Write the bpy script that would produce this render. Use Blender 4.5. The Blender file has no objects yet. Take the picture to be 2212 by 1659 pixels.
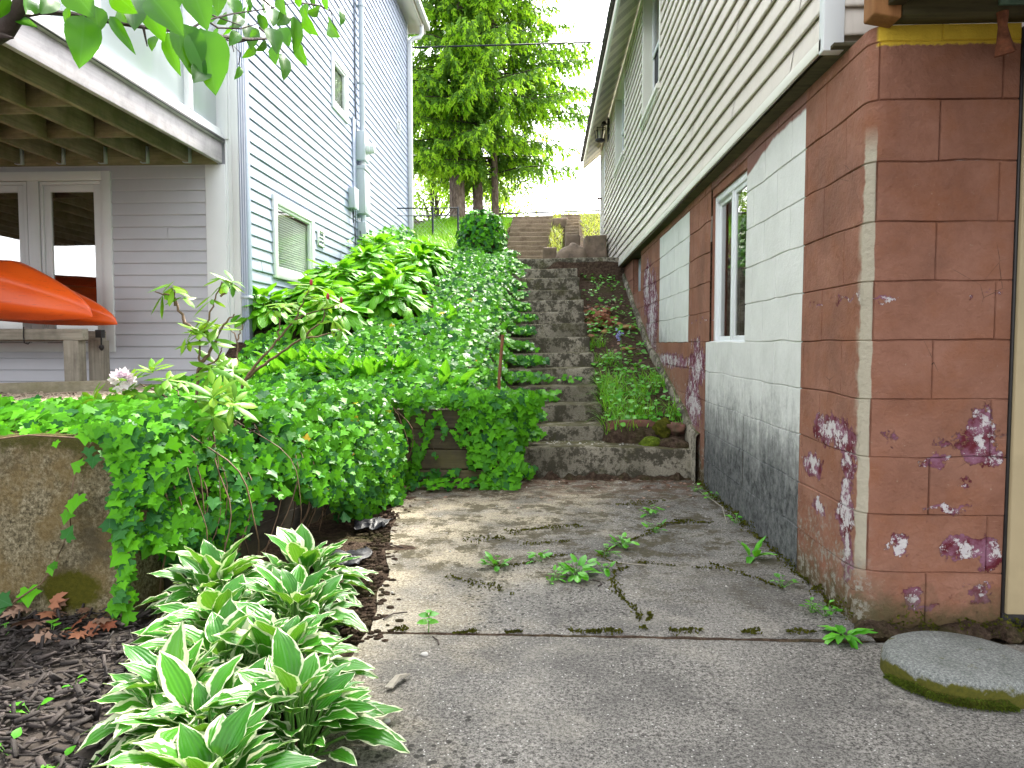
import bpy, math, random
import numpy as np
from math import sin, cos, tan, atan, pi, sqrt, exp, radians as R
from mathutils import Vector, Matrix, noise as mnoise

rng = np.random.default_rng(11)
random.seed(11)
SC = bpy.context.scene
COL = SC.collection

# ------------------------------------------------------------------ camera numbers (metres, ground z = 0, alley runs along +Y)
FPX, CX, CY = 1600.0, 1106.0, 829.5
PITCH = atan(87.5 / FPX)
YAW = atan(74 / FPX * cos(PITCH))
CAM = np.array([0.0, 0.0, 1.0])
_r = np.array([cos(YAW), sin(YAW), 0]); _h = np.array([-sin(YAW), cos(YAW), 0]); _z = np.array([0, 0, 1.0])
_f = cos(PITCH) * _h - sin(PITCH) * _z
_u = sin(PITCH) * _h + cos(PITCH) * _z
def ray(x, y): return (x - CX) / FPX * _r + (CY - y) / FPX * _u + _f
def at(x, y, Y): v = ray(x, y); return CAM + v * (Y / v[1])
def onx(x, y, X): v = ray(x, y); return CAM + v * (X / v[0])
def onz(x, y, Z): v = ray(x, y); return CAM + v * ((Z - 1) / v[2])

# ------------------------------------------------------------------ mesh collector
class M:
    def __init__(s):
        s.co = []; s.lv = []; s.lt = []; s.uv = []; s.rn = []; s.mi = []; s.n = 0
    def raw(s, co, faces, uv=None, rnd=0.5, mat=0):
        co = np.asarray(co, float).reshape(-1, 3)
        for f in faces:
            s.lv.append(np.asarray(f, int) + s.n); s.lt.append(np.array([len(f)])); s.mi.append(np.array([mat]))
            s.uv.append(np.zeros((len(f), 2)) if uv is None else np.asarray(uv, float)[list(f)])
        s.co.append(co); s.rn.append(np.full(len(co), rnd)); s.n += len(co)
    def grid(s, P, mat=0, rnd=0.5, uv=None):            # P: (a,b,3)
        a, b = P.shape[:2]
        i = np.arange(a * b).reshape(a, b)
        f = np.stack([i[:-1, :-1], i[1:, :-1], i[1:, 1:], i[:-1, 1:]], -1).reshape(-1, 4)
        s.lv.append(f.ravel() + s.n); s.lt.append(np.full(len(f), 4)); s.mi.append(np.full(len(f), mat))
        s.uv.append(np.zeros((f.size, 2)) if uv is None else uv.reshape(-1, 2)[f.ravel()])
        s.co.append(P.reshape(-1, 3)); s.rn.append(np.full(a * b, rnd)); s.n += a * b
    def quad(s, a, b, c, d, mat=0, rnd=0.5): s.raw([a, b, c, d], [(0, 1, 2, 3)], None, rnd, mat)
    def box(s, x0, x1, y0, y1, z0, z1, mat=0, rnd=0.5):
        s.hexa([(x0, y0, z0), (x1, y0, z0), (x1, y1, z0), (x0, y1, z0), (x0, y0, z1), (x1, y0, z1), (x1, y1, z1), (x0, y1, z1)], mat, rnd)
    def hexa(s, v, mat=0, rnd=0.5):
        s.raw(v, [(3, 2, 1, 0), (4, 5, 6, 7), (0, 1, 5, 4), (1, 2, 6, 5), (2, 3, 7, 6), (3, 0, 4, 7)], None, rnd, mat)
    def bar(s, p, q, w, h, up=(0, 0, 1), mat=0, rnd=0.5):  # box along p-q
        p = np.array(p, float); q = np.array(q, float); d = q - p; d /= np.linalg.norm(d)
        x = np.cross(d, up); x /= np.linalg.norm(x); z = np.cross(x, d)
        c = [e + x * w / 2 * sx + z * h / 2 * sz for e in (p, q) for sx, sz in ((-1, -1), (1, -1), (1, 1), (-1, 1))]
        s.hexa(c, mat, rnd)
    def tube(s, pts, rad, n=6, mat=0, rnd=0.5, cap=True):
        pts = np.asarray(pts, float); k = len(pts)
        rad = np.full(k, rad, float) if np.isscalar(rad) else np.asarray(rad, float)
        t = np.gradient(pts, axis=0); t /= (np.linalg.norm(t, axis=1, keepdims=True) + 1e-9)
        ref = np.array([0.31, 0.17, 0.93]) if abs(t[0, 2]) < 0.8 else np.array([0.9, 0.3, 0.1])
        x = np.cross(t, ref); x /= (np.linalg.norm(x, axis=1, keepdims=True) + 1e-9)
        y = np.cross(t, x)
        a = np.linspace(0, 2 * pi, n, endpoint=False)
        P = pts[:, None] + rad[:, None, None] * (np.cos(a)[None, :, None] * x[:, None] + np.sin(a)[None, :, None] * y[:, None])
        P = np.concatenate([P, P[:, :1]], 1)
        uv = np.stack(np.broadcast_arrays(np.linspace(-1, 1, n + 1)[None, :], np.linspace(0, 1, k)[:, None]), -1)
        s.grid(P, mat, rnd, uv)
        if cap:
            for e in (0, k - 1): s.raw(P[e, :n], [tuple(range(n))], None, rnd, mat)
    def lathe(s, prof, cx, cy, n=20, mat=0):             # prof: [(r,z)]
        a = np.linspace(0, 2 * pi, n + 1)
        P = np.array([[(cx + r * cos(t), cy + r * sin(t), z) for t in a] for r, z in prof])
        s.grid(P, mat)
    def leaves(s, T, pos, yd, zd, sc, rnd=None, mat=0):   # many copies of a template (co, quads/tris, uv)
        V, Fs, UV = T
        pos = np.asarray(pos, float); n = len(pos)
        if n == 0: return
        y = np.broadcast_to(np.asarray(yd, float), (n, 3)).copy(); y /= np.linalg.norm(y, axis=1, keepdims=True) + 1e-9
        z = np.broadcast_to(np.asarray(zd, float), (n, 3))
        x = np.cross(y, z); x /= np.linalg.norm(x, axis=1, keepdims=True) + 1e-9
        z = np.cross(x, y)
        sc = np.asarray(sc, float)
        if sc.ndim == 0: sc = np.full(n, sc)
        if sc.ndim == 1: sc = np.repeat(sc[:, None], 3, 1)
        co = pos[:, None] + (V[None, :, 0:1] * sc[:, None, 0:1]) * x[:, None] + (V[None, :, 1:2] * sc[:, None, 1:2]) * y[:, None] + (V[None, :, 2:3] * sc[:, None, 2:3]) * z[:, None]
        m = len(V); off = (np.arange(n) * m)[:, None]
        for F in Fs:
            F = np.asarray(F); k = F.shape[1]
            lv = (F.ravel()[None] + off).ravel() + s.n
            s.lv.append(lv); s.lt.append(np.full(len(lv) // k, k)); s.mi.append(np.full(len(lv) // k, mat))
            s.uv.append(np.tile(UV[F.ravel()], (n, 1)))
        if rnd is None: rnd = rng.random(n)
        s.co.append(co.reshape(-1, 3)); s.rn.append(np.repeat(np.asarray(rnd, float), m)); s.n += n * m
    def mesh(s, name, mats, smooth=None, org=(0, 0, 0)):
        me = bpy.data.meshes.new(name)
        co = np.concatenate(s.co) - np.asarray(org, float); lv = np.concatenate(s.lv); lt = np.concatenate(s.lt)
        me.vertices.add(len(co)); me.vertices.foreach_set('co', co.ravel())
        me.loops.add(len(lv)); me.loops.foreach_set('vertex_index', lv.astype(np.int32))
        me.polygons.add(len(lt)); me.polygons.foreach_set('loop_start', (np.cumsum(lt) - lt).astype(np.int32))
        me.polygons.foreach_set('material_index', np.concatenate(s.mi).astype(np.int32))
        uv = me.uv_layers.new(name='UVMap'); uv.data.foreach_set('uv', np.concatenate(s.uv).ravel())
        a = me.attributes.new('rnd', 'FLOAT', 'POINT'); a.data.foreach_set('value', np.concatenate(s.rn))
        me.update(calc_edges=True)
        for m in (mats if isinstance(mats, (list, tuple)) else [mats]): me.materials.append(m)
        if smooth is not None:
            me.polygons.foreach_set('use_smooth', np.ones(len(lt), bool))
            if smooth < 170: me.set_sharp_from_angle(angle=R(smooth))
        return me

ORG = {}
def thing(name, label, cat, loc=(0, 0, 0), group=None):
    o = bpy.data.objects.new(name, None); COL.objects.link(o); o.location = loc; o.empty_display_size = 0.05
    o['label'] = label; o['category'] = cat
    if group: o['group'] = group
    ORG[o.name] = np.asarray(loc, float)
    return o
def tag(o, label, cat, group=None):
    o['label'] = label; o['category'] = cat
    if group: o['group'] = group
    return o
def obj(name, m, mats, parent=None, smooth=None, bevel=0, segs=2, label=None, kind=None):
    if parent is None:
        c = np.concatenate(m.co); org = np.array([c[:, 0].mean(), c[:, 1].mean(), c[:, 2].min()])
        if kind: org = np.zeros(3)
    else: org = ORG[parent.name]
    o = bpy.data.objects.new(name, m.mesh(name, mats, smooth, org)); COL.objects.link(o)
    if parent is not None: o.parent = parent
    else: o.location = org
    ORG[o.name] = org
    if bevel:
        b = o.modifiers.new('bevel', 'BEVEL'); b.width = bevel; b.segments = segs; b.limit_method = 'ANGLE'; b.angle_limit = R(40)
    if label: o['label'] = label
    if kind: o['kind'] = kind
    return o
def copy_thing(root, loc, rotz=0.0, scale=None, label=None, tilt=None):
    r = root.copy(); COL.objects.link(r); r.location = loc; r.rotation_euler = (tilt[0] if tilt else 0, tilt[1] if tilt else 0, rotz)
    if scale: r.scale = (scale,) * 3
    if label: r['label'] = label
    ORG[r.name] = np.asarray(loc, float)
    for ch in root.children:
        c = ch.copy(); COL.objects.link(c); c.parent = r
        for g in ch.children:
            d = g.copy(); COL.objects.link(d); d.parent = c
    return r

def nz(x, y, z=0.0, s=1.0): return mnoise.noise(Vector((x * s, y * s, z * s)))
def sstep(a, b, x):
    t = np.clip((np.asarray(x, float) - a) / (b - a), 0, 1); return t * t * (3 - 2 * t)
def norm(v): v = np.asarray(v, float); return v / (np.linalg.norm(v, axis=-1, keepdims=True) + 1e-9)

# ------------------------------------------------------------------ leaf templates: base at origin, length along +Y, face up +Z
def leaf_t(w, nl=5, nw=2, curl=0.25, fold=0.15, wav=0.0, shape='ovate', base=0.0):
    us = np.linspace(0, 1, nl + 1); vs = np.linspace(-1, 1, 2 * nw + 1)
    V = np.zeros((nl + 1, 2 * nw + 1, 3)); UV = np.zeros((nl + 1, 2 * nw + 1, 2))
    for i, u in enumerate(us):
        if shape == 'ovate': hw = w * (sin(pi * u ** 0.75) ** 0.85 if 0 < u < 1 else 0.0)
        elif shape == 'heart': hw = w * max(0.0, (1 - u) ** 0.62 * (0.62 + 1.1 * u) if u > 0 else 0.55)
        elif shape == 'lance': hw = w * (sin(pi * u ** 1.15) ** 0.9 if 0 < u < 1 else 0.0)
        else: hw = w * (1 - u) ** 0.8
        hw = max(hw, 0.004)
        for j, v in enumerate(vs):
            V[i, j] = (v * hw, u - (0.13 * abs(v) if shape == 'heart' and i == 0 else 0), -curl * u * u + fold * abs(v) * hw * 2 + wav * sin(u * 17 + v * 2) * abs(v) ** 2)
            UV[i, j] = (v, u)
    i = np.arange(V.shape[0] * V.shape[1]).reshape(V.shape[:2])
    F = np.stack([i[:-1, :-1], i[:-1, 1:], i[1:, 1:], i[1:, :-1]], -1).reshape(-1, 4)
    return V.reshape(-1, 3), [F], UV.reshape(-1, 2)
def fan_t(outline, cup=0.2, cen=(0, 0.25)):
    P = np.array(outline, float); n = len(P)
    V = np.zeros((n + 1, 3)); V[0, :2] = cen; V[1:, :2] = P
    V[:, 2] = -cup * (V[:, 0] ** 2 + 0.5 * (V[:, 1] - 0.3) ** 2); V[0, 2] = -0.03
    F = np.array([(0, 1 + k, 1 + (k + 1) % n) for k in range(n)])
    UV = np.concatenate([[[0, 0.3]], np.stack([np.sign(P[:, 0]), P[:, 1]], -1)])
    return V, [F], UV
T_IVY = fan_t([(0, -.02), (.2, -.24), (.42, -.2), (.4, .06), (.66, .2), (.36, .4), (.22, .62), (0, .98), (-.22, .62), (-.36, .4), (-.66, .2), (-.4, .06), (-.42, -.2), (-.2, -.24)], 0.28)
T_OAK = fan_t([(0, 0), (.1, .1), (.3, .12), (.16, .26), (.42, .42), (.2, .48), (.36, .72), (.14, .72), (0, 1), (-.14, .72), (-.36, .72), (-.2, .48), (-.42, .42), (-.16, .26), (-.3, .12), (-.1, .1)], 0.5, (0, .45))
T_HEART = leaf_t(0.36, 5, 2, 0.32, -0.10, 0.02, 'heart')
T_HOSTA = leaf_t(0.28, 9, 3, 0.30, 0.16, 0.03)
T_LILY = leaf_t(0.19, 5, 2, 0.22, 0.35)
T_RHODO = leaf_t(0.15, 4, 1, 0.22, -0.15, 0, 'lance')
T_WEED = leaf_t(0.38, 4, 1, 0.2, 0.1, 0.02)
T_BIG = leaf_t(0.27, 8, 2, 0.25, 0.18, 0.02)
T_DOT = (np.array([(-.5, 0, 0), (.5, 0, 0), (.5, 1, 0), (-.5, 1, 0.0)]), [np.array([(0, 1, 2, 3)])], np.array([(-1, 0), (1, 0), (1, 1), (-1, 1.)]))
T_NEED = (np.array([(0, 0, 0), (.5, .35, -.04), (.22, 1, -.18), (-.22, 1, -.18), (-.5, .35, -.04)]), [np.array([(0, 1, 2), (0, 2, 3), (0, 3, 4)])], np.array([(0, 0), (1, .4), (.4, 1), (-.4, 1), (-1, .4)]))
def blade_t(w=0.03, bend=0.5, n=4):
    V = []; UV = []
    for i in range(n + 1):
        u = i / n
        for v in (-1, 1): V.append((v * w * (1 - u * 0.95), u - 0.2 * bend * u * u, -bend * u * u)); UV.append((v, u))
    return np.array(V), [np.array([(2 * i, 2 * i + 1, 2 * i + 3, 2 * i + 2) for i in range(n)])], np.array(UV, float)
T_BLADE = blade_t()

# ------------------------------------------------------------------ materials
class G:
    def __init__(s, name):
        s.m = bpy.data.materials.new(name); s.m.use_nodes = True; s.t = s.m.node_tree; s.t.nodes.clear()
        s.o = s.t.nodes.new('ShaderNodeOutputMaterial'); s._pos = None
    def n(s, typ, **k):
        nd = s.t.nodes.new(typ)
        for a, b in k.items(): setattr(nd, a, b)
        return nd
    def put(s, sock, v):
        if v is None: return
        if isinstance(v, bpy.types.NodeSocket): s.t.links.new(v, sock)
        elif isinstance(v, (tuple, list)) and len(v) == 3 and sock.type == 'RGBA': sock.default_value = (*v, 1)
        else: sock.default_value = v
    @property
    def pos(s):
        if s._pos is None: s._pos = s.n('ShaderNodeNewGeometry').outputs['Position']
        return s._pos
    @property
    def nrm(s): return s.n('ShaderNodeNewGeometry').outputs['True Normal']
    def sep(s, v):
        nd = s.n('ShaderNodeSeparateXYZ'); s.put(nd.inputs[0], v); return nd.outputs
    def attr(s, a): return s.n('ShaderNodeAttribute', attribute_name=a).outputs['Fac']
    @property
    def uv(s): return s.sep(s.n('ShaderNodeTexCoord').outputs['UV'])
    def scl(s, v, k):
        nd = s.n('ShaderNodeVectorMath', operation='MULTIPLY'); s.put(nd.inputs[0], v); nd.inputs[1].default_value = k; return nd.outputs[0]
    def vadd(s, v, k):
        nd = s.n('ShaderNodeVectorMath', operation='ADD'); s.put(nd.inputs[0], v); nd.inputs[1].default_value = k; return nd.outputs[0]
    def noise(s, scale, det=4, rough=0.55, vec=None, dist=0.0):
        nd = s.n('ShaderNodeTexNoise'); s.put(nd.inputs['Vector'], vec if vec is not None else s.pos)
        nd.inputs['Scale'].default_value = scale; nd.inputs['Detail'].default_value = det; nd.inputs['Roughness'].default_value = rough; nd.inputs['Distortion'].default_value = dist
        return nd.outputs[0]
    def vor(s, scale, feat='F1', vec=None, out=0):
        nd = s.n('ShaderNodeTexVoronoi', feature=feat); s.put(nd.inputs['Vector'], vec if vec is not None else s.pos); nd.inputs['Scale'].default_value = scale
        return nd.outputs[out]
    def ramp(s, f, stops, mode='LINEAR'):
        nd = s.n('ShaderNodeValToRGB'); s.put(nd.inputs[0], f); cr = nd.color_ramp; cr.interpolation = mode
        while len(cr.elements) < len(stops): cr.elements.new(0.5)
        for e, (p, c) in zip(cr.elements, stops): e.position = p; e.color = (*((c,) * 3 if not isinstance(c, tuple) else c), 1)
        return nd.outputs[0]
    def mix(s, f, a, b, mode='MIX'):
        nd = s.n('ShaderNodeMix', data_type='RGBA', blend_type=mode); s.put(nd.inputs[0], f); s.put(nd.inputs[6], a); s.put(nd.inputs[7], b); return nd.outputs[2]
    def ma(s, op, a, b=None, c=None, clamp=False):
        nd = s.n('ShaderNodeMath', operation=op, use_clamp=clamp); s.put(nd.inputs[0], a); s.put(nd.inputs[1], b)
        if c is not None: s.put(nd.inputs[2], c)
        return nd.outputs[0]
    def lin(s, v, a, b):                     # 0 at a, 1 at b, clamped
        nd = s.n('ShaderNodeMapRange'); s.put(nd.inputs[0], v); nd.inputs[1].default_value = a; nd.inputs[2].default_value = b; return nd.outputs[0]
    def band(s, v, a, b, e=0.01): return s.ma('MULTIPLY', s.lin(v, a - e, a + e), s.lin(v, b + e, b - e))
    def bump(s, h, st=0.5, d=0.01, nrm=None):
        nd = s.n('ShaderNodeBump'); s.put(nd.inputs['Height'], h); nd.inputs['Strength'].default_value = st; nd.inputs['Distance'].default_value = d
        if nrm is not None: s.put(nd.inputs['Normal'], nrm)
        return nd.outputs[0]
    def bsdf(s, col, rough=0.6, nrm=None, spec=0.5, metal=0.0, **k):
        nd = s.n('ShaderNodeBsdfPrincipled'); s.put(nd.inputs['Base Color'], col); s.put(nd.inputs['Roughness'], rough); s.put(nd.inputs['Normal'], nrm)
        nd.inputs['Specular IOR Level'].default_value = spec; nd.inputs['Metallic'].default_value = metal
        for a, b in k.items(): s.put(nd.inputs[a], b)
        return nd.outputs[0]
    def fin(s, sh):
        s.t.links.new(sh, s.o.inputs[0]); return s.m

def plain(name, col, rough=0.5, var=0.12, scale=6.0, bump=0.15, bscale=60, spec=0.4, metal=0.0, dirt=None, dirtamt=0.5):
    g = G(name)
    f = g.noise(scale, 5)
    c = g.mix(g.lin(f, 0.3, 0.7), tuple(x * (1 - var) for x in col), tuple(min(1, x * (1 + var)) for x in col))
    if dirt: c = g.mix(g.ma('MULTIPLY', g.lin(g.noise(scale * 0.6 + 1.3, 7, 0.65), 0.5, 0.72), dirtamt), c, dirt)
    return g.fin(g.bsdf(c, rough, g.bump(g.noise(bscale, 4), bump, 0.004) if bump else None, spec, metal))

def leafmat(name, a, b, rough=0.4, trans=0.3, margin=None, mcol=(0.75, 0.78, 0.5), tcol=None, spec=0.5, vein=0.25, yellow=0.0, nveins=0):
    g = G(name)
    r = g.attr('rnd'); u = g.uv
    av = g.ma('ABSOLUTE', u[0])
    c = g.mix(r, a, b)
    if yellow: c = g.mix(g.lin(r, 1 - yellow, 1 - yellow * 0.8), c, (0.55, 0.38, 0.03))
    c = g.mix(g.ma('MULTIPLY', g.lin(av, 0.10, 0.0), vein), c, tuple(min(1, x * 1.8 + 0.06) for x in a))
    nrm = None
    if nveins:
        w = g.ma('SINE', g.ma('MULTIPLY', u[0], nveins * pi))
        nrm = g.bump(w, 0.22, 0.004)
        c = g.mix(g.ma('MULTIPLY', g.lin(w, 0.2, 1), 0.09), c, tuple(x * 0.5 for x in a))
    if margin:
        e = g.ma('ADD', g.ma('ADD', av, g.ma('MULTIPLY', g.lin(u[1], 0.82, 1.0), 0.5)), g.ma('MULTIPLY', g.ma('SUBTRACT', g.noise(28, 3), 0.5), 0.9))
        e = g.ma('ADD', e, g.ma('MULTIPLY', g.ma('SUBTRACT', r, 0.5), 0.35))
        c = g.mix(g.lin(e, margin - 0.035, margin + 0.035), c, mcol)
    p = g.bsdf(c, rough, nrm, spec)
    if trans:
        tr = g.n('ShaderNodeBsdfTranslucent'); g.put(tr.inputs[0], g.mix(0.45, c, tcol) if tcol else c)
        mx = g.n('ShaderNodeMixShader'); mx.inputs[0].default_value = trans
        g.t.links.new(p, mx.inputs[1]); g.t.links.new(tr.outputs[0], mx.inputs[2]); return g.fin(mx.outputs[0])
    return g.fin(p)

MT = {}
MT['ivy'] = leafmat('ivy_leaf', (0.024, 0.13, 0.008), (0.125, 0.44, 0.012), 0.45, 0.22, tcol=(0.2, 0.5, 0.02), spec=0.12, vein=0.5, yellow=0.014)
MT['ivydark'] = leafmat('old_ivy_leaf', (0.015, 0.075, 0.022), (0.045, 0.19, 0.03), 0.42, 0.1, spec=0.12, vein=0.6)
MT['heart'] = leafmat('green_hosta_leaf', (0.08, 0.34, 0.008), (0.17, 0.52, 0.012), 0.46, 0.3, tcol=(0.35, 0.65, 0.02), spec=0.35, nveins=5)
MT['hosta'] = leafmat('variegated_hosta_leaf', (0.026, 0.16, 0.010), (0.065, 0.28, 0.016), 0.36, 0.22, margin=0.80, mcol=(0.70, 0.75, 0.50), tcol=(0.3, 0.55, 0.03), nveins=7, spec=0.45)
MT['lily'] = leafmat('lily_leaf', (0.05, 0.28, 0.01), (0.11, 0.42, 0.02), 0.35, 0.3, tcol=(0.3, 0.6, 0.02), nveins=5)
MT['rhodo'] = leafmat('rhododendron_leaf', (0.05, 0.2, 0.012), (0.22, 0.42, 0.025), 0.45, 0.25, tcol=(0.4, 0.55, 0.03), spec=0.25, vein=0.6)
MT['weed'] = leafmat('weed_leaf', (0.05, 0.27, 0.012), (0.12, 0.45, 0.02), 0.42, 0.25, tcol=(0.3, 0.6, 0.02))
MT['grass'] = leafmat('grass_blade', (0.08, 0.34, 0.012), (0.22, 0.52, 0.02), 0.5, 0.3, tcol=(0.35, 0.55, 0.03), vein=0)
MT['sungrass'] = leafmat('sunlit_grass_blade', (0.22, 0.36, 0.025), (0.50, 0.52, 0.10), 0.6, 0.3, tcol=(0.5, 0.55, 0.05), vein=0)  # lit copy of the grass, sunshine put into its paler colour
MT['needle'] = leafmat('spruce_needles', (0.04, 0.14, 0.014), (0.19, 0.40, 0.026), 0.55, 0.3, tcol=(0.35, 0.5, 0.02), vein=0, spec=0.3)
MT['tip'] = leafmat('sunlit_new_growth', (0.26, 0.55, 0.016), (0.48, 0.74, 0.045), 0.5, 0.52, tcol=(0.55, 0.9, 0.04), vein=0, spec=0.3)  # new growth tips, with sunlight put into their brighter colour
MT['decid'] = leafmat('pale_tree_leaf', (0.2, 0.4, 0.03), (0.4, 0.58, 0.06), 0.5, 0.4, tcol=(0.5, 0.7, 0.05), vein=0)
MT['bigleaf'] = leafmat('overhanging_leaf', (0.02, 0.11, 0.005), (0.06, 0.25, 0.008), 0.32, 0.45, tcol=(0.2, 0.5, 0.008), vein=0.3, spec=0.35)
MT['petal'] = leafmat('pink_petal', (0.80, 0.66, 0.74), (0.92, 0.84, 0.88), 0.5, 0.35, vein=0, spec=0.3)
MT['bluepetal'] = leafmat('blue_petal', (0.25, 0.26, 0.62), (0.42, 0.42, 0.8), 0.5, 0.3, vein=0)
MT['whitebell'] = leafmat('white_bell', (0.7, 0.72, 0.55), (0.85, 0.85, 0.75), 0.5, 0.3, vein=0)
MT['redbud'] = leafmat('red_bud', (0.35, 0.02, 0.05), (0.5, 0.05, 0.08), 0.5, 0.2, vein=0)
MT['dryleaf'] = leafmat('dry_leaf', (0.12, 0.06, 0.035), (0.34, 0.22, 0.16), 0.65, 0.1, vein=0.4, spec=0.25)
MT['redleaf'] = leafmat('red_dry_leaf', (0.17, 0.045, 0.02), (0.40, 0.18, 0.10), 0.65, 0.1, vein=0.3, spec=0.25)
MT['stem'] = plain('brown_stem', (0.16, 0.10, 0.06), 0.7, 0.3, 30)
MT['greenstem'] = plain('green_stem', (0.10, 0.24, 0.04), 0.5, 0.2, 20)
MT['bark'] = plain('dark_twig_bark', (0.05, 0.035, 0.03), 0.8, 0.3, 30, 0.6, 80)
MT['white'] = plain('white_trim', (0.74, 0.77, 0.78), 0.45, 0.03, 3, 0.05, 40)
MT['offwhite'] = plain('cream_trim', (0.66, 0.66, 0.58), 0.45, 0.05, 3, 0.06, 40)
MT['greybox'] = plain('grey_enamel', (0.48, 0.54, 0.58), 0.4, 0.04, 3, 0.05, 50)
MT['blackmetal'] = plain('black_iron', (0.02, 0.018, 0.018), 0.45, 0.2, 30, 0.2)
MT['rust'] = plain('rusty_iron', (0.22, 0.09, 0.045), 0.8, 0.3, 40, 0.5, 120)
MT['wire'] = plain('black_cable', (0.02, 0.025, 0.035), 0.6, 0.1, 5, 0)
MT['plastic'] = plain('black_plastic_sheet', (0.012, 0.013, 0.017), 0.5, 0.3, 20, 0.3, 40, spec=0.3)
MT['roof'] = plain('dark_shingle', (0.09, 0.085, 0.085), 0.9, 0.3, 20, 0.5, 60)
MT['brass'] = plain('door_knob_metal', (0.12, 0.06, 0.04), 0.4, 0.1, 5, 0, metal=0.6)
MT['brick'] = plain('worn_brick', (0.17, 0.075, 0.055), 0.9, 0.3, 12, 0.8, 60, dirt=(0.06, 0.06, 0.03), dirtamt=0.9)
MT['stone'] = plain('brown_stone', (0.20, 0.15, 0.11), 0.9, 0.3, 9, 0.8, 50, dirt=(0.06, 0.055, 0.04), dirtamt=0.8)
MT['pebble'] = plain('pale_pebble', (0.5, 0.48, 0.45), 0.6, 0.15, 20, 0.2)
MT['yellowstone'] = plain('ochre_stone', (0.30, 0.19, 0.07), 0.85, 0.3, 15, 0.6, 60)
MT['orange'] = None

def m_moss():
    g = G('moss'); c = g.ramp(g.noise(40, 6, 0.7), [(0.3, (0.035, 0.04, 0.007)), (0.55, (0.11, 0.115, 0.014)), (0.75, (0.21, 0.2, 0.025))])
    return g.fin(g.bsdf(c, 0.95, g.bump(g.noise(160, 4, 0.7), 1.0, 0.02), 0.1))
MT['moss'] = m_moss()
def m_brightmoss():
    g = G('bright_moss'); c = g.ramp(g.noise(40, 6, 0.7), [(0.3, (0.05, 0.08, 0.01)), (0.55, (0.14, 0.20, 0.02)), (0.75, (0.26, 0.32, 0.03))])
    return g.fin(g.bsdf(c, 0.95, g.bump(g.noise(160, 4, 0.7), 1.0, 0.02), 0.1))
MT['brightmoss'] = m_brightmoss()

def m_kayak():
    g = G('orange_kayak_plastic')
    c = g.mix(g.lin(g.noise(3, 5), 0.35, 0.7), (0.90, 0.125, 0.012), (0.78, 0.09, 0.012))
    c = g.mix(g.ma('MULTIPLY', g.lin(g.noise(22, 6, 0.7, g.scl(g.pos, (0.3, 1, 3))), 0.56, 0.7), 0.6), c, (0.42, 0.05, 0.02))
    return g.fin(g.bsdf(c, g.ma('ADD', 0.22, g.ma('MULTIPLY', g.noise(30, 4), 0.2)), g.bump(g.noise(9, 4), 0.12, 0.01), 0.5))
MT['orange'] = m_kayak()

def m_siding(name, col, dark, streak=0.25, blotch=0.0, rough=0.42):
    g = G(name); p = g.sep(g.pos)
    n1 = g.noise(1.6, 5); c = g.mix(g.lin(n1, 0.3, 0.72), col, tuple(x * 0.88 for x in col))
    st = g.noise(1.0, 6, 0.7, g.scl(g.pos, (9, 9, 0.8)))
    c = g.mix(g.ma('MULTIPLY', g.lin(st, 0.52, 0.75), streak), c, dark)
    if blotch: c = g.mix(g.ma('MULTIPLY', g.lin(g.noise(2.4, 6, 0.65), 0.55, 0.7), blotch), c, dark)
    b = g.bump(g.noise(1.0, 4, 0.6, g.scl(g.pos, (2, 2, 60))), 0.12, 0.003)
    return g.fin(g.bsdf(c, rough, g.bump(g.noise(1.3, 2), 0.25, 0.03, b), 0.45))
MT['sidR'] = m_siding('cream_vinyl_siding', (0.66, 0.605, 0.535), (0.34, 0.30, 0.24), 0.34)
MT['sidL'] = m_siding('lavender_grey_vinyl_siding', (0.35, 0.41, 0.54), (0.26, 0.31, 0.42), 0.25, 0.12)
MT['sidF'] = m_siding('grey_vinyl_siding', (0.54, 0.55, 0.60), (0.40, 0.41, 0.45), 0.2)

def m_soffit():
    g = G('vented_soffit'); p = g.sep(g.pos)
    s = g.ma('PINGPONG', p[1], 0.2)
    v = g.lin(s, 0.095, 0.105)
    dots = g.ma('MULTIPLY', g.lin(g.ma('SINE', g.ma('MULTIPLY', p[1], 320)), 0, 0.6), g.lin(g.ma('SINE', g.ma('MULTIPLY', p[0], 320)), 0, 0.6))
    c = g.mix(v, (0.62, 0.60, 0.46), g.mix(g.ma('ADD', 0.25, g.ma('MULTIPLY', dots, 0.6)), (0.58, 0.56, 0.44), (0.10, 0.09, 0.08)))
    c = g.mix(g.lin(g.ma('PINGPONG', p[1], 0.1), 0.004, 0.0), c, (0.2, 0.19, 0.15))
    return g.fin(g.bsdf(c, 0.5))
MT['soffit'] = m_soffit()

def m_wood(name, a, b, axis=0, rough=0.8, green=0.0, k=1.0):
    g = G(name); s = [40, 40, 40]; s[axis] = 2.2
    n1 = g.noise(1.0 * k, 6, 0.65, g.scl(g.pos, tuple(s)), 0.4)
    c = g.mix(g.lin(n1, 0.3, 0.7), a, b)
    c = g.mix(g.ma('MULTIPLY', g.lin(g.noise(5, 6, 0.7), 0.45, 0.7), 0.6), c, tuple(x * 0.55 for x in a))
    if green: c = g.mix(g.ma('MULTIPLY', g.lin(g.noise(4.2, 5, 0.6), 0.45, 0.65), green), c, (0.13, 0.12, 0.035))
    return g.fin(g.bsdf(c, rough, g.bump(n1, 0.5, 0.004), 0.25))
MT['deckwood'] = m_wood('weathered_deck_board', (0.40, 0.375, 0.40), (0.52, 0.49, 0.51), 1)
MT['joist'] = m_wood('old_joist_wood', (0.20, 0.17, 0.105), (0.35, 0.30, 0.19), 1, green=0.6)
MT['blocking'] = m_wood('old_blocking_wood', (0.20, 0.17, 0.105), (0.35, 0.30, 0.19), 0, green=0.6)
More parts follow.
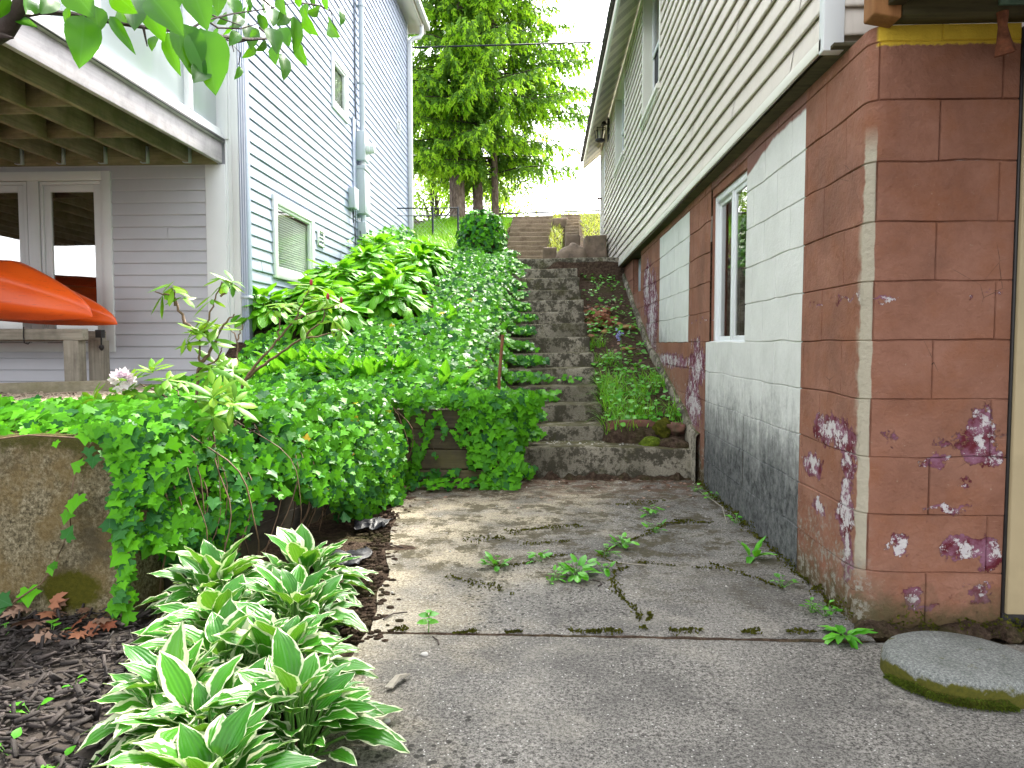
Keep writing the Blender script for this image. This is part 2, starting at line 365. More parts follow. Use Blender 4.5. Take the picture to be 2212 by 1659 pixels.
MT['rackwood'] = m_wood('grey_rack_wood', (0.22, 0.20, 0.16), (0.40, 0.37, 0.31), 0)
MT['rackpost'] = m_wood('grey_rack_post_wood', (0.20, 0.175, 0.14), (0.36, 0.33, 0.27), 2)
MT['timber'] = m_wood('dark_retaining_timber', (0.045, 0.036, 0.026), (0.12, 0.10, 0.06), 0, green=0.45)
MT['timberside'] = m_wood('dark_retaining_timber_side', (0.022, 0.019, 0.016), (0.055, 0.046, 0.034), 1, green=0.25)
MT['brownwood'] = m_wood('brown_stained_wood', (0.22, 0.095, 0.035), (0.34, 0.16, 0.06), 2)
MT['darkbeam'] = m_wood('dark_porch_beam', (0.05, 0.042, 0.022), (0.10, 0.085, 0.04), 0)
MT['doorpaint'] = m_wood('peeling_white_door_paint', (0.55, 0.53, 0.48), (0.75, 0.73, 0.68), 2)
MT['fencewood'] = m_wood('mossy_edging_timber', (0.25, 0.22, 0.16), (0.36, 0.33, 0.25), 0, green=0.4)

def m_trunk():
    g = G('spruce_bark'); n1 = g.noise(1.0, 6, 0.7, g.scl(g.pos, (14, 14, 5)), 0.5)
    c = g.ramp(n1, [(0.3, (0.05, 0.035, 0.028)), (0.5, (0.17, 0.125, 0.10)), (0.7, (0.30, 0.24, 0.20))])
    return g.fin(g.bsdf(c, 0.9, g.bump(n1, 0.9, 0.03), 0.15))
MT['trunk'] = m_trunk()

def m_slab(name, far):
    g = G(name); p = g.sep(g.pos)
    fine = g.ma('ADD', g.ma('MULTIPLY', g.noise(210, 3, 0.7), 0.45), g.ma('MULTIPLY', g.noise(85, 4, 0.75), 0.55)); ag = g.vor(120)
    big = g.noise(1.5, 6, 0.6)
    grey = g.mix(g.lin(fine, 0.42, 0.58), (0.042, 0.039, 0.035), (0.29, 0.275, 0.25))
    sand = g.mix(g.lin(fine, 0.42, 0.58), (0.14, 0.115, 0.075), (0.46, 0.41, 0.31))
    # pale sandy concrete on the plant side and far end, dark weathered film on the other
    s = g.ma('ADD', g.ma('MULTIPLY', g.ma('ADD', p[0], 0.02), -1.25), g.ma('MULTIPLY', g.ma('SUBTRACT', big, 0.5), 2.4))
    if far: s = g.ma('ADD', s, g.ma('MULTIPLY', g.ma('SUBTRACT', p[1], 3.4), 0.45))
    else: s = g.ma('SUBTRACT', s, 0.42)
    c = g.mix(g.lin(s, -0.25, 0.4), grey, sand)
    c = g.mix(g.ma('MULTIPLY', g.lin(g.noise(3.1, 6, 0.6, g.vadd(g.pos, (7, 3, 0))), 0.43, 0.6), 0.75), c, g.mix(g.lin(fine, 0.4, 0.6), (0.04, 0.038, 0.035), (0.16, 0.152, 0.14)))
    # pale runs drawn out along the alley
    w = g.lin(g.noise(1.0, 4, 0.5, g.scl(g.vadd(g.pos, (3.3, 0, 0)), (3.2, 0.55, 1))), 0.56, 0.72)
    c = g.mix(g.ma('MULTIPLY', w, 0.25), c, g.mix(g.lin(fine, 0.38, 0.62), (0.14, 0.133, 0.12), (0.38, 0.36, 0.32)))
    lt = g.lin(g.noise(2.3, 6, 0.62, g.vadd(g.pos, (1.5, 9, 0))), 0.54, 0.68); c = g.mix(g.ma('MULTIPLY', lt, 0.55), c, g.mix(g.lin(fine, 0.38, 0.62), (0.15, 0.14, 0.12), (0.44, 0.41, 0.35)))
    # white aggregate flecks
    c = g.mix(g.lin(g.vor(46), 0.13, 0.09), c, (0.5, 0.49, 0.46))
    # black lichen spots
    cell = g.vor(36 if far else 30, vec=g.vadd(g.pos, (0.3, 0.1, 0)))
    sp = g.lin(g.ma('ADD', cell, g.ma('MULTIPLY', g.noise(40, 4), 0.6)), 0.56, 0.50)
    dd = g.n('ShaderNodeVectorMath', operation='DISTANCE'); g.put(dd.inputs[0], g.pos); dd.inputs[1].default_value = (-0.08, 3.0, 0) if far else (-0.24, 1.72, 0)
    where = g.ma('ADD', g.ma('SUBTRACT', 0.0, dd.outputs['Value']), g.ma('MULTIPLY', g.noise(3.3, 4, 0.6, g.vadd(g.pos, (5.5, 1.0, 0))), 1.5)); where = g.lin(where, 0.28 if far else 0.50, 0.42 if far else 0.62)
    c = g.mix(g.ma('MULTIPLY', g.ma('MULTIPLY', sp, where), 0.85), c, (0.025, 0.024, 0.02))
    if far:
        mo = g.ma('MULTIPLY', g.lin(g.noise(5.5, 10, 0.82), 0.50, 0.54), g.lin(g.ma('ADD', p[1], g.ma('MULTIPLY', big, 3.0)), 4.2, 4.9))
        c = g.mix(g.ma('MULTIPLY', mo, 0.85), c, g.mix(g.noise(50, 3), (0.02, 0.018, 0.012), (0.085, 0.07, 0.03)))
        # damp soil and leaf crumbs by the lowest step
        so = g.ma('MULTIPLY', g.lin(g.noise(9, 8, 0.78, g.vadd(g.pos, (2, 2, 2))), 0.45, 0.56), g.lin(p[1], 4.5, 5.2))
        c = g.mix(so, c, (0.09, 0.05, 0.03))
    h = g.ma('ADD', g.ma('MULTIPLY', fine, 0.6), g.ma('MULTIPLY', g.noise(45, 4), 0.6))
    return g.fin(g.bsdf(c, 0.9, g.bump(h, 0.55, 0.006), 0.2))
MT['slabnear'] = m_slab('weathered_concrete_near', False)
MT['slabfar'] = m_slab('weathered_concrete_far', True)

def m_steps():
    g = G('lichened_step_concrete')
    fine = g.noise(110, 4, 0.7)
    c = g.mix(g.lin(fine, 0.3, 0.7), (0.20, 0.18, 0.14), (0.42, 0.385, 0.31))
    bl = g.noise(8, 9, 0.8)
    c = g.mix(g.ma('MULTIPLY', g.lin(bl, 0.47, 0.53), 0.88), c, g.mix(g.noise(60, 3), (0.022, 0.020, 0.014), (0.07, 0.063, 0.045)))
    c = g.mix(g.ma('MULTIPLY', g.lin(g.noise(4, 6, 0.7, g.vadd(g.pos, (4, 9, 1))), 0.54, 0.64), 0.6), c, (0.075, 0.075, 0.02))
    c = g.mix(g.lin(g.noise(26, 4, 0.6, g.vadd(g.pos, (1, 2, 8))), 0.64, 0.7), c, (0.36, 0.33, 0.27))
    up = g.lin(g.sep(g.nrm)[2], 0.6, 0.9)
    c = g.mix(g.ma('MULTIPLY', up, g.lin(g.noise(9, 6, 0.7, g.vadd(g.pos, (6, 1, 1))), 0.36, 0.56)), c, g.mix(g.noise(70, 4), (0.03, 0.03, 0.012), (0.12, 0.11, 0.04)))
    c = g.mix(g.ma('MULTIPLY', g.lin(g.noise(1.9, 3, 0.5, g.vadd(g.pos, (8, 0, 3))), 0.45, 0.62), 0.5), c, (0.06, 0.055, 0.035))
    return g.fin(g.bsdf(c, 0.92, g.bump(g.ma('ADD', fine, g.ma('MULTIPLY', bl, 1.4)), 0.6, 0.008), 0.15))
MT['steps'] = m_steps()
def m_upsteps():
    g = G('brown_upper_step_concrete')
    c = g.mix(g.lin(g.noise(50, 5, 0.7), 0.3, 0.7), (0.15, 0.115, 0.08), (0.30, 0.24, 0.17))
    c = g.mix(g.ma('MULTIPLY', g.lin(g.noise(5, 6, 0.7), 0.48, 0.62), 0.6), c, (0.10, 0.075, 0.05))
    return g.fin(g.bsdf(c, 0.9, g.bump(g.noise(60, 4), 0.5, 0.006), 0.15))
MT['upsteps'] = m_upsteps()

def m_cwall():
    g = G('stained_retaining_concrete'); p = g.sep(g.pos)
    fine = g.noise(75, 5, 0.75)
    c = g.ramp(fine, [(0.34, (0.045, 0.038, 0.022)), (0.5, (0.18, 0.15, 0.09)), (0.66, (0.37, 0.325, 0.22))])
    c = g.mix(g.ma('MULTIPLY', g.lin(g.noise(5, 6, 0.65), 0.45, 0.6), 0.75), c, (0.17, 0.12, 0.05))
    c = g.mix(g.ma('MULTIPLY', g.lin(g.noise(3.3, 6, 0.65, g.vadd(g.pos, (3, 3, 3))), 0.5, 0.66), 0.7), c, (0.06, 0.052, 0.035))
    top = g.ma('ADD', g.lin(p[2], 0.40, 0.66), g.ma('MULTIPLY', g.ma('SUBTRACT', g.noise(6, 6, 0.7), 0.5), 2.6))
    c = g.mix(g.ma('MULTIPLY', g.lin(top, 0.55, 0.8), 0.9), c, g.mix(g.noise(60, 4), (0.03, 0.03, 0.01), (0.10, 0.095, 0.02)))
    # one low moss cushion stain
    d = g.n('ShaderNodeVectorMath', operation='DISTANCE'); g.put(d.inputs[0], g.scl(g.pos, (1.0, 0, 1.7))); d.inputs[1].default_value = (-1.74, 0, 0.16)
    mo = g.lin(g.ma('ADD', d.outputs['Value'], g.ma('MULTIPLY', g.ma('SUBTRACT', g.noise(26, 6, 0.7), 0.5), 0.12)), 0.135, 0.10)
    c = g.mix(mo, c, g.mix(g.noise(70, 4), (0.03, 0.034, 0.005), (0.11, 0.10, 0.012)))
    return g.fin(g.bsdf(c, 0.95, g.bump(g.ma('ADD', fine, g.noise(12, 5)), 0.8, 0.012), 0.1))
MT['cwall'] = m_cwall()

def blobs(g, pts, n, amt=0.12):
    """smallest distance to a few wear patches ((x,y,z),(rx,ry,rz)), broken up by noise; 1 inside"""
    best = None
    tx = g.n('ShaderNodeTexNoise'); g.put(tx.inputs['Vector'], g.pos); tx.inputs['Scale'].default_value = 13; tx.inputs['Detail'].default_value = 6; tx.inputs['Roughness'].default_value = 0.7
    wv = g.n('ShaderNodeVectorMath', operation='ADD'); g.put(wv.inputs[0], g.pos); g.put(wv.inputs[1], g.scl(g.vadd(tx.outputs['Color'], (-0.5, -0.5, -0.5)), (0.16, 0.16, 0.16))); wp = wv.outputs[0]
    for c, r in pts:
        d = g.n('ShaderNodeVectorMath', operation='DISTANCE')
        g.put(d.inputs[0], g.scl(wp, tuple(1 / a for a in r))); d.inputs[1].default_value = tuple(a / b for a, b in zip(c, r))
        best = d.outputs['Value'] if best is None else g.ma('MINIMUM', best, d.outputs['Value'])
    return g.ma('ADD', best, g.ma('MULTIPLY', g.ma('SUBTRACT', n, 0.5), 2.6))

def m_redwall():
    g = G('peeling_red_block_paint'); p = g.sep(g.pos)
    c = g.mix(g.lin(g.noise(4, 7, 0.7), 0.35, 0.65), (0.215, 0.098, 0.064), (0.30, 0.148, 0.103))
    c = g.mix(g.ma('MULTIPLY', g.lin(g.noise(7, 6, 0.65, g.vadd(g.pos, (2, 8, 1))), 0.48, 0.68), 0.6), c, (0.245, 0.10, 0.052))
    c = g.mix(g.ma('MULTIPLY', g.lin(g.noise(2.6, 5, 0.6, g.vadd(g.pos, (9, 1, 4))), 0.5, 0.72), 0.6), c, (0.145, 0.075, 0.055))
    br = g.noise(1.0, 5, 0.7, g.scl(g.pos, (12, 12, 170)))
    c = g.mix(g.ma('MULTIPLY', g.lin(br, 0.64, 0.72), 0.4), c, (0.42, 0.25, 0.18))
    ck = g.lin(g.vor(5.5, 'DISTANCE_TO_EDGE', g.vadd(g.pos, (0.3, 0.3, 0.7))), 0.006, 0.002); c = g.mix(g.ma('MULTIPLY', ck, g.lin(g.noise(4, 3), 0.58, 0.66)), c, (0.07, 0.04, 0.03))
    n1 = g.noise(10, 9, 0.78); n2 = g.noise(34, 6, 0.75, g.vadd(g.pos, (5, 5, 5)))
    front = [((1.50, 2.62, 0.66), (0.055, 9, 0.10)), ((1.55, 2.62, 0.60), (0.05, 9, 0.035)), ((1.36, 2.62, 0.60), (0.055, 9, 0.016)), ((1.45, 2.62, 0.29), (0.075, 9, 0.045)), ((1.54, 2.62, 0.26), (0.04, 9, 0.06)),
             ((1.52, 2.62, 0.13), (0.05, 9, 0.035)), ((1.30, 2.62, 0.12), (0.035, 9, 0.028)), ((1.24, 2.62, 0.30), (0.03, 9, 0.04)), ((1.33, 2.62, 0.08), (0.05, 9, 0.012)), ((1.45, 2.62, 0.50), (0.022, 9, 0.022)), ((1.4, 2.62, 0.42), (0.07, 9, 0.012)),
             ((1.10, 2.86, 0.66), (9, 0.22, 0.06)), ((1.10, 2.72, 0.57), (9, 0.06, 0.07)), ((1.10, 2.74, 0.38), (9, 0.07, 0.14)), ((1.10, 2.72, 0.22), (9, 0.05, 0.08)), ((1.10, 3.1, 0.5), (9, 0.1, 0.05)), ((1.10, 3.0, 0.35), (9, 0.06, 0.03)), ((1.10, 2.66, 1.16), (9, 0.03, 0.012)), ((1.155, 2.62, 1.16), (0.055, 9, 0.009))]
    far = [((1.10, 5.45, 0.85), (9, 0.28, 0.17)), ((1.10, 5.6, 0.55), (9, 0.3, 0.2)), ((1.10, 6.6, 0.85), (9, 0.9, 0.06)), ((1.10, 7.8, 1.25), (9, 0.4, 0.5)), ((1.10, 8.2, 1.6), (9, 0.3, 0.3))]
    d = blobs(g, front + far, n1)
    pm = g.lin(d, 1.02, 0.96)
    fl = g.ma('MULTIPLY', g.lin(g.noise(27, 7, 0.75, g.vadd(g.pos, (3, 3, 9))), 0.66, 0.69), g.lin(g.ma('ADD', p[2], g.ma('MULTIPLY', n1, 1.2)), 1.5, 1.1)); pm = g.ma('MAXIMUM', pm, fl)
    c2 = g.mix(g.lin(g.noise(16, 5, 0.6), 0.4, 0.6), (0.11, 0.018, 0.026), (0.24, 0.11, 0.16))
    n3 = g.noise(15, 9, 0.8, g.vadd(g.pos, (1, 7, 2)))
    c2 = g.mix(g.lin(g.ma('ADD', n3, g.ma('MULTIPLY', g.lin(d, 0.9, -0.2), 0.12)), 0.545, 0.575), c2, g.mix(g.noise(60, 4), (0.42, 0.38, 0.42), (0.62, 0.60, 0.56)))
    c = g.mix(pm, c, c2)
    # grout tan smears at edges
    c = g.mix(g.ma('MULTIPLY', g.ma('MULTIPLY', g.lin(n2, 0.60, 0.66), g.lin(n1, 0.55, 0.6)), 0.7), c, (0.42, 0.37, 0.28))
    # bare tan vertical strip where a pipe used to run (front corner)
    wob = g.ma('MULTIPLY', g.ma('SUBTRACT', g.noise(14, 5), 0.5), 0.012)
    st = g.ma('MULTIPLY', g.band(g.ma('ADD', p[0], wob), 1.100, 1.128, 0.0012), g.band(p[2], 0.2, 1.7, 0.05))
    st = g.ma('MULTIPLY', st, g.lin(p[1], 2.70, 2.66))
    st2 = g.ma('MULTIPLY', st, g.lin(g.ma('ADD', g.noise(20, 6, 0.7), g.lin(p[2], 1.75, 1.45)), 0.5, 0.56))
    c = g.mix(st2, c, (0.40, 0.36, 0.28))
    # yellow painted band under the porch beam
    ye = g.ma('MULTIPLY', g.lin(g.ma('ADD', p[2], g.ma('MULTIPLY', g.ma('SUBTRACT', g.noise(60, 4), 0.5), 0.02)), 2.003, 2.009), g.lin(p[1], 2.632, 2.626))
    c = g.mix(ye, c, g.mix(g.noise(30, 4), (0.50, 0.34, 0.035), (0.66, 0.46, 0.05)))
    # green-black algae by the ground
    low = g.ma('ADD', p[2], g.ma('MULTIPLY', g.ma('SUBTRACT', g.noise(9, 6, 0.7), 0.5), 0.32))
    hill = g.ma('MAXIMUM', 0.0, g.ma('MULTIPLY', g.ma('SUBTRACT', p[1], 5.0), 0.30))
    lo = g.ma('SUBTRACT', low, hill)
    c = g.mix(g.ma('MULTIPLY', g.ma('MULTIPLY', g.lin(lo, 0.28, 0.06), g.lin(n1, 0.42, 0.62)), g.ma('MULTIPLY', g.lin(p[0], 1.28, 1.12), 0.85)), c, g.mix(n2, (0.07, 0.06, 0.03), (0.22, 0.20, 0.14)))
    c = g.mix(g.ma('MULTIPLY', g.lin(lo, 0.14, 0.02), 0.8), c, g.mix(n2, (0.03, 0.03, 0.015), (0.11, 0.095, 0.04)))
    pk = g.ma('MULTIPLY', g.ma('MULTIPLY', g.lin(n2, 0.5, 0.56), g.lin(n1, 0.42, 0.55)), g.ma('MULTIPLY', g.lin(lo, 0.42, 0.2), g.lin(p[0], 1.16, 1.11)))
    c = g.mix(g.ma('MULTIPLY', pk, 0.85), c, g.mix(n2, (0.14, 0.13, 0.10), (0.42, 0.40, 0.35)))
    hbm = g.ma('SUBTRACT', g.ma('ADD', g.ma('MULTIPLY', g.noise(7, 5, 0.6), 1.6), g.ma('ADD', g.ma('MULTIPLY', g.noise(55, 5), 0.7), g.ma('MULTIPLY', n1, 0.8))), g.ma('MULTIPLY', pm, 0.7))
    return g.fin(g.bsdf(c, 0.9, g.bump(hbm, 0.8, 0.010), 0.15))
MT['redwall'] = m_redwall()

def m_whitewall():
    g = G('mildewed_white_block_paint'); p = g.sep(g.pos)
    c = g.mix(g.lin(g.noise(5, 6, 0.6), 0.3, 0.7), (0.70, 0.71, 0.68), (0.60, 0.61, 0.58))
    c = g.mix(g.ma('MULTIPLY', g.lin(g.noise(60, 5, 0.7), 0.6, 0.72), 0.35), c, (0.35, 0.35, 0.33))
    st = g.ma('ADD', g.ma('MULTIPLY', g.noise(1.0, 7, 0.75, g.scl(g.pos, (22, 22, 4))), 0.5), g.ma('MULTIPLY', g.noise(7, 7, 0.7), 0.5))
    z = g.ma('ADD', p[2], g.ma('MULTIPLY', g.ma('SUBTRACT', st, 0.5), 1.1))
    hill = g.ma('MULTIPLY', g.ma('MAXIMUM', 0.0, g.ma('SUBTRACT', p[1], 5.3)), 0.24)
    z = g.ma('SUBTRACT', z, hill)
    a = g.lin(z, 1.03, 0.32)
    lowonly = g.lin(g.ma('SUBTRACT', p[2], hill), 1.02, 0.97)
    fine = g.noise(46, 6, 0.75)
    c = g.mix(g.ma('MULTIPLY', g.ma('MULTIPLY', a, lowonly), g.lin(g.ma('ADD', fine, g.lin(z, 0.75, 0.15)), 0.3, 0.85)), c, g.mix(g.lin(g.noise(24, 7, 0.8), 0.36, 0.66), (0.02, 0.023, 0.026), (0.20, 0.205, 0.205)))
    # paint stops short of the siding: bare red-brown block above
    top = g.ma('ADD', p[2], g.ma('MULTIPLY', g.ma('SUBTRACT', g.noise(12, 5), 0.5), 0.03))
    near = g.ma('MULTIPLY', g.lin(p[1], 3.7, 4.3), 0.10)
    sidez = g.ma('ADD', top, near)
    c = g.mix(g.ma('MULTIPLY', g.lin(sidez, 1.985, 2.0), g.lin(p[1], 5.3, 5.2)), c, (0.20, 0.09, 0.07))
    return g.fin(g.bsdf(c, 0.7, g.bump(g.ma('ADD', g.noise(45, 5), fine), 0.4, 0.006), 0.3))
MT['whitewall'] = m_whitewall()

def m_ground():
    g = G('dark_soil')
    n1 = g.noise(30, 7, 0.75)
    c = g.ramp(n1, [(0.3, (0.022, 0.015, 0.010)), (0.5, (0.075, 0.05, 0.035)), (0.7, (0.17, 0.12, 0.085))])
    c = g.mix(g.ma('MULTIPLY', g.lin(g.noise(3, 6, 0.7), 0.5, 0.65), 0.5), c, (0.06, 0.075, 0.015))
    return g.fin(g.bsdf(c, 0.95, g.bump(g.ma('ADD', n1, g.noise(90, 4)), 0.9, 0.03), 0.1))
MT['soil'] = m_ground()
def m_mulch():
    g = G('black_wood_mulch'); c = g.mix(g.attr('rnd'), (0.016, 0.013, 0.012), (0.085, 0.068, 0.062))
    c = g.mix(g.lin(g.attr('rnd'), 0.95, 1.0), c, (0.22, 0.14, 0.09))
    return g.fin(g.bsdf(c, 0.75, g.bump(g.noise(120, 4), 0.6, 0.004), 0.3))
MT['mulch'] = m_mulch()
def m_gravel():
    g = G('tan_gravel'); v = g.vor(60, out=1); c = g.mix(g.sep(v)[0], (0.16, 0.12, 0.085), (0.45, 0.38, 0.29))
    return g.fin(g.bsdf(c, 0.9, g.bump(g.vor(60), -1.0, 0.02), 0.2))
MT['gravel'] = m_gravel()

def m_glass(name, tint=(0.9, 0.95, 0.93), base=0.05):
    g = G(name)
    tr = g.n('ShaderNodeBsdfTransparent'); g.put(tr.inputs[0], tint)
    gl = g.n('ShaderNodeBsdfGlossy'); gl.inputs['Roughness'].default_value = 0.015
    g.put(gl.inputs['Normal'], g.bump(g.noise(1.6, 2), 0.04, 0.03))
    fr = g.n('ShaderNodeLayerWeight'); fr.inputs[0].default_value = 0.5
    mx = g.n('ShaderNodeMixShader'); g.put(mx.inputs[0], g.ma('MULTIPLY_ADD', g.ma('POWER', fr.outputs[1], 5.0), 1 - base, base, clamp=True))
    g.t.links.new(tr.outputs[0], mx.inputs[1]); g.t.links.new(gl.outputs[0], mx.inputs[2])
    return g.fin(mx.outputs[0])
MT['glass'] = m_glass('window_glass')
MT['frontglass'] = m_glass('coated_window_glass', (0.5, 0.52, 0.5), 0.6)
MT['darkglass'] = m_glass('dark_window_glass', (0.6, 0.62, 0.6), 0.22)
MT['interior'] = plain('dim_room', (0.03, 0.028, 0.026), 0.9, 0.3, 2, 0)
MT['blind'] = plain('pale_blind', (0.62, 0.64, 0.60), 0.6, 0.05, 2, 0)
MT['shade'] = plain('brown_curtain', (0.10, 0.07, 0.06), 0.8, 0.3, 14, 0.3)
MT['screen'] = plain('dark_insect_screen', (0.020, 0.021, 0.022), 0.7, 0.15, 5, 0)
def m_porchpane():
    g = G('pale_porch_pane'); c = g.mix(g.noise(0.9, 3), (0.66, 0.74, 0.80), (0.76, 0.81, 0.85))
    return g.fin(g.bsdf(c, 0.06, None, 0.6))
MT['porchpane'] = m_porchpane()
def m_candle():
    g = G('lantern_glass'); return g.fin(g.bsdf((0.62, 0.58, 0.47), 0.3))
MT['lampglass'] = m_candle()
MT['tanjamb'] = plain('tan_door_post_paint', (0.40, 0.32, 0.19), 0.6, 0.08, 3, 0.1, 40, dirt=(0.2, 0.16, 0.09), dirtamt=0.3)
MT['verdigris'] = plain('green_corroded_metal', (0.10, 0.17, 0.12), 0.6, 0.3, 30, 0.3)
MT['nest'] = plain('mud_nest', (0.20, 0.07, 0.035), 0.9, 0.4, 50, 0.9, 90)
MT['mushstone'] = None
def m_paver():
    g = G('round_paver_concrete'); p = g.sep(g.pos)
    fine = g.noise(150, 4, 0.75)
    c = g.ramp(fine, [(0.28, (0.07, 0.075, 0.07)), (0.5, (0.19, 0.20, 0.19)), (0.74, (0.42, 0.43, 0.40))])
    c = g.mix(g.ma('MULTIPLY', g.lin(g.noise(7, 6, 0.6), 0.45, 0.7), 0.5), c, (0.09, 0.10, 0.085))
    side = g.ma('ADD', p[2], g.ma('MULTIPLY', g.ma('SUBTRACT', g.noise(9, 6, 0.65), 0.5), 0.15))
    c = g.mix(g.lin(side, 0.046, 0.036), c, g.mix(g.noise(80, 4), (0.035, 0.04, 0.008), (0.13, 0.12, 0.015)))
    return g.fin(g.bsdf(c, 0.9, g.bump(fine, 0.6, 0.008), 0.2))
MT['paver'] = m_paver()
MT['roadway'] = plain('asphalt', (0.05, 0.05, 0.052), 0.9, 0.2, 5, 0.5, 120)
def m_lake():
    g = G('lake_water'); return g.fin(g.bsdf((0.03, 0.06, 0.08), 0.12, g.bump(g.noise(0.7, 4), 0.3, 0.3), 0.5))
MT['lake'] = m_lake()

MT['mulchbed'] = plain('dark_mulch_dust', (0.035, 0.027, 0.022), 0.95, 0.5, 40, 0.9, 70)

# ------------------------------------------------------------------ shapes used all over
def vnoise(P, freq, amp):
    out = np.empty_like(P)
    for i, p in enumerate(P.reshape(-1, 3)):
        out.reshape(-1, 3)[i] = mnoise.noise_vector(Vector(p * freq))
    return out * amp
def rough_box(m, x0, x1, y0, y1, z0, z1, step=0.07, amp=0.005, freq=7, rnd=0.012, mat=0, warp=None, seed=0.0):
    lo = np.array([x0, y0, z0], float); hi = np.array([x1, y1, z1], float)
    def ax(a, b):
        n = max(1, int((b - a) / step)); v = np.linspace(a, b, n + 1)
        return np.unique(np.concatenate([v, [a + rnd * .35, a + rnd, b - rnd, b - rnd * .35]]).round(5))
    A = [ax(lo[k], hi[k]) for k in range(3)]
    for k in range(3):
        i, j = [(1, 2), (2, 0), (0, 1)][k]
        for s in (0, 1):
            U, V = np.meshgrid(A[i], A[j], indexing='ij')
            P = np.zeros(U.shape + (3,)); P[..., i] = U; P[..., j] = V; P[..., k] = hi[k] if s else lo[k]
            q = np.clip(P, lo + rnd, hi - rnd); d = P - q; L = np.linalg.norm(d, axis=-1, keepdims=True)
            P = np.where(L > 1e-9, q + d / np.maximum(L, 1e-9) * np.minimum(L, rnd), P)
            P = P + vnoise(P + seed, freq, amp) + vnoise(P + seed + 9, freq * 4, amp * 0.35)
            if warp is not None: P = warp(P)
            if not s: P = P[::-1]
            m.grid(P, mat)
def lump(m, c, r, n=14, amp=0.25, freq=1.6, seed=0.0, mat=0, flat=None):
    c = np.array(c, float); r = np.array(r, float)
    th = np.linspace(0, pi, n); ph = np.linspace(0, 2 * pi, 2 * n + 1)
    P = np.zeros((n, 2 * n + 1, 3))
    for i, t in enumerate(th):
        for j, p in enumerate(ph):
            d = Vector((sin(t) * cos(p), sin(t) * sin(p), cos(t)))
            k = 1 + amp * mnoise.noise(d * freq + Vector((seed, seed * 1.7, 3))) + amp * 0.4 * mnoise.noise(d * freq * 3 + Vector((seed, 1, 2)))
            P[i, j] = c + r * np.array(d) * k
    if flat is not None: P[..., 2] = np.maximum(P[..., 2], flat)
    m.grid(P, mat)

# ------------------------------------------------------------------ terrain
ST_Y = [5.5, 5.85, 6.2, 6.55, 6.9, 7.25, 7.65, 8.05, 8.45, 8.85, 9.25, 9.65, 10.1, 10.65]
ST_Z = [.228, .345, .485, .621, .769, .905, 1.067, 1.215, 1.358, 1.515, 1.664, 1.849, 2.013, 2.217]
def bank(y): return 0.56 + 0.30 * (np.minimum(y, 11) - 5.2) + 0.22 * np.clip(y - 11, 0, 9.5)
def stairz(y): return np.interp(y, [5.45] + ST_Y, [0.0] + ST_Z)
def strip(y): return np.interp(y, [5.6, 5.9, 8.1, 10.5, 13], [.28, .40, .98, 1.88, 2.18])
def upz(y): return np.interp(y, [10.5, 13, 16.6, 18], [2.17, 2.17, 3.72, 3.8])
def rightz(y): return np.interp(y, [10.5, 12.2, 13.2, 17, 20], [2.15, 2.2, 2.5, 3.92, 3.95])
def gz(x, y):
    x = np.asarray(x, float); y = np.asarray(y, float)
    z = np.full(np.broadcast(x, y).shape, -0.045)
    z = np.where((x < -0.50) & (y > 0), -0.016, z)
    xw = -1.55 + (y - 2.68) / 2.52 * 0.38
    terr = 0.60 + 0.0 * x
    z = np.where((y > 2.72) & (y <= 5.27) & (x < xw - 0.08), terr, z)
    b = bank(y); k = sstep(-2.9, -1.9, x)
    k = 1 - (1 - k) * (1 - sstep(5.9, 7.2, y) * sstep(-3.12, -2.95, x)); bl = np.where((y < 6.99) | (x > -2.95), terr * (1 - k) + b * k, b)
    mid = np.where(y < 10.6, stairz(y - 0.25) - 0.16, upz(y) - 0.12)
    rt = np.where(y < 10.6, strip(y), rightz(y))
    k1 = np.where(y < 10.6, sstep(-0.62, -0.42, x), sstep(-1.0, -0.75, x)); k2 = np.where(y < 10.6, sstep(0.40, 0.50, x), sstep(-0.05, 0.15, x))
    s = (bl * (1 - k1) + mid * k1) * (1 - k2) + rt * k2
    s = np.where(y > 17.5, np.where(x < -0.9, b, 3.85), s)
    z = np.where((y > np.where(x < -0.45, 5.27, 5.68)) & (x < 1.6), s, z)
    z = np.where((y > 11) & (x >= 1.6), rightz(y), z)
    z = np.where(y < -13, -0.8, z)
    return z
xs = np.unique(np.concatenate([-np.geomspace(6.6, 500, 16), np.arange(-6.5, 2.01, 0.075), np.geomspace(2.2, 500, 18)]).round(3))
ys = np.unique(np.concatenate([-np.geomspace(3, 500, 16), np.arange(-2.5, 1.6, 0.5), np.arange(1.6, 21, 0.075), np.geomspace(21.2, 700, 18)]).round(3))
XX, YY = np.meshgrid(xs, ys, indexing='ij')
ZZ = gz(XX, YY)
for i in range(len(xs)):
    if -6.6 < xs[i] < 2:
        for j in range(len(ys)):
            if 1.5 < ys[j] < 21: ZZ[i, j] += 0.022 * nz(xs[i], ys[j], 0, 3.5) + 0.012 * nz(xs[i], ys[j], 5, 11)
m = M(); m.grid(np.stack([XX, YY, ZZ], -1))
obj('ground', m, MT['soil'], smooth=60, kind='structure')
m = M(); m.grid(np.array([[(x, y, -0.3) for y in (-600, -13.2)] for x in (-600, 600)], float)); obj('water', m, MT['lake'], kind='structure')

m = M(); m.grid(np.array([[(x, y, -0.004 + 0.014 * nz(x, y, 0, 7) + 0.008 * nz(x, y, 2, 17)) for y in np.linspace(-1.0, 2.6, 90)] for x in np.linspace(-4.0, -0.72, 90)])); obj('mulch_bed', m, MT['mulchbed'], smooth=170, kind='structure')
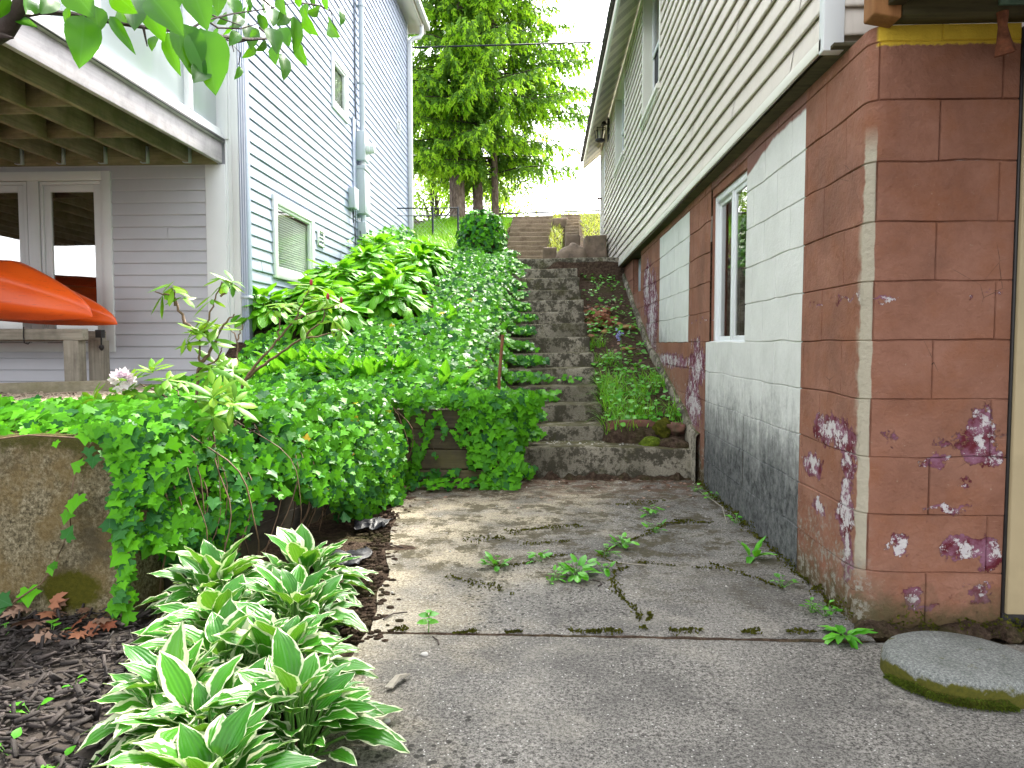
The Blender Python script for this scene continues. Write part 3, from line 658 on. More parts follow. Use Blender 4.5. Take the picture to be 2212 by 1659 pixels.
# ------------------------------------------------------------------ the two concrete slabs
def slab(name, x_of_y0, x1, y0, y1, mat, lab):
    ny = max(2, int((y1 - y0) / 0.06)); yv = np.linspace(y0, y1, ny); nxx = 60
    P = np.zeros((nxx + 2, ny + 2, 3))
    for j in range(ny + 2):
        y = yv[min(max(j - 1, 0), ny - 1)]; xa = x_of_y0(y)
        for i in range(nxx + 2):
            x = xa + (x1 - xa) * min(max(i - 1, 0), nxx - 1) / (nxx - 1)
            e = min(1.0, min(y - y0, y1 - y) / 0.02)
            z = 0.006 * nz(x, y, 0, 1.6) + 0.002 * nz(x, y, 3, 9) - 0.004 * (1 - e)
            if i in (0, nxx + 1) or j in (0, ny + 1): z = -0.06
            P[i, j] = (x + 0.004 * nz(x, y, 1, 6), y + 0.005 * nz(x, y, 7, 9), z)
    mm = M(); mm.grid(P); return obj(name, mm, mat, smooth=50, kind='structure')
slab('pavement', lambda y: -0.62 + 0.02 * nz(0, y, 0, 4) + 0.10 * max(0.0, 2.2 - y), 3.2, -4.0, 2.492, MT['slabnear'], '')
slab('path', lambda y: -0.60 - 0.16 * (y - 2.5) + 0.06 * nz(2, y, 0, 3) + (0.0 if y < 4 else -0.08 * (y - 4)), 1.115, 2.508, 5.51, MT['slabfar'], '')

# moss in the joint and in the wandering cracks
def moss_tufts(m, pts, w, h, dens=9000, mat=0):
    pts = np.array(pts, float); d = np.concatenate([[0], np.cumsum(np.linalg.norm(np.diff(pts, axis=0), axis=1))]); n = int(d[-1] * w * 2 * dens) + 60
    s = rng.random(n) * d[-1]; q = np.stack([np.interp(s, d, pts[:, 0]), np.interp(s, d, pts[:, 1])], 1)
    t = np.stack([np.interp(s + .01, d, pts[:, 0]) - np.interp(s - .01, d, pts[:, 0]), np.interp(s + .01, d, pts[:, 1]) - np.interp(s - .01, d, pts[:, 1])], 1); t /= np.linalg.norm(t, axis=1, keepdims=True) + 1e-9
    k = np.array([max(0.0, .85 + 1.9 * mnoise.noise(Vector((a * 9, b * 9, 2)))) for a, b in q]); wob = np.array([.012 * mnoise.noise(Vector((a * 15, b * 15, 7))) for a, b in q])
    v = rng.normal(size=n) * .5; keep = (np.abs(v) < 1.2) & (k > .12); q, t, k, v, wob = q[keep], t[keep], k[keep], v[keep], wob[keep]; n = len(q)
    P = np.stack([q[:, 0] - t[:, 1] * (v * w * k + wob), q[:, 1] + t[:, 0] * (v * w * k + wob), h * k * np.maximum(0, 1 - v * v) * rng.uniform(.2, 1, n)], 1)
    m.leaves(T_DOT, P, norm(rng.normal(size=(n, 3)) * .7 + np.array([0, -.2, .9])), norm(rng.normal(size=(n, 3)) + np.array([0, -1, .6])), np.stack([rng.uniform(.004, .010, n), rng.uniform(.004, .011, n), np.ones(n)], 1), None, mat)
def moss_ribbon(m, pts, w, h, mat=0, lumpy=0.6):
    pts = np.array(pts, float); d = np.concatenate([[0], np.cumsum(np.linalg.norm(np.diff(pts, axis=0), axis=1))])
    n = max(6, int(d[-1] / 0.012)); s = np.linspace(0, d[-1], n)
    q = np.stack([np.interp(s, d, pts[:, k]) for k in range(2)], 1)
    for i in range(n): q[i] += 0.007 * np.array([nz(q[i, 0], q[i, 1], 1, 17), nz(q[i, 0], q[i, 1], 4, 17)])
    t = np.gradient(q, axis=0); t /= np.linalg.norm(t, axis=1, keepdims=True); nn = np.stack([-t[:, 1], t[:, 0]], 1)
    P = np.zeros((n, 7, 3))
    for i in range(n):
        k = max(0.1, 1 + lumpy * 2.2 * nz(q[i, 0], q[i, 1], 0, 13)) * (min(1, i / 3, (n - 1 - i) / 3) * 0.9 + 0.1)
        for j in range(7):
            v = -1 + j / 3.0
            P[i, j, :2] = q[i] + nn[i] * v * w * k * (1 + 0.35 * nz(q[i, 0], q[i, 1], v * 3, 40)); P[i, j, 2] = -0.004 + h * k * (1 - v * v) * (1 + 0.4 * nz(q[i, 0] * 1.0, q[i, 1], v, 60))
    m.grid(P, mat)
def gp(*pix): return [onz(x, y, 0)[:2] for x, y in pix]
m = M()
moss_tufts(m, gp((1392, 1362), (1372, 1318), (1342, 1288), (1322, 1262), (1330, 1238), (1380, 1214)), 0.017, 0.014)
moss_tufts(m, gp((1388, 1362), (1398, 1340), (1402, 1326)), 0.022, 0.016)
moss_tufts(m, gp((1335, 1224), (1290, 1200), (1340, 1176), (1385, 1160), (1425, 1146)), 0.011, 0.009)
moss_tufts(m, gp((1375, 1216), (1440, 1222), (1500, 1226), (1560, 1232)), 0.007, 0.008)
moss_tufts(m, gp((1060, 1228), (1110, 1222), (1160, 1216)), 0.012, 0.01)
moss_tufts(m, gp((1530, 1222), (1600, 1240), (1655, 1258), (1690, 1275)), 0.010, 0.010)
moss_tufts(m, gp((1400, 1150), (1440, 1132), (1480, 1128)), 0.02, 0.008)
for a, b, w in ((1228, 1330, .010), (1260, 1345, .013), (1448, 1520, .014), (1600, 1640, .014), (1700, 1760, .012), (980, 1030, .006), (850, 880, .007), (1090, 1130, .006)):
    moss_tufts(m, gp((a, 1367), (b, 1365)), w, 0.011)
moss_tufts(m, [(1.09, 2.60), (1.4, 2.585), (1.7, 2.59), (2.2, 2.59)], 0.045, 0.05)
moss_tufts(m, [(1.085, 2.65), (1.09, 3.2), (1.09, 4.0), (1.09, 5.3)], 0.03, 0.035)
for pl, w_ in ((((1000, 1168), (1090, 1162)), .05), (((1095, 1150), (1180, 1140), (1255, 1136)), .06), (((1120, 1178), (1230, 1170)), .035), (((1330, 1092), (1440, 1082)), .07), (((1450, 1125), (1540, 1130)), .05), (((1170, 1205), (1240, 1200)), .03), (((960, 1245), (1040, 1262), (1110, 1285)), .05)): moss_tufts(m, gp(*pl), w_, 0.006, 2600)
obj('moss', m, MT['moss'], smooth=170, kind='stuff', label='olive green moss growing along the cracks and joint of the concrete')
m = M()
moss_ribbon(m, [(-0.95, 2.50), (-0.3, 2.50), (0.5, 2.50), (1.1, 2.50)], 0.011, 0.004, lumpy=0.2)
moss_ribbon(m, [(-0.9, 5.40), (-0.2, 5.46), (0.5, 5.47), (1.08, 5.47)], 0.05, 0.03, lumpy=0.9)
for k in range(700):
    y = rng.uniform(2.4, 5.2); x = -0.66 - 0.165 * (y - 2.5) + rng.normal() * 0.06; r = rng.uniform(.004, .014); lump(m, (x, y, .0), (r * 1.3, r, r * .7), n=4, amp=.3, seed=k * .37)
moss_ribbon(m, [(1.08, 2.60), (1.4, 2.60), (1.7, 2.60), (2.4, 2.62)], 0.06, 0.028, lumpy=0.5)
obj('dirt', m, MT['soil'], smooth=170, kind='stuff', label='dark dirt lying in the slab joint and along the slab edges')

# ------------------------------------------------------------------ lower flight of steps: one thing, each step a part
stairs = thing('concrete_steps', 'mossy grey concrete steps climbing the alley beside the cream sided house', 'steps', (0.1, 5.5, 0))
for k in range(14):
    z1 = ST_Z[k]; z0 = (ST_Z[k - 1] if k else 0) - 0.05; y0 = ST_Y[k]
    y1 = (ST_Y[k + 1] + 0.08) if k < 13 else 13.1
    xr = 1.085 if k == 0 else (1.03 if k == 13 else 0.47 - 0.004 * k + 0.02 * nz(k, 3, 1, 2.7)); xl = -0.30 if k == 0 else (-0.62 if k < 13 else -0.95)
    m = M(); sd = k * 3.1
    rough_box(m, xl, xr, y0, y1, z0, z1, 0.05 if k < 13 else 0.11, 0.007, 5, 0.016, seed=sd, warp=lambda P, sd=sd: P + np.stack([0 * P[..., 0], 0.012 * np.sin(P[..., 0] * 5 + sd), 0.006 * np.sin(P[..., 0] * 4 + sd * 2)], -1))
    obj('step', m, MT['steps'], stairs, smooth=60)
up = thing('upper_concrete_steps', 'sunlit brown concrete steps farther up the hill under the overhead wires', 'steps', (-0.38, 13, 2.2))
for k in range(12):
    y0 = 13 + 0.3 * k; z1 = 2.2 + 0.131 * (k + 1); m = M()
    rough_box(m, -0.80 + 0.006 * k, -0.06 + 0.018 * k, y0, y0 + (0.34 if k < 11 else 2.0), z1 - 0.19, z1, 0.12, 0.006, 4, 0.012, seed=k * 2.3)
    obj('step', m, MT['upsteps'], up, smooth=60)
m = M(); rough_box(m, -0.95, 1.03, 13.0, 13.02, 1.9, 2.2, 0.2)
side = thing('narrow_stone_steps', 'narrow crooked stone steps in the grass right of the sunlit flight', 'steps', (0.45, 13.3, 2.5))
for k in range(8):
    y0 = 13.4 + 0.42 * k; z1 = 2.93 + 0.125 * k; m = M()
    rough_box(m, 0.34 + 0.012 * k, 0.58 + 0.02 * k, y0, y0 + 0.5, z1 - 0.24, z1, 0.1, 0.014, 4, 0.02, seed=k * 4.1)
    obj('step', m, MT['upsteps'], side, smooth=60)
# stones round the landing
def stone_box(name, label, b, amp=0.02, seed=0, mt='stone', rnd=0.03, grp=None):
    m = M(); rough_box(m, *b, step=0.06, amp=amp, freq=4, rnd=rnd, seed=seed); o = obj(name, m, MT[mt], smooth=60); return tag(o, label, 'stone', grp)
m = M(); lump(m, (0.40, 12.05, 2.27), (0.27, 0.22, 0.33), amp=0.28, freq=1.2, seed=2.0, flat=2.1); tag(obj('boulder', m, MT['stone'], smooth=170), 'rounded boulder lying in front of the stone block at the landing', 'boulder')
stone_box('stone_block', 'tall upright stone block against the far corner of the cream house', (0.62, 0.98, 12.2, 12.6, 2.1, 2.76), seed=3)
stone_box('stone_block', 'squarish stone at the foot of the narrow stone steps', (0.32, 0.57, 12.75, 13.15, 2.2, 2.86), seed=5)
stone_box('stone_kerb', 'low mossy stone edging left of the boulder at the landing', (-0.06, 0.17, 12.45, 12.75, 2.1, 2.60), seed=7)
stone_box('stone_kerb', 'low dark stone edging across the top of the bright grass strip', (0.13, 0.46, 15.7, 15.95, 3.2, 3.63), seed=9)

# ------------------------------------------------------------------ retaining walls on the plant side
m = M()
def batter(P):
    P = P.copy(); P[..., 1] += 0.09 * np.clip(P[..., 2] / 0.66, 0, 1) * (P[..., 1] < 2.7); return P
rough_box(m, -6.5, -1.53, 2.585, 2.86, -0.25, 0.655, 0.05, 0.012, 5, 0.014, warp=batter)
tag(obj('retaining_wall', m, MT['cwall'], smooth=60), 'stained concrete retaining wall behind the mulch bed, topped with ivy', 'wall')
tw = thing('timber_retaining_wall', 'dark timber retaining wall with ivy hanging over it beside the lowest step', 'wall', (-0.8, 5.2, 0))
for k in range(4):
    m = M(); z0 = -0.03 + 0.143 * k
    rough_box(m, -1.22, -0.40 - (0.0 if k < 3 else 0.02), 5.155, 5.30, z0 + 0.002, z0 + 0.14, 0.09, 0.005, 6, 0.009, seed=k * 7)
    obj('timber', m, MT['timber'], tw, smooth=60)
m = M(); rough_box(m, -0.395, -0.335, 5.12, 5.26, -0.03, 0.52, 0.09, 0.004, 6, 0.008, seed=3); obj('end_post', m, MT['timber'], tw, smooth=60)
tw2 = thing('timber_retaining_wall', 'long dark timber wall almost hidden behind the ivy curtain', 'wall', (-1.4, 3.9, 0))
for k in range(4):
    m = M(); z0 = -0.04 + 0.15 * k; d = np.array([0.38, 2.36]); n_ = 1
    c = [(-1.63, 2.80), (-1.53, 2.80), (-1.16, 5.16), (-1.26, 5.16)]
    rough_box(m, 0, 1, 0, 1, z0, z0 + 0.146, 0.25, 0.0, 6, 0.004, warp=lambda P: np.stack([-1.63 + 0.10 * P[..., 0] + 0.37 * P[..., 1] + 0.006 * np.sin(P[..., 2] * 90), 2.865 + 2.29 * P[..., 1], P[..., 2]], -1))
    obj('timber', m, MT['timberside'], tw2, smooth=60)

# ------------------------------------------------------------------ siding, block walls, windows
def siding(m, axis, c, out, u0, u1, z0, z1, e, openings=(), lap=0.021, warp=None, seam=2.7, seed=1, mg=-0.3):
    rs = random.Random(seed); nC = int(math.ceil((z1 - z0) / e))
    for k in range(nC):
        za = z0 + k * e; zb = min(za + e, z1); segs = [(u0, u1)]
        for (a, b, oz0, oz1) in openings:
            if oz0 + e * mg < (za + zb) / 2 < oz1 - e * mg:
                segs = [t for s in segs for t in ((s[0], min(s[1], a)), (max(s[0], b), s[1])) if t[1] - t[0] > 1e-4]
        fin = []
        for a, b in segs:
            j = a; cut = u0 + rs.random() * seam
            while cut < b:
                if cut > a + 0.15 and cut < b - 0.15: fin.append((j, cut)); j = cut
                cut += seam * (0.75 + 0.4 * rs.random())
            fin.append((j, b))
        for q, (a, b) in enumerate(fin):
            a, b = a + 0.0012, b - 0.0012; n = max(1, int((b - a) / (0.5 if warp else 3))); us = np.linspace(a, b, n + 1); ex = 0.0022 * (q % 2)
            prof = [(0.0, za + 0.012), (lap * 0.45 + ex, za + 0.004), (lap * 0.8 + ex, za), (lap + ex, za + 0.004), (lap * 0.97 + ex, za + 0.012), (lap * 0.35 + ex, zb - 0.012), (0.0 + ex, zb + 0.012)]
            P = np.zeros((n + 1, len(prof), 3))
            for i, u in enumerate(us):
                for j2, (o, z) in enumerate(prof):
                    do, dz = warp(u, z) if warp else (0, 0)
                    if axis == 'Y': P[i, j2] = (c + out * (o + do), u, z + dz)
                    else: P[i, j2] = (u, c + out * (o + do), z + dz)
            m.grid(P)

def path_fn(pts):
    pts = np.array(pts, float); d = np.concatenate([[0], np.cumsum(np.linalg.norm(np.diff(pts, axis=0), axis=1))])
    def pos(s): return np.array([np.interp(s, d, pts[:, 0]), np.interp(s, d, pts[:, 1])])
    def nrm(s):
        t = pos(min(s + 0.01, d[-1])) - pos(max(s - 0.01, 0)); t /= np.linalg.norm(t); return np.array([t[1], -t[0]])
    return pos, nrm, d
def block_wall(m, pts, zs, off, openings=(), L=0.406, gr=0.0042, matfn=None, cuts=(), flip=1, seed=0):
    pos, nrm, d = path_fn(pts); rs = random.Random(seed)
    for k in range(len(zs) - 1):
        za, zb = zs[k], zs[k + 1]; j = off[k % len(off)]; js = [0.0]
        while j < d[-1]:
            if j > 0.02: js.append(j)
            j += L
        js.append(d[-1]); js = sorted(set(js) | set(c for c in cuts))
        for a, b in zip(js[:-1], js[1:]):
            segs = [(a, b)]
            for (o0, o1, oz0, oz1) in openings:
                if oz0 < (za + zb) / 2 < oz1: segs = [t for s in segs for t in ((s[0], min(s[1], o0)), (max(s[0], o1), s[1])) if t[1] - t[0] > 1e-4]
            for s0, s1 in segs:
                if s1 - s0 < 0.012: continue
                ss = sorted(set([s0, s0 + gr, s1 - gr, s1] + [v for v in d if s0 + gr < v < s1 - gr] + list(np.linspace(s0 + gr, s1 - gr, 9))))
                zz = [za, za + gr, za + (zb - za) / 3, za + (zb - za) * 2 / 3, zb - gr, zb]; pr = 0.003 * rs.random()
                P = np.zeros((len(ss), len(zz), 3)); iscut = {x for x in cuts}
                for i, s in enumerate(ss):
                    q = pos(s); n2 = nrm(s) * flip
                    for jz, z in enumerate(zz):
                        dp = pr + 0.0012 * nz(q[0], q[1], z, 6)
                        eS = (i == 0 and s0 not in iscut) or (i == len(ss) - 1 and s1 not in iscut)
                        if eS or jz in (0, len(zz) - 1): dp = -gr * 1.3 * min(1.3, max(0.65, 1.0 + 0.8 * nz(q[0], q[1], z, 4.3))) + 0.0015 * nz(q[0], q[1], z, 25)
                        zz_ = z + 0.007 * nz(q[0], q[1], (za if jz < 3 else zb) * 3, 5) * (1 if 0.1 < z < 2.0 else 0)
                        P[i, jz] = (q[0] + n2[0] * dp, q[1] + n2[1] * dp, zz_)
                m.grid(P, matfn((s0 + s1) / 2, (za + zb) / 2) if matfn else 0)

def frame_x(m, X, out, y0, y1, z0, z1, w, dep, back=0.0, mat=0):     # rectangular ring in a plane x = X; proud by dep towards out
    a, b = sorted((X + out * dep, X - out * back))
    m.box(a, b, y0, y0 + w, z0, z1, mat); m.box(a, b, y1 - w, y1, z0, z1, mat)
    m.box(a, b, y0 + w, y1 - w, z0, z0 + w, mat); m.box(a, b, y0 + w, y1 - w, z1 - w, z1, mat)
def frame_y(m, Y, out, x0, x1, z0, z1, w, dep, back=0.0, mat=0):
    a, b = sorted((Y + out * dep, Y - out * back))
    m.box(x0, x0 + w, a, b, z0, z1, mat); m.box(x1 - w, x1, a, b, z0, z1, mat)
    m.box(x0 + w, x1 - w, a, b, z0, z0 + w, mat); m.box(x0 + w, x1 - w, a, b, z1 - w, z1, mat)

# ================================================================== RIGHT HOUSE
XW, XS, YF = 1.10, 1.04, 2.62
rh = thing('house', 'cream vinyl sided house on a peeling red and white painted block basement', 'house', (3.5, 8, 0))
zc = [0.198 + 0.2032 * (k - 4) for k in range(15)]
r_ = 0.052; arc = [(XW + r_ - r_ * cos(t), YF + r_ - r_ * sin(t)) for t in np.linspace(0, pi / 2, 7)]
pts = [(XW, 13.5), (XW, 3.25)] + arc + [(1.592, YF)]
Lside = 13.5 - 3.25
def s_of_y(y): return 13.5 - y
w0, w1 = s_of_y(5.06), s_of_y(4.17)                      # window opening
cuts = [s_of_y(5.17), s_of_y(3.25), s_of_y(5.06), s_of_y(4.17), s_of_y(5.80), s_of_y(7.30)]
ztop = zc[-1]
ops = [(w0, w1, 0.96, 1.975), (s_of_y(9.55), s_of_y(8.75), 1.62, 2.3)]
zs2 = [z for z in zc if z < 2.0] + [2.02, 2.075]
white = lambda s, z: 1 if ((s > w0 - 0.12 and s < s_of_y(3.25) and not (s < w0 and z > 0.98)) or (s_of_y(7.30) < s < s_of_y(5.80) and z > 0.97 and z < 1.98)) else 0
zs2 = sorted(set(zs2) | {0.95}) if False else zs2
m = M(); block_wall(m, pts, zs2, [0.33, 0.127], ops, matfn=white, cuts=cuts, flip=1, seed=4)
# window reveals and the hidden inner face
m.box(XW + 0.012, XW + 0.2, 5.055, 5.075, 0.96, 2.0, 0); m.box(XW + 0.012, XW + 0.2, 4.150, 4.168, 0.96, 2.0, 1)
m.box(XW + 0.002, XW + 0.2, 4.17, 5.06, 0.950, 0.972, 0); m.box(XW + 0.008, XW + 0.2, 4.17, 5.06, 1.972, 2.07, 0)
m.box(XW + 0.16, XW + 0.2, 8.7, 9.6, 1.5, 2.075, 0); m.box(XW + 0.012, XW + 0.16, 9.552, 9.6, 1.5, 2.07, 0)
obj('foundation_wall', m, [MT['redwall'], MT['whitewall']], rh, smooth=22)
# mossy footing that sticks out along the climbing ground
m = M(); P = []
for y in np.linspace(5.3, 10.8, 40):
    zt = float(strip(max(y, 5.6))) + 0.09 + 0.05 * nz(y, 0, 0, 2); P.append([(XW - 0.035 + 0.008 * nz(y, 1, 0, 5), y, zt - 0.6), (XW - 0.035 + 0.008 * nz(y, 3, 0, 5), y, zt - 0.02), (XW - 0.02, y, zt), (XW + 0.02, y, zt + 0.005)])
m.grid(np.array(P)); obj('footing', m, MT['steps'], rh, smooth=60)

# basement window (white slider)
wf = M(); X0 = XW + 0.04
frame_x(wf, X0, -1, 4.172, 5.058, 0.974, 1.972, 0.045, 0.014, 0.05); wf.box(X0 - 0.010, X0 + 0.04, 4.60, 4.635, 1.009, 1.937)
win = obj('window', wf, MT['white'], rh, bevel=0.003, label='white basement sliding window set in the block wall')
for (a, b, dx) in ((4.209, 4.598, 0.0), (4.637, 5.021, 0.012)):
    s = M(); frame_x(s, X0 + dx, -1, a, b, 1.011, 1.935, 0.036, 0.004, 0.02); obj('sash', s, MT['white'], win, bevel=0.003)
    p = M(); p.quad((X0 + dx + 0.004, a + 0.04, 1.05), (X0 + dx + 0.004, b - 0.04, 1.05), (X0 + dx + 0.004, b - 0.04, 1.896), (X0 + dx + 0.004, a + 0.04, 1.896)); obj('pane', p, MT['darkglass'], win)
s = M(); s.box(X0 + 0.14, X0 + 0.16, 4.6, 5.05, 0.98, 1.96); P = np.array([[(X0 + 0.10 + 0.012 * sin(y * 95), y, z) for z in (0.98, 1.95)] for y in np.linspace(4.68, 5.05, 50)]); s.grid(P); obj('curtain', s, MT['shade'], win)
s = M(); s.box(X0 + 0.5, X0 + 0.52, 4.0, 5.3, 0.8, 2.06); obj('room', s, MT['interior'], win)
# small far basement window of glass blocks
s = M(); frame_x(s, XW + 0.09, -1, 8.752, 9.548, 1.62, 2.06, 0.03, 0.02, 0.05)
for k in range(1, 4): s.box(XW + 0.08, XW + 0.12, 8.75 + 0.2 * k - 0.006, 8.75 + 0.2 * k + 0.006, 1.65, 2.03)
gb = obj('window', s, MT['greybox'], rh, label='small dark glass block window at the far end of the basement')
s = M(); s.box(XW + 0.10, XW + 0.13, 8.78, 9.52, 1.65, 2.03); obj('pane', s, MT['screen'], gb)

# siding of the long wall
def sag(u, z):
    k = max(0.0, 1 - abs(u - 12.6) / 2.4); k = k * k * (3 - 2 * k); h = max(0.0, 1 - (z - 2.1) / 1.9)
    return 0.012 * nz(u * 0.7, z, 0, 1.0) + 0.03 * k * h, -0.055 * k * h
W1 = (6.93, 8.17, 3.36, 4.69); W2 = (9.97, 11.34, 3.53, 4.66)
m = M()
ops = [(W1[0], W1[1], W1[2], W1[3]), (W2[0], W2[1], W2[2], W2[3]), (13.3, 14.34, 2.1, 4.55)]
siding(m, 'Y', XS, -1, 2.86, 11.05, 2.13, 2.545, 0.104, [], warp=lambda u, z: (0.012 * nz(u * 0.7, z, 0, 1.0), 0))
siding(m, 'Y', XS, -1, 2.86, 14.35, 2.545, 4.72, 0.104, ops, warp=sag, seed=3)
siding(m, 'X', 2.86, -1, 1.06, 7.0, 2.13, 4.7, 0.104, [])
siding(m, 'Y', XS, -1, 11.05, 13.3, 2.25, 2.545, 0.104, [], warp=sag, seed=8)
m.quad((XS + 0.02, 14.35, 2), (9, 14.35, 2), (9, 14.35, 5), (XS + 0.02, 14.35, 5))
m.quad((XS + 0.02, 2.875, 2.1), (9, 2.875, 2.1), (9, 2.875, 5), (XS + 0.02, 2.875, 5))
m.quad((XS + 0.36, 2.9, 2.1), (XS + 0.36, 14.3, 2.1), (XS + 0.36, 14.3, 4.75), (XS + 0.36, 2.9, 4.75))  # unseen backing sheet, added to stop sunlight leaking through the wall
obj('siding', m, MT['sidR'], rh)
m = M(); m.box(XS - 0.026, XS - 0.012, 2.86, 11.05, 2.085, 2.132); m.box(XS - 0.022, XS + 0.02, 11.035, 11.06, 2.13, 2.3); obj('starter_strip', m, MT['offwhite'], rh, bevel=0.003)
m = M(); m.box(XS + 0.0, XW + 0.3, 2.80, 13.2, 2.077, 2.090); obj('sill_plate', m, MT['darkbeam'], rh)
m = M(); m.box(XS - 0.026, XS + 0.05, 2.835, 2.885, 2.075, 4.7); obj('corner_trim', m, MT['white'], rh, bevel=0.004)
m = M(); m.box(XS - 0.02, XS + 0.03, 14.32, 14.36, 2.2, 4.6); obj('corner_trim', m, MT['white'], rh, bevel=0.004)
for (y0, y1, z0, z1), lab in ((W1, 'tall recessed double hung window nearest the front of the cream wall'), (W2, 'recessed double hung window farther along the cream wall')):
    s = M(); frame_x(s, XS, -1, y0, y1, z0, z1, 0.05, 0.022, 0.10)
    s.box(XS - 0.05, XS + 0.02, y0 - 0.02, y1 + 0.04, z0 - 0.045, z0)
    s.box(XS - 0.03, XS + 0.01, y0 - 0.0, y1 + 0.02, z0 - 0.075, z0 - 0.045)
    w = obj('window', s, MT['offwhite'], rh, bevel=0.004, label=lab)
    s = M(); zm = (z0 + z1) / 2; frame_x(s, XS + 0.085, -1, y0 + 0.05, y1 - 0.05, z0 + 0.05, zm + 0.02, 0.04, 0.0, 0.03); frame_x(s, XS + 0.075, -1, y0 + 0.05, y1 - 0.05, zm - 0.02, z1 - 0.05, 0.04, 0.0, 0.03); obj('sash', s, MT['white'], w, bevel=0.003)
    s = M(); s.quad((XS + 0.10, y0 + .09, z0 + .09), (XS + 0.10, y1 - .09, z0 + .09), (XS + 0.10, y1 - .09, zm), (XS + 0.10, y0 + .09, zm)); obj('screen', s, MT['screen'], w)
    s = M(); s.quad((XS + 0.095, y0 + .09, zm + .02), (XS + 0.095, y1 - .09, zm + .02), (XS + 0.095, y1 - .09, z1 - .09), (XS + 0.095, y0 + .09, z1 - .09)); obj('pane', s, MT['darkglass'], w)
    s = M(); s.box(XS + 0.3, XS + 0.32, y0, y1, z0, z1); obj('room', s, MT['interior'], w)
# far side door
s = M(); frame_x(s, XS, -1, 13.32, 14.33, 2.22, 4.55, 0.07, 0.02, 0.05); dr = obj('door', s, MT['white'], rh, bevel=0.004, label='white side door with peeling paint at the far end')
s = M(); s.box(XS - 0.005, XS + 0.03, 13.39, 14.26, 2.22, 4.48)
for (a, b, c, d) in ((13.5, 13.8, 2.5, 3.2), (13.88, 14.18, 2.5, 3.2), (13.5, 13.8, 3.4, 4.3), (13.88, 14.18, 3.4, 4.3)): frame_x(s, XS - 0.005, -1, a, b, c, d, 0.025, 0.01, 0.0)
obj('door_leaf', s, MT['doorpaint'], dr, bevel=0.003)
s = M(); s.tube([(XS - 0.005, 14.15, 3.72), (XS - 0.05, 14.15, 3.72), (XS - 0.075, 14.15, 3.72), (XS - 0.09, 14.15, 3.72)], [0.015, 0.015, 0.035, 0.02], 10); obj('door_knob', s, MT['brass'], dr, smooth=40)
# eave: sloping soffit, fascia, roof
XE = 0.725
m = M(); P = np.array([[(XE + 0.015, y, 4.46), (XS + 0.0, y, 4.73)] for y in np.linspace(2.3, 14.85, 60)]); m.grid(P); obj('soffit', m, MT['soffit'], rh)
m = M(); m.hexa([(XE - 0.012, 2.2, 4.44), (XE + 0.014, 2.2, 4.44), (XE + 0.014, 14.87, 4.44), (XE - 0.012, 14.87, 4.44), (XE - 0.012, 2.2, 4.57), (XE + 0.014, 2.2, 4.57), (XE + 0.014, 14.87, 4.57), (XE - 0.012, 14.87, 4.57)])
m.hexa([(XE + .016, 14.852, 4.44), (XS + .02, 14.852, 4.70), (XS + .02, 14.872, 4.70), (XE + .016, 14.872, 4.44), (XE + .016, 14.852, 4.58), (XS + .02, 14.852, 4.84), (XS + .02, 14.872, 4.84), (XE + .016, 14.872, 4.58)])
m.hexa([(XS + .02, 14.852, 4.70), (4.2, 14.852, 6.5), (4.2, 14.872, 6.5), (XS + .02, 14.872, 4.70), (XS + .02, 14.852, 4.84), (4.2, 14.852, 6.66), (4.2, 14.872, 6.66), (XS + .02, 14.872, 4.84)])
m.box(XS - 0.03, XS + 0.01, 2.86, 14.35, 4.665, 4.70)
obj('fascia', m, MT['offwhite'], rh)
m = M()
for sx in (0, 1):
    a = [(XE - 0.05, 4.575), (4.2, 6.67)] if not sx else [(4.2, 6.67), (7.75, 4.575)]
    m.hexa([(a[0][0], 2.1, a[0][1]), (a[1][0], 2.1, a[1][1]), (a[1][0], 14.93, a[1][1]), (a[0][0], 14.93, a[0][1]), (a[0][0], 2.1, a[0][1] + .05), (a[1][0], 2.1, a[1][1] + .05), (a[1][0], 14.93, a[1][1] + .05), (a[0][0], 14.93, a[0][1] + .05)])
for k in range(60): y = 2.2 + k * 0.212; m.box(XE - 0.062, XE - 0.03, y, y + 0.19, 4.578, 4.612 + 0.008 * (k % 3))
obj('roof', m, MT['roof'], rh)
# porch on the front
pc = M(); pc.box(1.16, 3.2, 2.53, 2.615, 2.072, 2.42); pc.box(1.11, 1.16, -1.9, 2.53, 2.10, 2.36)
for k in range(5): pc.box(1.62 + 0.4 * k, 1.66 + 0.4 * k, -1.8, 2.53, 2.22, 2.40)
porch = obj('porch_beam', pc, MT['darkbeam'], rh)
s = M()
for k in range(17): s.box(1.02, 3.3, -1.98 + 0.267 * k, -1.98 + 0.267 * k + 0.262, 2.42, 2.45)  # unseen floor, run far forward to shade the top of the red wall
obj('porch_floor', s, MT['darkbeam'], rh)
s = M(); s.hexa([(1.075, 2.55, 2.085), (1.155, 2.53, 2.06), (1.155, 2.62, 2.06), (1.075, 2.64, 2.085), (1.075, 2.55, 3.4), (1.155, 2.53, 3.4), (1.155, 2.62, 3.4), (1.075, 2.64, 3.4)]); pp = obj('porch_post', s, MT['brownwood'], rh, bevel=0.006)
s = M(); s.tube([(1.095, 2.553, 2.155), (1.095, 2.535, 2.155), (1.095, 2.528, 2.155)], [0.011, 0.011, 0.004], 8); obj('bolt', s, MT['white'], pp, smooth=40)
s = M(); s.box(1.478, 1.50, 2.44, 2.529, 2.115, 2.40); s.box(1.50, 1.55, 2.49, 2.529, 2.10, 2.14); s.box(1.455, 1.56, 2.515, 2.529, 2.09, 2.4); obj('joist_hanger', s, MT['verdigris'], rh, bevel=0.003)
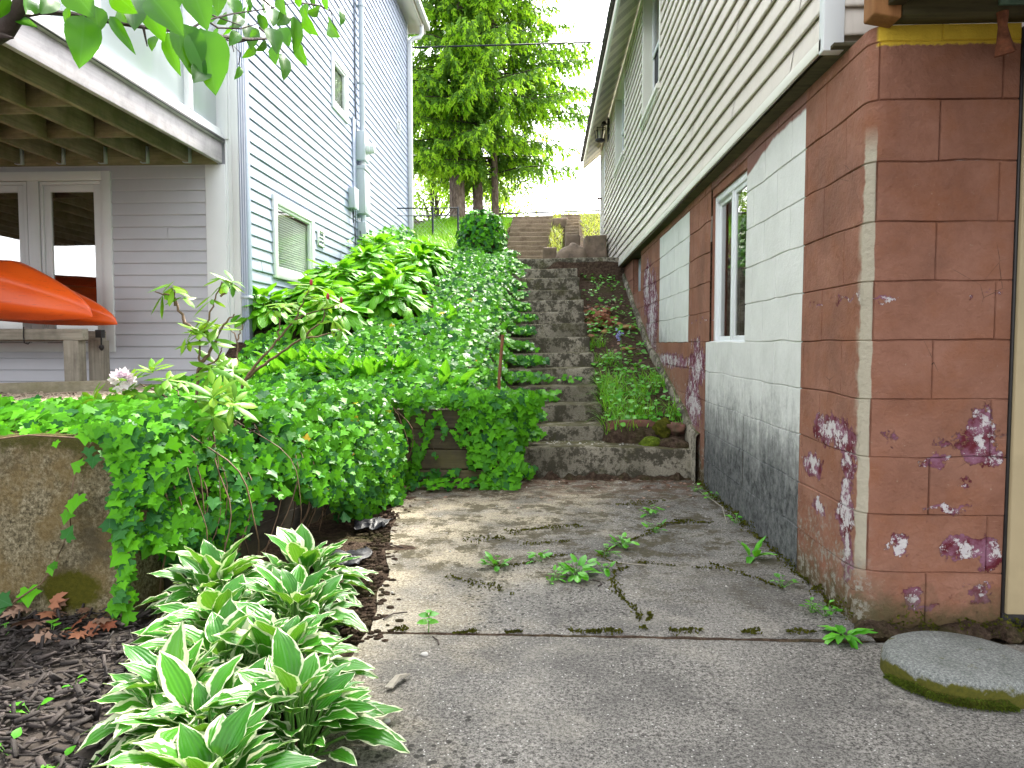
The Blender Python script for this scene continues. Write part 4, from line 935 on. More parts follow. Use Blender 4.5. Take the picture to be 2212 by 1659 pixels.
s = M(); s.box(1.600, 1.70, 2.60, 2.70, 0.06, 2.06); s.box(1.590, 1.5995, 2.612, 2.70, 0.06, 2.06, 1); s.box(1.70, 3.0, 2.62, 2.66, 0.06, 2.06); s.box(1.600, 3.0, 2.63, 2.70, -0.02, 0.058, 1)  # low black strip puts the shaded gap under the post into colour
obj('door_post', s, [MT['tanjamb'], MT['blackmetal']], rh, bevel=0.004, label='tan painted door post beside the red block wall')
s = M(); s.tube([(1.475, 2.535, 2.075), (1.48, 2.54, 2.03), (1.488, 2.545, 1.985), (1.498, 2.55, 1.945)], [0.018, 0.014, 0.022, 0.033], 9); tag(obj('mud_nest', s, MT['nest'], smooth=60), 'small brown mud nest hanging under the porch beam', 'nest')
# carriage lantern
lt = thing('wall_lantern', 'black carriage wall lantern under the eave of the cream house', 'lantern', (XS - 0.12, 12.45, 4.2))
LX, LY, LZ = XS - 0.165, 12.45, 4.33
s = M(); s.box(XS - 0.045, XS - 0.014, LY - 0.07, LY + 0.07, LZ + 0.0, LZ + 0.36); s.tube([(XS - 0.045, LY, LZ + 0.26), (XS - 0.09, LY, LZ + 0.30), (LX, LY, LZ + 0.30)], 0.014, 6); obj('bracket', s, MT['blackmetal'], lt, bevel=0.004)
s = M(); s.lathe([(0.004, LZ + .42), (0.018, LZ + .405), (0.012, LZ + .385), (0.022, LZ + .37), (0.05, LZ + .345), (0.115, LZ + .285), (0.12, LZ + .27), (0.0, LZ + .27)], LX, LY, 8); obj('cap', s, MT['blackmetal'], lt)
s = M()
for k in range(6):
    a = k * pi / 3; s.tube([(LX + .10 * cos(a), LY + .10 * sin(a), LZ + .275), (LX + .068 * cos(a), LY + .068 * sin(a), LZ + .02)], 0.006, 4)
s.lathe([(0.0, LZ - .02), (.05, LZ - .02), (.08, LZ), (.08, LZ + .025), (.0, LZ + .025)], LX, LY, 12); s.lathe([(.092, LZ + .19), (.098, LZ + .19), (.098, LZ + .2), (.092, LZ + .2)], LX, LY, 12); obj('cage', s, MT['blackmetal'], lt)
s = M(); s.lathe([(.03, LZ + .03), (.03, LZ + .17), (.022, LZ + .185), (0, LZ + .185)], LX, LY, 10); obj('candle_tube', s, MT['lampglass'], lt, smooth=40)

# ================================================================== LEFT HOUSE
XL, YN, YFAR = -2.9, 6.9, 15.6
lh = thing('house', 'tall lavender grey vinyl sided house with raised deck left of the steps', 'house', (-6, 11, 0.5))
WA = (7.77, 9.13, 1.70, 2.58); WB = (10.0, 10.79, 4.17, 4.93)
m = M()
siding(m, 'Y', XL, 1, YN + 0.10, YFAR, 0.60, 7.60, 0.1125, [(WA[0], WA[1], WA[2], WA[3]), (WB[0], WB[1], WB[2], WB[3])], seed=5, lap=0.017, mg=0.35, warp=lambda u, z: (0.006 * nz(u * 0.6, z * 0.6, 2), 0))
m.quad((XL - .01, YFAR, .3), (-12, YFAR, .3), (-12, YFAR, 7.6), (XL - .01, YFAR, 7.6))
m.quad((XL - 0.30, YN, 0.3), (XL - 0.30, YFAR, 0.3), (XL - 0.30, YFAR, 7.6), (XL - 0.30, YN, 7.6))  # hidden sheet added behind the wall to block leaking light
obj('side_siding', m, MT['sidL'], lh)
LW = (-6.2, -4.10, 0.92, 2.62)
m = M(); siding(m, 'X', YN, -1, -9.0, -3.19, 0.52, 2.70, 0.1125, [(LW[0], LW[1], LW[2], LW[3])], seed=6, lap=0.015, mg=0.35)
m.quad((-9, YN + 0.36, 0.3), (XL - 0.02, YN + 0.36, 0.3), (XL - 0.02, YN + 0.36, 7.6), (-9, YN + 0.36, 7.6)); m.quad((-9, YN + 0.02, 2.6), (XL - 0.05, YN + 0.02, 2.6), (XL - 0.05, YN + 0.02, 7.6), (-9, YN + 0.02, 7.6))
obj('front_siding', m, MT['sidF'], lh)
m = M()
m.box(-3.19, -3.00, YN - 0.022, YN + 0.02, 0.45, 2.67); m.box(-3.00, -2.985, YN - 0.016, YN + 0.02, 0.45, 2.9)
m.box(XL - 0.045, XL + 0.024, YN + 0.0, YN + 0.09, 0.45, 7.6); m.box(-2.985, XL - 0.046, YN + 0.0, YN + 0.03, 0.45, 7.6)
m.box(-3.12, -2.965, YN - 0.03, YN - 0.001, 2.90, 7.6)
obj('corner_trim', m, MT['white'], lh, bevel=0.003)
m = M(); m.box(XL - 0.02, XL + 0.024, YFAR - 0.07, YFAR + 0.02, 2.9, 7.6)
obj('corner_trim', m, MT['white'], lh, bevel=0.003)
# lower casement pair
s = M(); frame_y(s, YN, -1, LW[0], LW[1], LW[2], LW[3], 0.085, 0.03, 0.06); lw = obj('window', s, MT['white'], lh, bevel=0.004, label='wide white casement window under the deck')
s = M(); s.box(-4.92, -4.81, YN - 0.012, YN + 0.05, LW[2] + .086, LW[3] - .086); frame_y(s, YN + 0.01, -1, -4.80, -4.19, LW[2] + .09, LW[3] - .09, 0.028, 0.015, 0.03); frame_y(s, YN + 0.01, -1, -6.1, -4.93, LW[2] + .09, LW[3] - .09, 0.028, 0.015, 0.03); obj('jamb', s, MT['white'], lw, bevel=0.002)
for a, b in ((-4.77, -4.22), (-5.52, -4.96)):
    s = M(); frame_y(s, YN + 0.02, -1, a, b, LW[2] + .12, LW[3] - .12, 0.065, 0.012, 0.03); obj('sash', s, MT['white'], lw, bevel=0.003)
    s = M(); s.quad((a + .06, YN + .022, LW[2] + .18), (b - .06, YN + .022, LW[2] + .18), (b - .06, YN + .022, LW[3] - .18), (a + .06, YN + .022, LW[3] - .18)); obj('pane', s, MT['frontglass'], lw)
s = M(); s.box(-6.1, -4.2, YN + .3, YN + .32, .9, 2.6); obj('room', s, MT['interior'], lw)
for a, b, z in ((-4.72, -4.27, 1.95), (-5.47, -5.0, 1.95)):
    s = M(); P = np.array([[(x, YN + .055 + .004 * (k % 2), 2.45 - k * 0.02) for k in range(int((2.45 - z) / .02))] for x in (a - .02, b + .02)]); s.grid(P); obj('blind', s, MT['screen'], lw)
# side windows with white blinds
for (y0, y1, z0, z1), lab in ((WA, 'low side window with white blinds just above the plants'), (WB, 'small upper side window beside the conduit pipe')):
    s = M(); frame_x(s, XL, 1, y0, y1, z0, z1, 0.095, 0.036, 0.05); w = obj('window', s, MT['white'], lh, bevel=0.004, label=lab)
    s = M(); frame_x(s, XL + 0.008, 1, y0 + .096, y1 - .096, z0 + .096, z1 - .096, 0.03, 0.012, 0.03); obj('sash', s, MT['white'], w, bevel=0.002)
    s = M(); s.quad((XL + .004, y0 + .12, z0 + .12), (XL + .004, y1 - .12, z0 + .12), (XL + .004, y1 - .12, z1 - .12), (XL + .004, y0 + .12, z1 - .12)); obj('pane', s, MT['glass'], w)
    s = M(); n = int((z1 - z0 - .24) / 0.026)
    for k in range(n):
        z = z0 + .13 + k * .026; s.hexa([(XL - .035, y0 + .1, z), (XL - .020, y0 + .1, z - .026), (XL - .020, y1 - .1, z - .026), (XL - .035, y1 - .1, z), (XL - .033, y0 + .1, z + .002), (XL - .018, y0 + .1, z - .024), (XL - .018, y1 - .1, z - .024), (XL - .033, y1 - .1, z + .002)])
    obj('blind', s, MT['blind'], w)
    s = M(); s.box(XL - .25, XL - .24, y0, y1, z0, z1); obj('room', s, MT['interior'], w)
# vents
for y, z, sz in ((9.43, 2.34, 0.13), (14.55, 5.22, 0.16)):
    s = M(); frame_x(s, XL, 1, y - sz, y + sz, z - sz * .8, z + sz * .8, 0.025, 0.03, 0)
    for k in range(4): zz = z - sz * .55 + k * sz * .36; s.hexa([(XL, y - sz + .025, zz), (XL + .024, y - sz + .025, zz - .012), (XL + .024, y + sz - .025, zz - .012), (XL, y + sz - .025, zz), (XL, y - sz + .025, zz + .015), (XL + .024, y - sz + .025, zz + .004), (XL + .024, y + sz - .025, zz + .004), (XL, y + sz - .025, zz + .015)])
    obj('vent', s, MT['white'], lh)
# downspouts (near corner and far corner), eave
s = M(); s.box(XL + 0.026, XL + 0.095, YN + 0.0, YN + 0.10, 0.60, 7.6)
for k in range(3): s.box(XL + 0.03 + 0.022 * k, XL + 0.04 + 0.022 * k, YN - 0.006, YN + 0.002, 0.60, 7.6)
s.hexa([(XL + .026, YN, .52), (XL + .095, YN, .52), (XL + .095, YN + .10, .60), (XL + .026, YN + .10, .60), (XL + .026, YN - .25, .60), (XL + .095, YN - .25, .60), (XL + .095, YN - .2, .69), (XL + .026, YN - .2, .69)])
ds = obj('downspout', s, MT['sidL'], lh, bevel=0.006, label='pale downspout at the near corner')
s = M(); s.box(XL + 0.02, XL + 0.10, YN - 0.008, YN + 0.108, 1.42, 1.45); obj('strap', s, MT['greybox'], ds)
s = M(); s.box(XL + 0.026, XL + 0.11, YFAR - 0.10, YFAR + 0.0, 3.3, 7.15); s.tube([(XL + .07, YFAR - .05, 7.12), (XL + .07, YFAR - .05, 7.22), (XL + .14, YFAR - .02, 7.30), (XL + .26, YFAR + .03, 7.34), (XL + .30, YFAR + .05, 7.42), (XL + .30, YFAR + .05, 7.60)], 0.045, 8); obj('downspout', s, MT['white'], lh, bevel=0.005, label='white downspout with a gutter elbow at the far corner')
m = M(); m.box(XL, XL + 0.30, 6.6, 16.0, 7.58, 7.61); m.box(XL + .30, XL + .32, 6.6, 16.02, 7.55, 7.75); m.box(XL - 2, XL + .30, 15.98, 16.0, 7.56, 7.9); obj('soffit', m, MT['offwhite'], lh)
m = M(); m.box(XL + .325, XL + .42, 6.6, 16.02, 7.62, 7.74); obj('gutter', m, MT['white'], lh, bevel=0.02)
m = M(); m.hexa([(XL + .36, 6.5, 7.75), (-6.5, 6.5, 9.6), (-6.5, 16.1, 9.6), (XL + .36, 16.1, 7.75), (XL + .36, 6.5, 7.80), (-6.5, 6.5, 9.66), (-6.5, 16.1, 9.66), (XL + .36, 16.1, 7.80)]); obj('roof', m, MT['roof'], lh)

# raised deck
deck = thing('deck', 'raised wooden deck with white glazed screen projecting from the lavender house', 'deck', (-5, 4.2, 2.67))
XD = -3.02
m = M(); m.box(XD - 0.04, XD, 1.3, YN - 0.03, 2.675, 2.865); obj('rim_board', m, MT['deckwood'], deck, bevel=0.004)
m = M(); m.box(-9, XD - 0.041, 1.3, 1.34, 2.675, 2.865); obj('rim_board', m, MT['joist'], deck, bevel=0.004)
m = M(); m.box(-9, XD - 0.04, YN - 0.075, YN - 0.035, 2.665, 2.865); obj('ledger', m, MT['blocking'], deck)
for k in range(14):
    x = XD - 0.30 - 0.40 * k; m = M(); m.box(x - 0.02, x + 0.02, 1.35, YN - 0.078, 2.672 + 0.004 * (k % 2), 2.862); obj('joist', m, MT['joist'], deck, bevel=0.003)
    m = M(); m.box(x - 0.032, x + 0.032, YN - 0.12, YN - 0.079, 2.668, 2.671); m.box(x + 0.0205, x + 0.034, YN - 0.12, YN - 0.079, 2.672, 2.82); m.box(x - 0.034, x - 0.0205, YN - 0.12, YN - 0.079, 2.672, 2.82); obj('joist_hanger', m, MT['greybox'], deck)
    if k < 12:
        yb = 5.2 + (0.16 if k % 2 else 0) ; m = M(); m.box(x - 0.378, x - 0.022, yb, yb + 0.04, 2.69, 2.862); obj('blocking', m, MT['blocking'], deck)
        if 0 < k < 4: m = M(); m.box(x - 0.378 + 0.4, x - 0.022 + 0.4, 6.0, 6.04, 2.69, 2.862); obj('blocking', m, MT['blocking'], deck)
m = M()
for k in range(38): x = XD + 0.03 - 0.145 * k; m.box(x - 0.139, x, 1.25, YN - 0.035, 2.868, 2.893)
obj('deck_boards', m, MT['deckwood'], deck)
m = M(); m.box(XD - 0.02, XD + 0.035, 1.25, YN - 0.04, 2.870, 2.892); obj('drip_edge', m, MT['blackmetal'], deck)
m = M(); m.box(XD - 0.08, XD + 0.02, 1.3, YN - 0.04, 2.895, 2.935); m.box(XD - 0.07, XD + 0.0, 1.3, YN - 0.04, 2.935, 2.985); m.box(XD - 0.08, XD + 0.02, 1.3, YN - 0.04, 4.55, 4.8); obj('screen_rail', m, MT['white'], deck, bevel=0.004)
for y in (1.5, 2.6, 3.75, 4.97, 6.28):
    m = M(); m.box(XD - 0.075, XD + 0.005, y - 0.035, y + 0.035, 2.986, 4.55); obj('mullion', m, MT['white'], deck, bevel=0.004)
for a, b in ((1.53, 2.57), (2.63, 3.72), (3.78, 4.94), (5.0, 6.25), (6.31, 6.85)):
    m = M(); m.box(XD - 0.05, XD - 0.04, a, b, 2.986, 4.55); obj('pane', m, MT['porchpane'], deck)
m = M(); m.box(-9, XD + .1, 1.0, YN - .1, 4.8, 4.95); obj('roof', m, MT['roof'], deck)
for x in (-3.3, -6.0): m = M(); m.box(x - .07, x + .07, 1.36, 1.5, -.05, 2.67); obj('post', m, MT['rackpost'], deck)

# utility boxes on the side wall
me = thing('electric_meter', 'grey electric meter and breaker boxes below a tall conduit pipe', 'meter', (XL + .1, 11.35, 2.6))
Ym = 11.35
m = M(); m.tube([(XL + .08, Ym + .06, 4.2), (XL + .08, Ym + .06, 7.9)], 0.042, 10); obj('conduit', m, MT['greybox'], me, smooth=40)
for z in (4.95, 6.1, 7.1): m = M(); m.tube([(XL + .08, Ym + .06, z), (XL + .08, Ym + .06, z + .03)], 0.052, 10); m.box(XL + .01, XL + .08, Ym + .05, Ym + .07, z, z + .03); obj('clamp', m, MT['greybox'], me)
m = M(); m.box(XL + .014, XL + .15, Ym - .09, Ym + .20, 3.78, 4.21); obj('meter_socket', m, MT['greybox'], me, bevel=0.008)
m = M(); m.tube([(XL + .15, Ym + .06, 3.98), (XL + .20, Ym + .06, 3.98), (XL + .205, Ym + .06, 3.98), (XL + .27, Ym + .06, 3.98), (XL + .275, Ym + .06, 3.98)], [.088, .088, .078, .072, .05], 16); obj('meter', m, MT['white'], me, smooth=40)
m = M(); m.tube([(XL + .08, Ym + .06, 3.69), (XL + .08, Ym + .06, 3.78)], 0.05, 10); m.tube([(XL + .08, Ym + .06, 3.72), (XL + .08, Ym + .06, 3.75)], 0.062, 6); obj('coupling', m, MT['white'], me)
m = M(); m.box(XL + .014, XL + .13, Ym - .08, Ym + .28, 2.98, 3.69); m.box(XL + .131, XL + .142, Ym - .07, Ym + .27, 2.99, 3.62); m.box(XL + .01, XL + .15, Ym - .085, Ym + .285, 3.64, 3.70); pb = obj('breaker_box', m, MT['greybox'], me, bevel=0.005)
m = M(); m.tube([(XL + .142, Ym + .1, 3.09), (XL + .147, Ym + .1, 3.09)], 0.05, 14); obj('seal_disc', m, MT['white'], pb)
m = M(); m.tube([(XL + .08, Ym + .06, 2.86), (XL + .08, Ym + .06, 2.98)], 0.04, 10); obj('coupling', m, MT['greybox'], me)
m = M(); m.box(XL + .014, XL + .14, Ym - .03, Ym + .18, 2.60, 2.86); obj('junction_box', m, MT['greybox'], me, bevel=0.005)
m = M(); m.tube([(XL + .06, Ym - .0, 2.60), (XL + .06, Ym - .05, 2.45), (XL + .04, Ym + .08, 2.30), (XL + .05, Ym + .12, 2.05)], 0.008, 5); m.tube([(XL + .05, Ym - .03, 2.72), (XL + .09, Ym - .12, 2.60), (XL + .06, Ym - .02, 2.50)], 0.008, 5); m.tube([(XL + .03, Ym - .14, 7.6), (XL + .03, Ym - .16, 6), (XL + .025, Ym - .14, 4.7), (XL + .025, Ym - .10, 4.2)], 0.008, 5); obj('cable', m, MT['wire'], me)
m = M(); m.box(XL + .012, XL + .034, Ym - .30, Ym - .15, 2.9, 4.36); obj('backing_board', m, MT['sidL'], me, bevel=0.003)
tb = thing('telephone_box', 'small grey telephone junction box with a looping black cable', 'utility box', (XL + .05, 10.9, 2.8))
m = M(); m.box(XL + .014, XL + .10, 10.80, 11.02, 2.98, 3.27); m.box(XL + .101, XL + .112, 10.79, 11.03, 2.97, 3.28); obj('body', m, MT['greybox'], tb, bevel=0.006)
m = M(); t = np.linspace(0, 1, 24); m.tube(np.stack([XL + .06 + .02 * np.sin(t * 9), 10.86 + .13 * t + .03 * np.sin(t * 6), 2.97 - 0.72 * np.sin(t * pi) ** .8], 1), 0.006, 5); m.tube([(XL + .05, 10.9, 2.97), (XL + .05, 10.92, 2.78), (XL + .05, 10.97, 2.97)], 0.006, 5); obj('cable', m, MT['wire'], tb)

# kayaks, rack, edging timbers, gravel
def kayak(label, xtip, yc, zb, wid, hgt, L=3.1, lean=0.0, up=0.0):
    kk = thing('kayak', label, 'kayak', (xtip - L / 2, yc, zb), None)
    ts = np.concatenate([np.linspace(0, 0.04, 7), np.linspace(0.06, 1, 40)]); na = 26; P = np.zeros((len(ts), na + 1, 3))
    for i, t in enumerate(ts):
        s = min(t, 1 - t) * L; f = 1 - exp(-(s / 0.30) ** 0.85 * 1.0) if s > 0 else 0.0
        f = max(f, 0.0); w = wid * (0.02 + 0.98 * (1 - (1 - min(s / 1.35, 1)) ** 2.1)); h = hgt * (0.06 + 0.94 * min(1.0, (s / 0.62)) ** 0.62)
        zc0 = zb + 0.07 * hgt + 0.14 * max(0, 1 - s / 0.75) ** 2 * hgt * 2 * 0.5 + up * t
        if s <= 0: w *= 0.2; h *= 0.5
        for j in range(na + 1):
            a = 2 * pi * j / na; ca, sa = cos(a), sin(a)
            px = np.sign(ca) * abs(ca) ** 0.72 * w / 2; pz = (np.sign(sa) * abs(sa) ** 0.8) * 0.5
            if sa < 0: px *= 1 - 0.30 * abs(sa) ** 2
            ridge = 0.07 * h * max(0, sa) ** 6 * (1 if s > 0.15 else s / 0.15)
            chine = 0.020 * cos(6 * a) * min(1, s / 0.5)
            P[i, j] = (xtip - t * L, yc + px + lean * pz * h + chine, zc0 + (pz + 0.5) * h + ridge - hgt * 0.07)
    mm = M(); mm.grid(P); obj('hull', mm, MT['orange'], kk, smooth=180)
    mm = M(); x = xtip - 0.30; mm.tube([(x - .1, yc - wid * .18, zb + hgt * .97), (x - .06, yc - wid * .19, zb + hgt * 1.03), (x, yc - wid * .18, zb + hgt * .93)], 0.008, 6)
    return kk
kayak('nearer orange kayak with the blunt bow lying on the rack', -3.76, 6.00, 1.15, 0.62, 0.46, up=0.20)
kayak('second orange kayak poking out behind the nearer one on the rack', -3.80, 6.42, 1.115, 0.60, 0.37, up=0.25)
rk = thing('kayak_rack', 'weathered grey wooden rack carrying the two orange kayaks', 'rack', (-4.6, 6.2, 0.6))
m = M(); rough_box(m, -7.0, -3.92, 6.10, 6.19, 1.03, 1.125, 0.2, 0.003, 5, 0.006); obj('rail', m, MT['rackwood'], rk, smooth=50)
m = M(); rough_box(m, -7.0, -4.0, 6.50, 6.58, 1.02, 1.112, 0.3, 0.003, 5, 0.006); obj('rail', m, MT['rackwood'], rk, smooth=50)
for x, y in ((-4.02, 6.15), (-4.05, 6.54), (-6.6, 6.15), (-6.6, 6.54)):
    m = M(); rough_box(m, x - .065, x + .065, y - .055, y + .055, 0.60, 1.028, 0.2, 0.003, 5, 0.006); obj('leg', m, MT['rackpost'], rk, smooth=50)
m = M(); rough_box(m, -4.45, -3.70, 6.20, 6.29, 0.61, 0.66, 0.2, 0.003, 5, 0.006); obj('foot_board', m, MT['fencewood'], rk, smooth=50)
m = M(); m.tube([(-4.42, 6.09, 1.14), (-4.42, 6.085, 1.06), (-4.41, 6.08, 1.005), (-4.38, 6.08, 0.995), (-4.37, 6.09, 1.01)], 0.006, 5); obj('tie_cord', m, MT['blackmetal'], rk)
m = M(); m.box(-3.93, -3.88, 6.30, 6.36, 1.05, 1.12); m.tube([(-3.895, 6.33, 1.06), (-3.895, 6.33, 0.98)], 0.007, 6); m.lathe([(0, .935), (.012, .942), (.024, .965), (.02, .982), (.008, .988), (0, .988)], -3.895, 6.33, 10); tag(obj('strap_hook', m, MT['blackmetal'], smooth=40), 'black strap and hook dangling below the kayak bow', 'hook')
e1 = M(); rough_box(e1, 0, 1, 0, 1, 0, 1, 0.2, 0, 1, 0.02, warp=lambda P: np.stack([-4.72 + 1.1 * P[..., 0], 5.05 + 0.85 * P[..., 0] + 0.10 * P[..., 1] + .004 * np.sin(P[..., 0] * 40), 0.60 + 0.095 * P[..., 2]], -1)); tag(obj('edging_timber', e1, MT['fencewood'], smooth=50), 'long weathered edging timber slanting across the gravel by the rack', 'timber')
e1 = M(); rough_box(e1, -5.3, -4.10, 4.78, 4.88, 0.60, 0.70, 0.2, 0.004, 6, 0.01); tag(obj('edging_timber', e1, MT['fencewood'], smooth=50), 'short darker edging timber at the left edge of the gravel', 'timber')
m = M(); P = np.array([[(x, y, 0.615 + 0.006 * nz(x, y, 0, 6)) for y in np.linspace(3.5, 6.88, 50)] for x in np.linspace(-6.4, -2.4, 60)]); m.grid(P)
n = 2600; px = rng.uniform(-5.2, -2.6, n); py = rng.uniform(3.7, 5.6, n)
m.leaves(leaf_t(.45, 2, 1, .3, -.4), np.stack([px, py, np.full(n, .622)], 1), norm(np.stack([rng.normal(size=n), rng.normal(size=n), rng.normal(size=n) * .2], 1)), norm(np.stack([rng.normal(size=n) * .5, rng.normal(size=n) * .5, np.ones(n)], 1)), rng.uniform(.015, .035, n))
obj('gravel', m, MT['gravel'], kind='stuff', label='tan pea gravel under the kayak rack')

# ------------------------------------------------------------------ ivy
UPV = np.array([0, 0, 1.0])
def steptop(y): return np.array([ST_Z[max(0, min(13, int(np.searchsorted(ST_Y, v)) - 1))] if v >= ST_Y[0] else 0.0 for v in np.atleast_1d(y)])
def ivy_leaves(m, P, N, size, face=0.5, droop=0.5, dark=0.14, bright=None):
    n = len(P)
    if n == 0: return
    N = norm(np.broadcast_to(np.asarray(N, float), (n, 3)))
    zd = norm(N + face * rng.normal(size=(n, 3)) * 0.55 + np.array([0, -0.25, 0.25]))
    t = rng.normal(size=(n, 3)) * 0.8 + np.array([0, -0.35, -droop]); t = t - zd * np.sum(t * zd, 1, keepdims=True)
    s = rng.uniform(0.5, 1.3, n) * size
    r = rng.beta(2.0, 1.6, n) if bright is None else np.clip(rng.beta(2, 2, n) * 0.6 + bright, 0, 1)
    dk = rng.random(n) < dark
    for mask, mi in ((~dk, 0), (dk, 1)): m.leaves(T_IVY, P[mask] - norm(t[mask]) * s[mask, None] * 0.4, t[mask], zd[mask], s[mask], r[mask], mi)
def vine(m, pts, w=0.004, mat=2): m.tube(pts, w, 4, mat, cap=False)

IVM = [MT['ivy'], MT['ivydark'], MT['stem']]
HOSTAS = [(-1.62, 7.55, .62), (-2.35, 7.65, .62), (-1.72, 8.45, .66), (-2.45, 8.6, .6), (-1.62, 9.35, .62), (-2.3, 9.5, .62), (-1.65, 10.15, .5), (-2.4, 10.5, .55), (-2.78, 7.2, .42), (-2.05, 7.0, .5)]
def in_hosta(x, y):
    k = np.zeros(len(x), bool)
    for a, b, r in HOSTAS: k |= (x - a) ** 2 + (y - b) ** 2 < (r * 0.8) ** 2
    for px, py, Y in LILY: k |= ((x - at(px, py, Y)[0]) / .17) ** 2 + ((y - Y) / .13) ** 2 < 1
    return k
LILY = ((575, 775, 5.7), (640, 765, 6.0), (700, 775, 5.9), (760, 785, 5.7), (815, 790, 5.6), (870, 790, 5.7))
ivy = M()
# planted bank and the edge of the steps
n = 24000; x = rng.uniform(-2.75, 0.12, n); y = 5.12 + (10.9 - 5.12) * rng.random(n) ** 1.15
edge = np.interp(y, [5.1, 5.6, 6.9, 8.0, 9.1, 10.3, 10.9], [-.30, -.06, -.09, -.20, -.29, -.38, -.45]) + 0.055 * np.sin(y * 17.9 + 1.0) + 0.05 * np.sin(y * 7.3) + np.array([0.05 * nz(0, v, 3, 3.1) for v in y])
keep = (x < edge + rng.normal(size=n) * 0.025) & ~in_hosta(x, y)
x, y, edge = x[keep], y[keep], edge[keep]
k = sstep(-0.62, -0.30, x); top = np.where(x < -0.62, gz(x, y), bank(y)); st = steptop(y)
bump_ = np.array([nz(a, b, 0, 2.2) * 0.05 + nz(a, b, 4, 6) * 0.03 for a, b in zip(x, y)])
zs_ = (top + 0.05 + bump_) * (1 - k) + (st + 0.035) * k
zs_ = zs_ + rng.uniform(0, 0.07, len(x))
# leaves on the step edge hang in front of the riser as well
ivy_leaves(ivy, np.stack([x, y, zs_], 1), (0.12, -0.8, 0.85), 0.052, 0.8, 0.5, dark=0.32)
# trailing shoots over the treads
for k in range(2, 14):
    if k in (4, 6, 9, 12): continue
    yy = ST_Y[k] - 0.05 if k < 13 else 10.60; zz = ST_Z[k - 1] + 0.02
    L = rng.uniform(0.03, 0.30) * (1 if rng.random() < .6 else .2); x0 = float(np.interp(yy, [5.6, 6.9, 9.1, 10.3], [-.08, -.12, -.30, -.38]))
    nn_ = int(L * 90); q = rng.random(nn_); px = x0 - 0.05 + L * q
    ivy_leaves(ivy, np.stack([px, yy - rng.uniform(0.0, 0.10, nn_), zz + rng.uniform(0.01, 0.08, nn_)], 1), (0, -0.7, 0.8), 0.05, 0.6, 0.3, dark=0.05, bright=0.3)
nn_ = 26; px = rng.uniform(-0.1, 0.34, nn_); ivy_leaves(ivy, np.stack([px, 6.86 + 0 * px - rng.uniform(0, .1, nn_), .655 + rng.uniform(0, .05, nn_)], 1), (0, -.7, .8), 0.05, 0.6, 0.3, dark=0.1)
# terrace behind the concrete wall
n = 6500; x = rng.uniform(-3.6, -1.15, n); y = rng.uniform(2.70, 5.25, n)
xw = -1.55 + (y - 2.68) / 2.52 * 0.38
keep = (x < xw + 0.08) & ((y < 3.75 + 0.2 * np.sin(x * 5) + 0.35 * sstep(-2.4, -1.9, x) * 6)) & ~((y < 2.86) & (rng.random(n) < 0.45) & (x < -1.9))
x, y = x[keep], y[keep]
ivy_leaves(ivy, np.stack([x, y, 0.645 + np.array([0.03 * nz(a, b, 0, 3) for a, b in zip(x, y)]) + rng.uniform(0, 0.07, len(x)) * (0.4 + 0.6 * (y > 2.9))], 1), (0.05, -0.6, 1.0), 0.055, 0.7, 0.3, dark=0.08, bright=None)
obj('ivy', ivy, IVM, smooth=None, kind='stuff', label='glossy green ivy carpeting the planted bank and creeping onto the steps')

# curtain over the side wall
cur = M(); n = 10500; s = rng.random(n); t = rng.random(n) ** 0.8
prof = np.interp(s, [0, .12, .25, .42, .6, .8, 1], [.66, .92, .52, .66, .95, 1.02, .78])   # how far down it reaches
jag = np.array([0.16 * nz(a * 9, 0, 2, 1) for a in s])
keep = t < np.clip(prof + jag, 0.2, 1.05) + rng.normal(size=n) * 0.03
s, t = s[keep], t[keep]
wx = -1.53 + 0.36 * s; wy = 2.70 + 2.42 * s
bul = (0.05 + 0.30 * np.sin(np.clip(t * 1.25, 0, 1) * pi * 0.62)) * np.interp(s, [0, .1, .3, .6, .85, 1], [.22, .35, .85, 1.0, .9, .35])
bul += np.array([0.06 * nz(a * 7, b * 4, 0, 1) for a, b in zip(s, t)])
bul -= rng.random(len(s)) ** 2 * 0.16
clump = np.array([nz(a * 13, b * 9, 5, 1) for a, b in zip(s, t)]); ok = clump + .62 > rng.random(len(s)) * .75; s, t, bul, wx, wy = s[ok], t[ok], bul[ok], wx[ok], wy[ok]
zz = 0.74 - 0.74 * t + 0.03 * rng.normal(size=len(s)) - 0.0
front = np.interp(s, [0, .12, .3], [.10, .05, 0])
P = np.stack([wx + bul, wy - front * rng.random(len(s)) - 0.05, np.maximum(zz, 0.015)], 1)
ivy_leaves(cur, P, np.stack([0.75 - 0.4 * (1 - t), -0.75 + 0 * t, 0.15 + 0.7 * (1 - t)], 1), 0.047, 0.9, 0.9, dark=0.32)
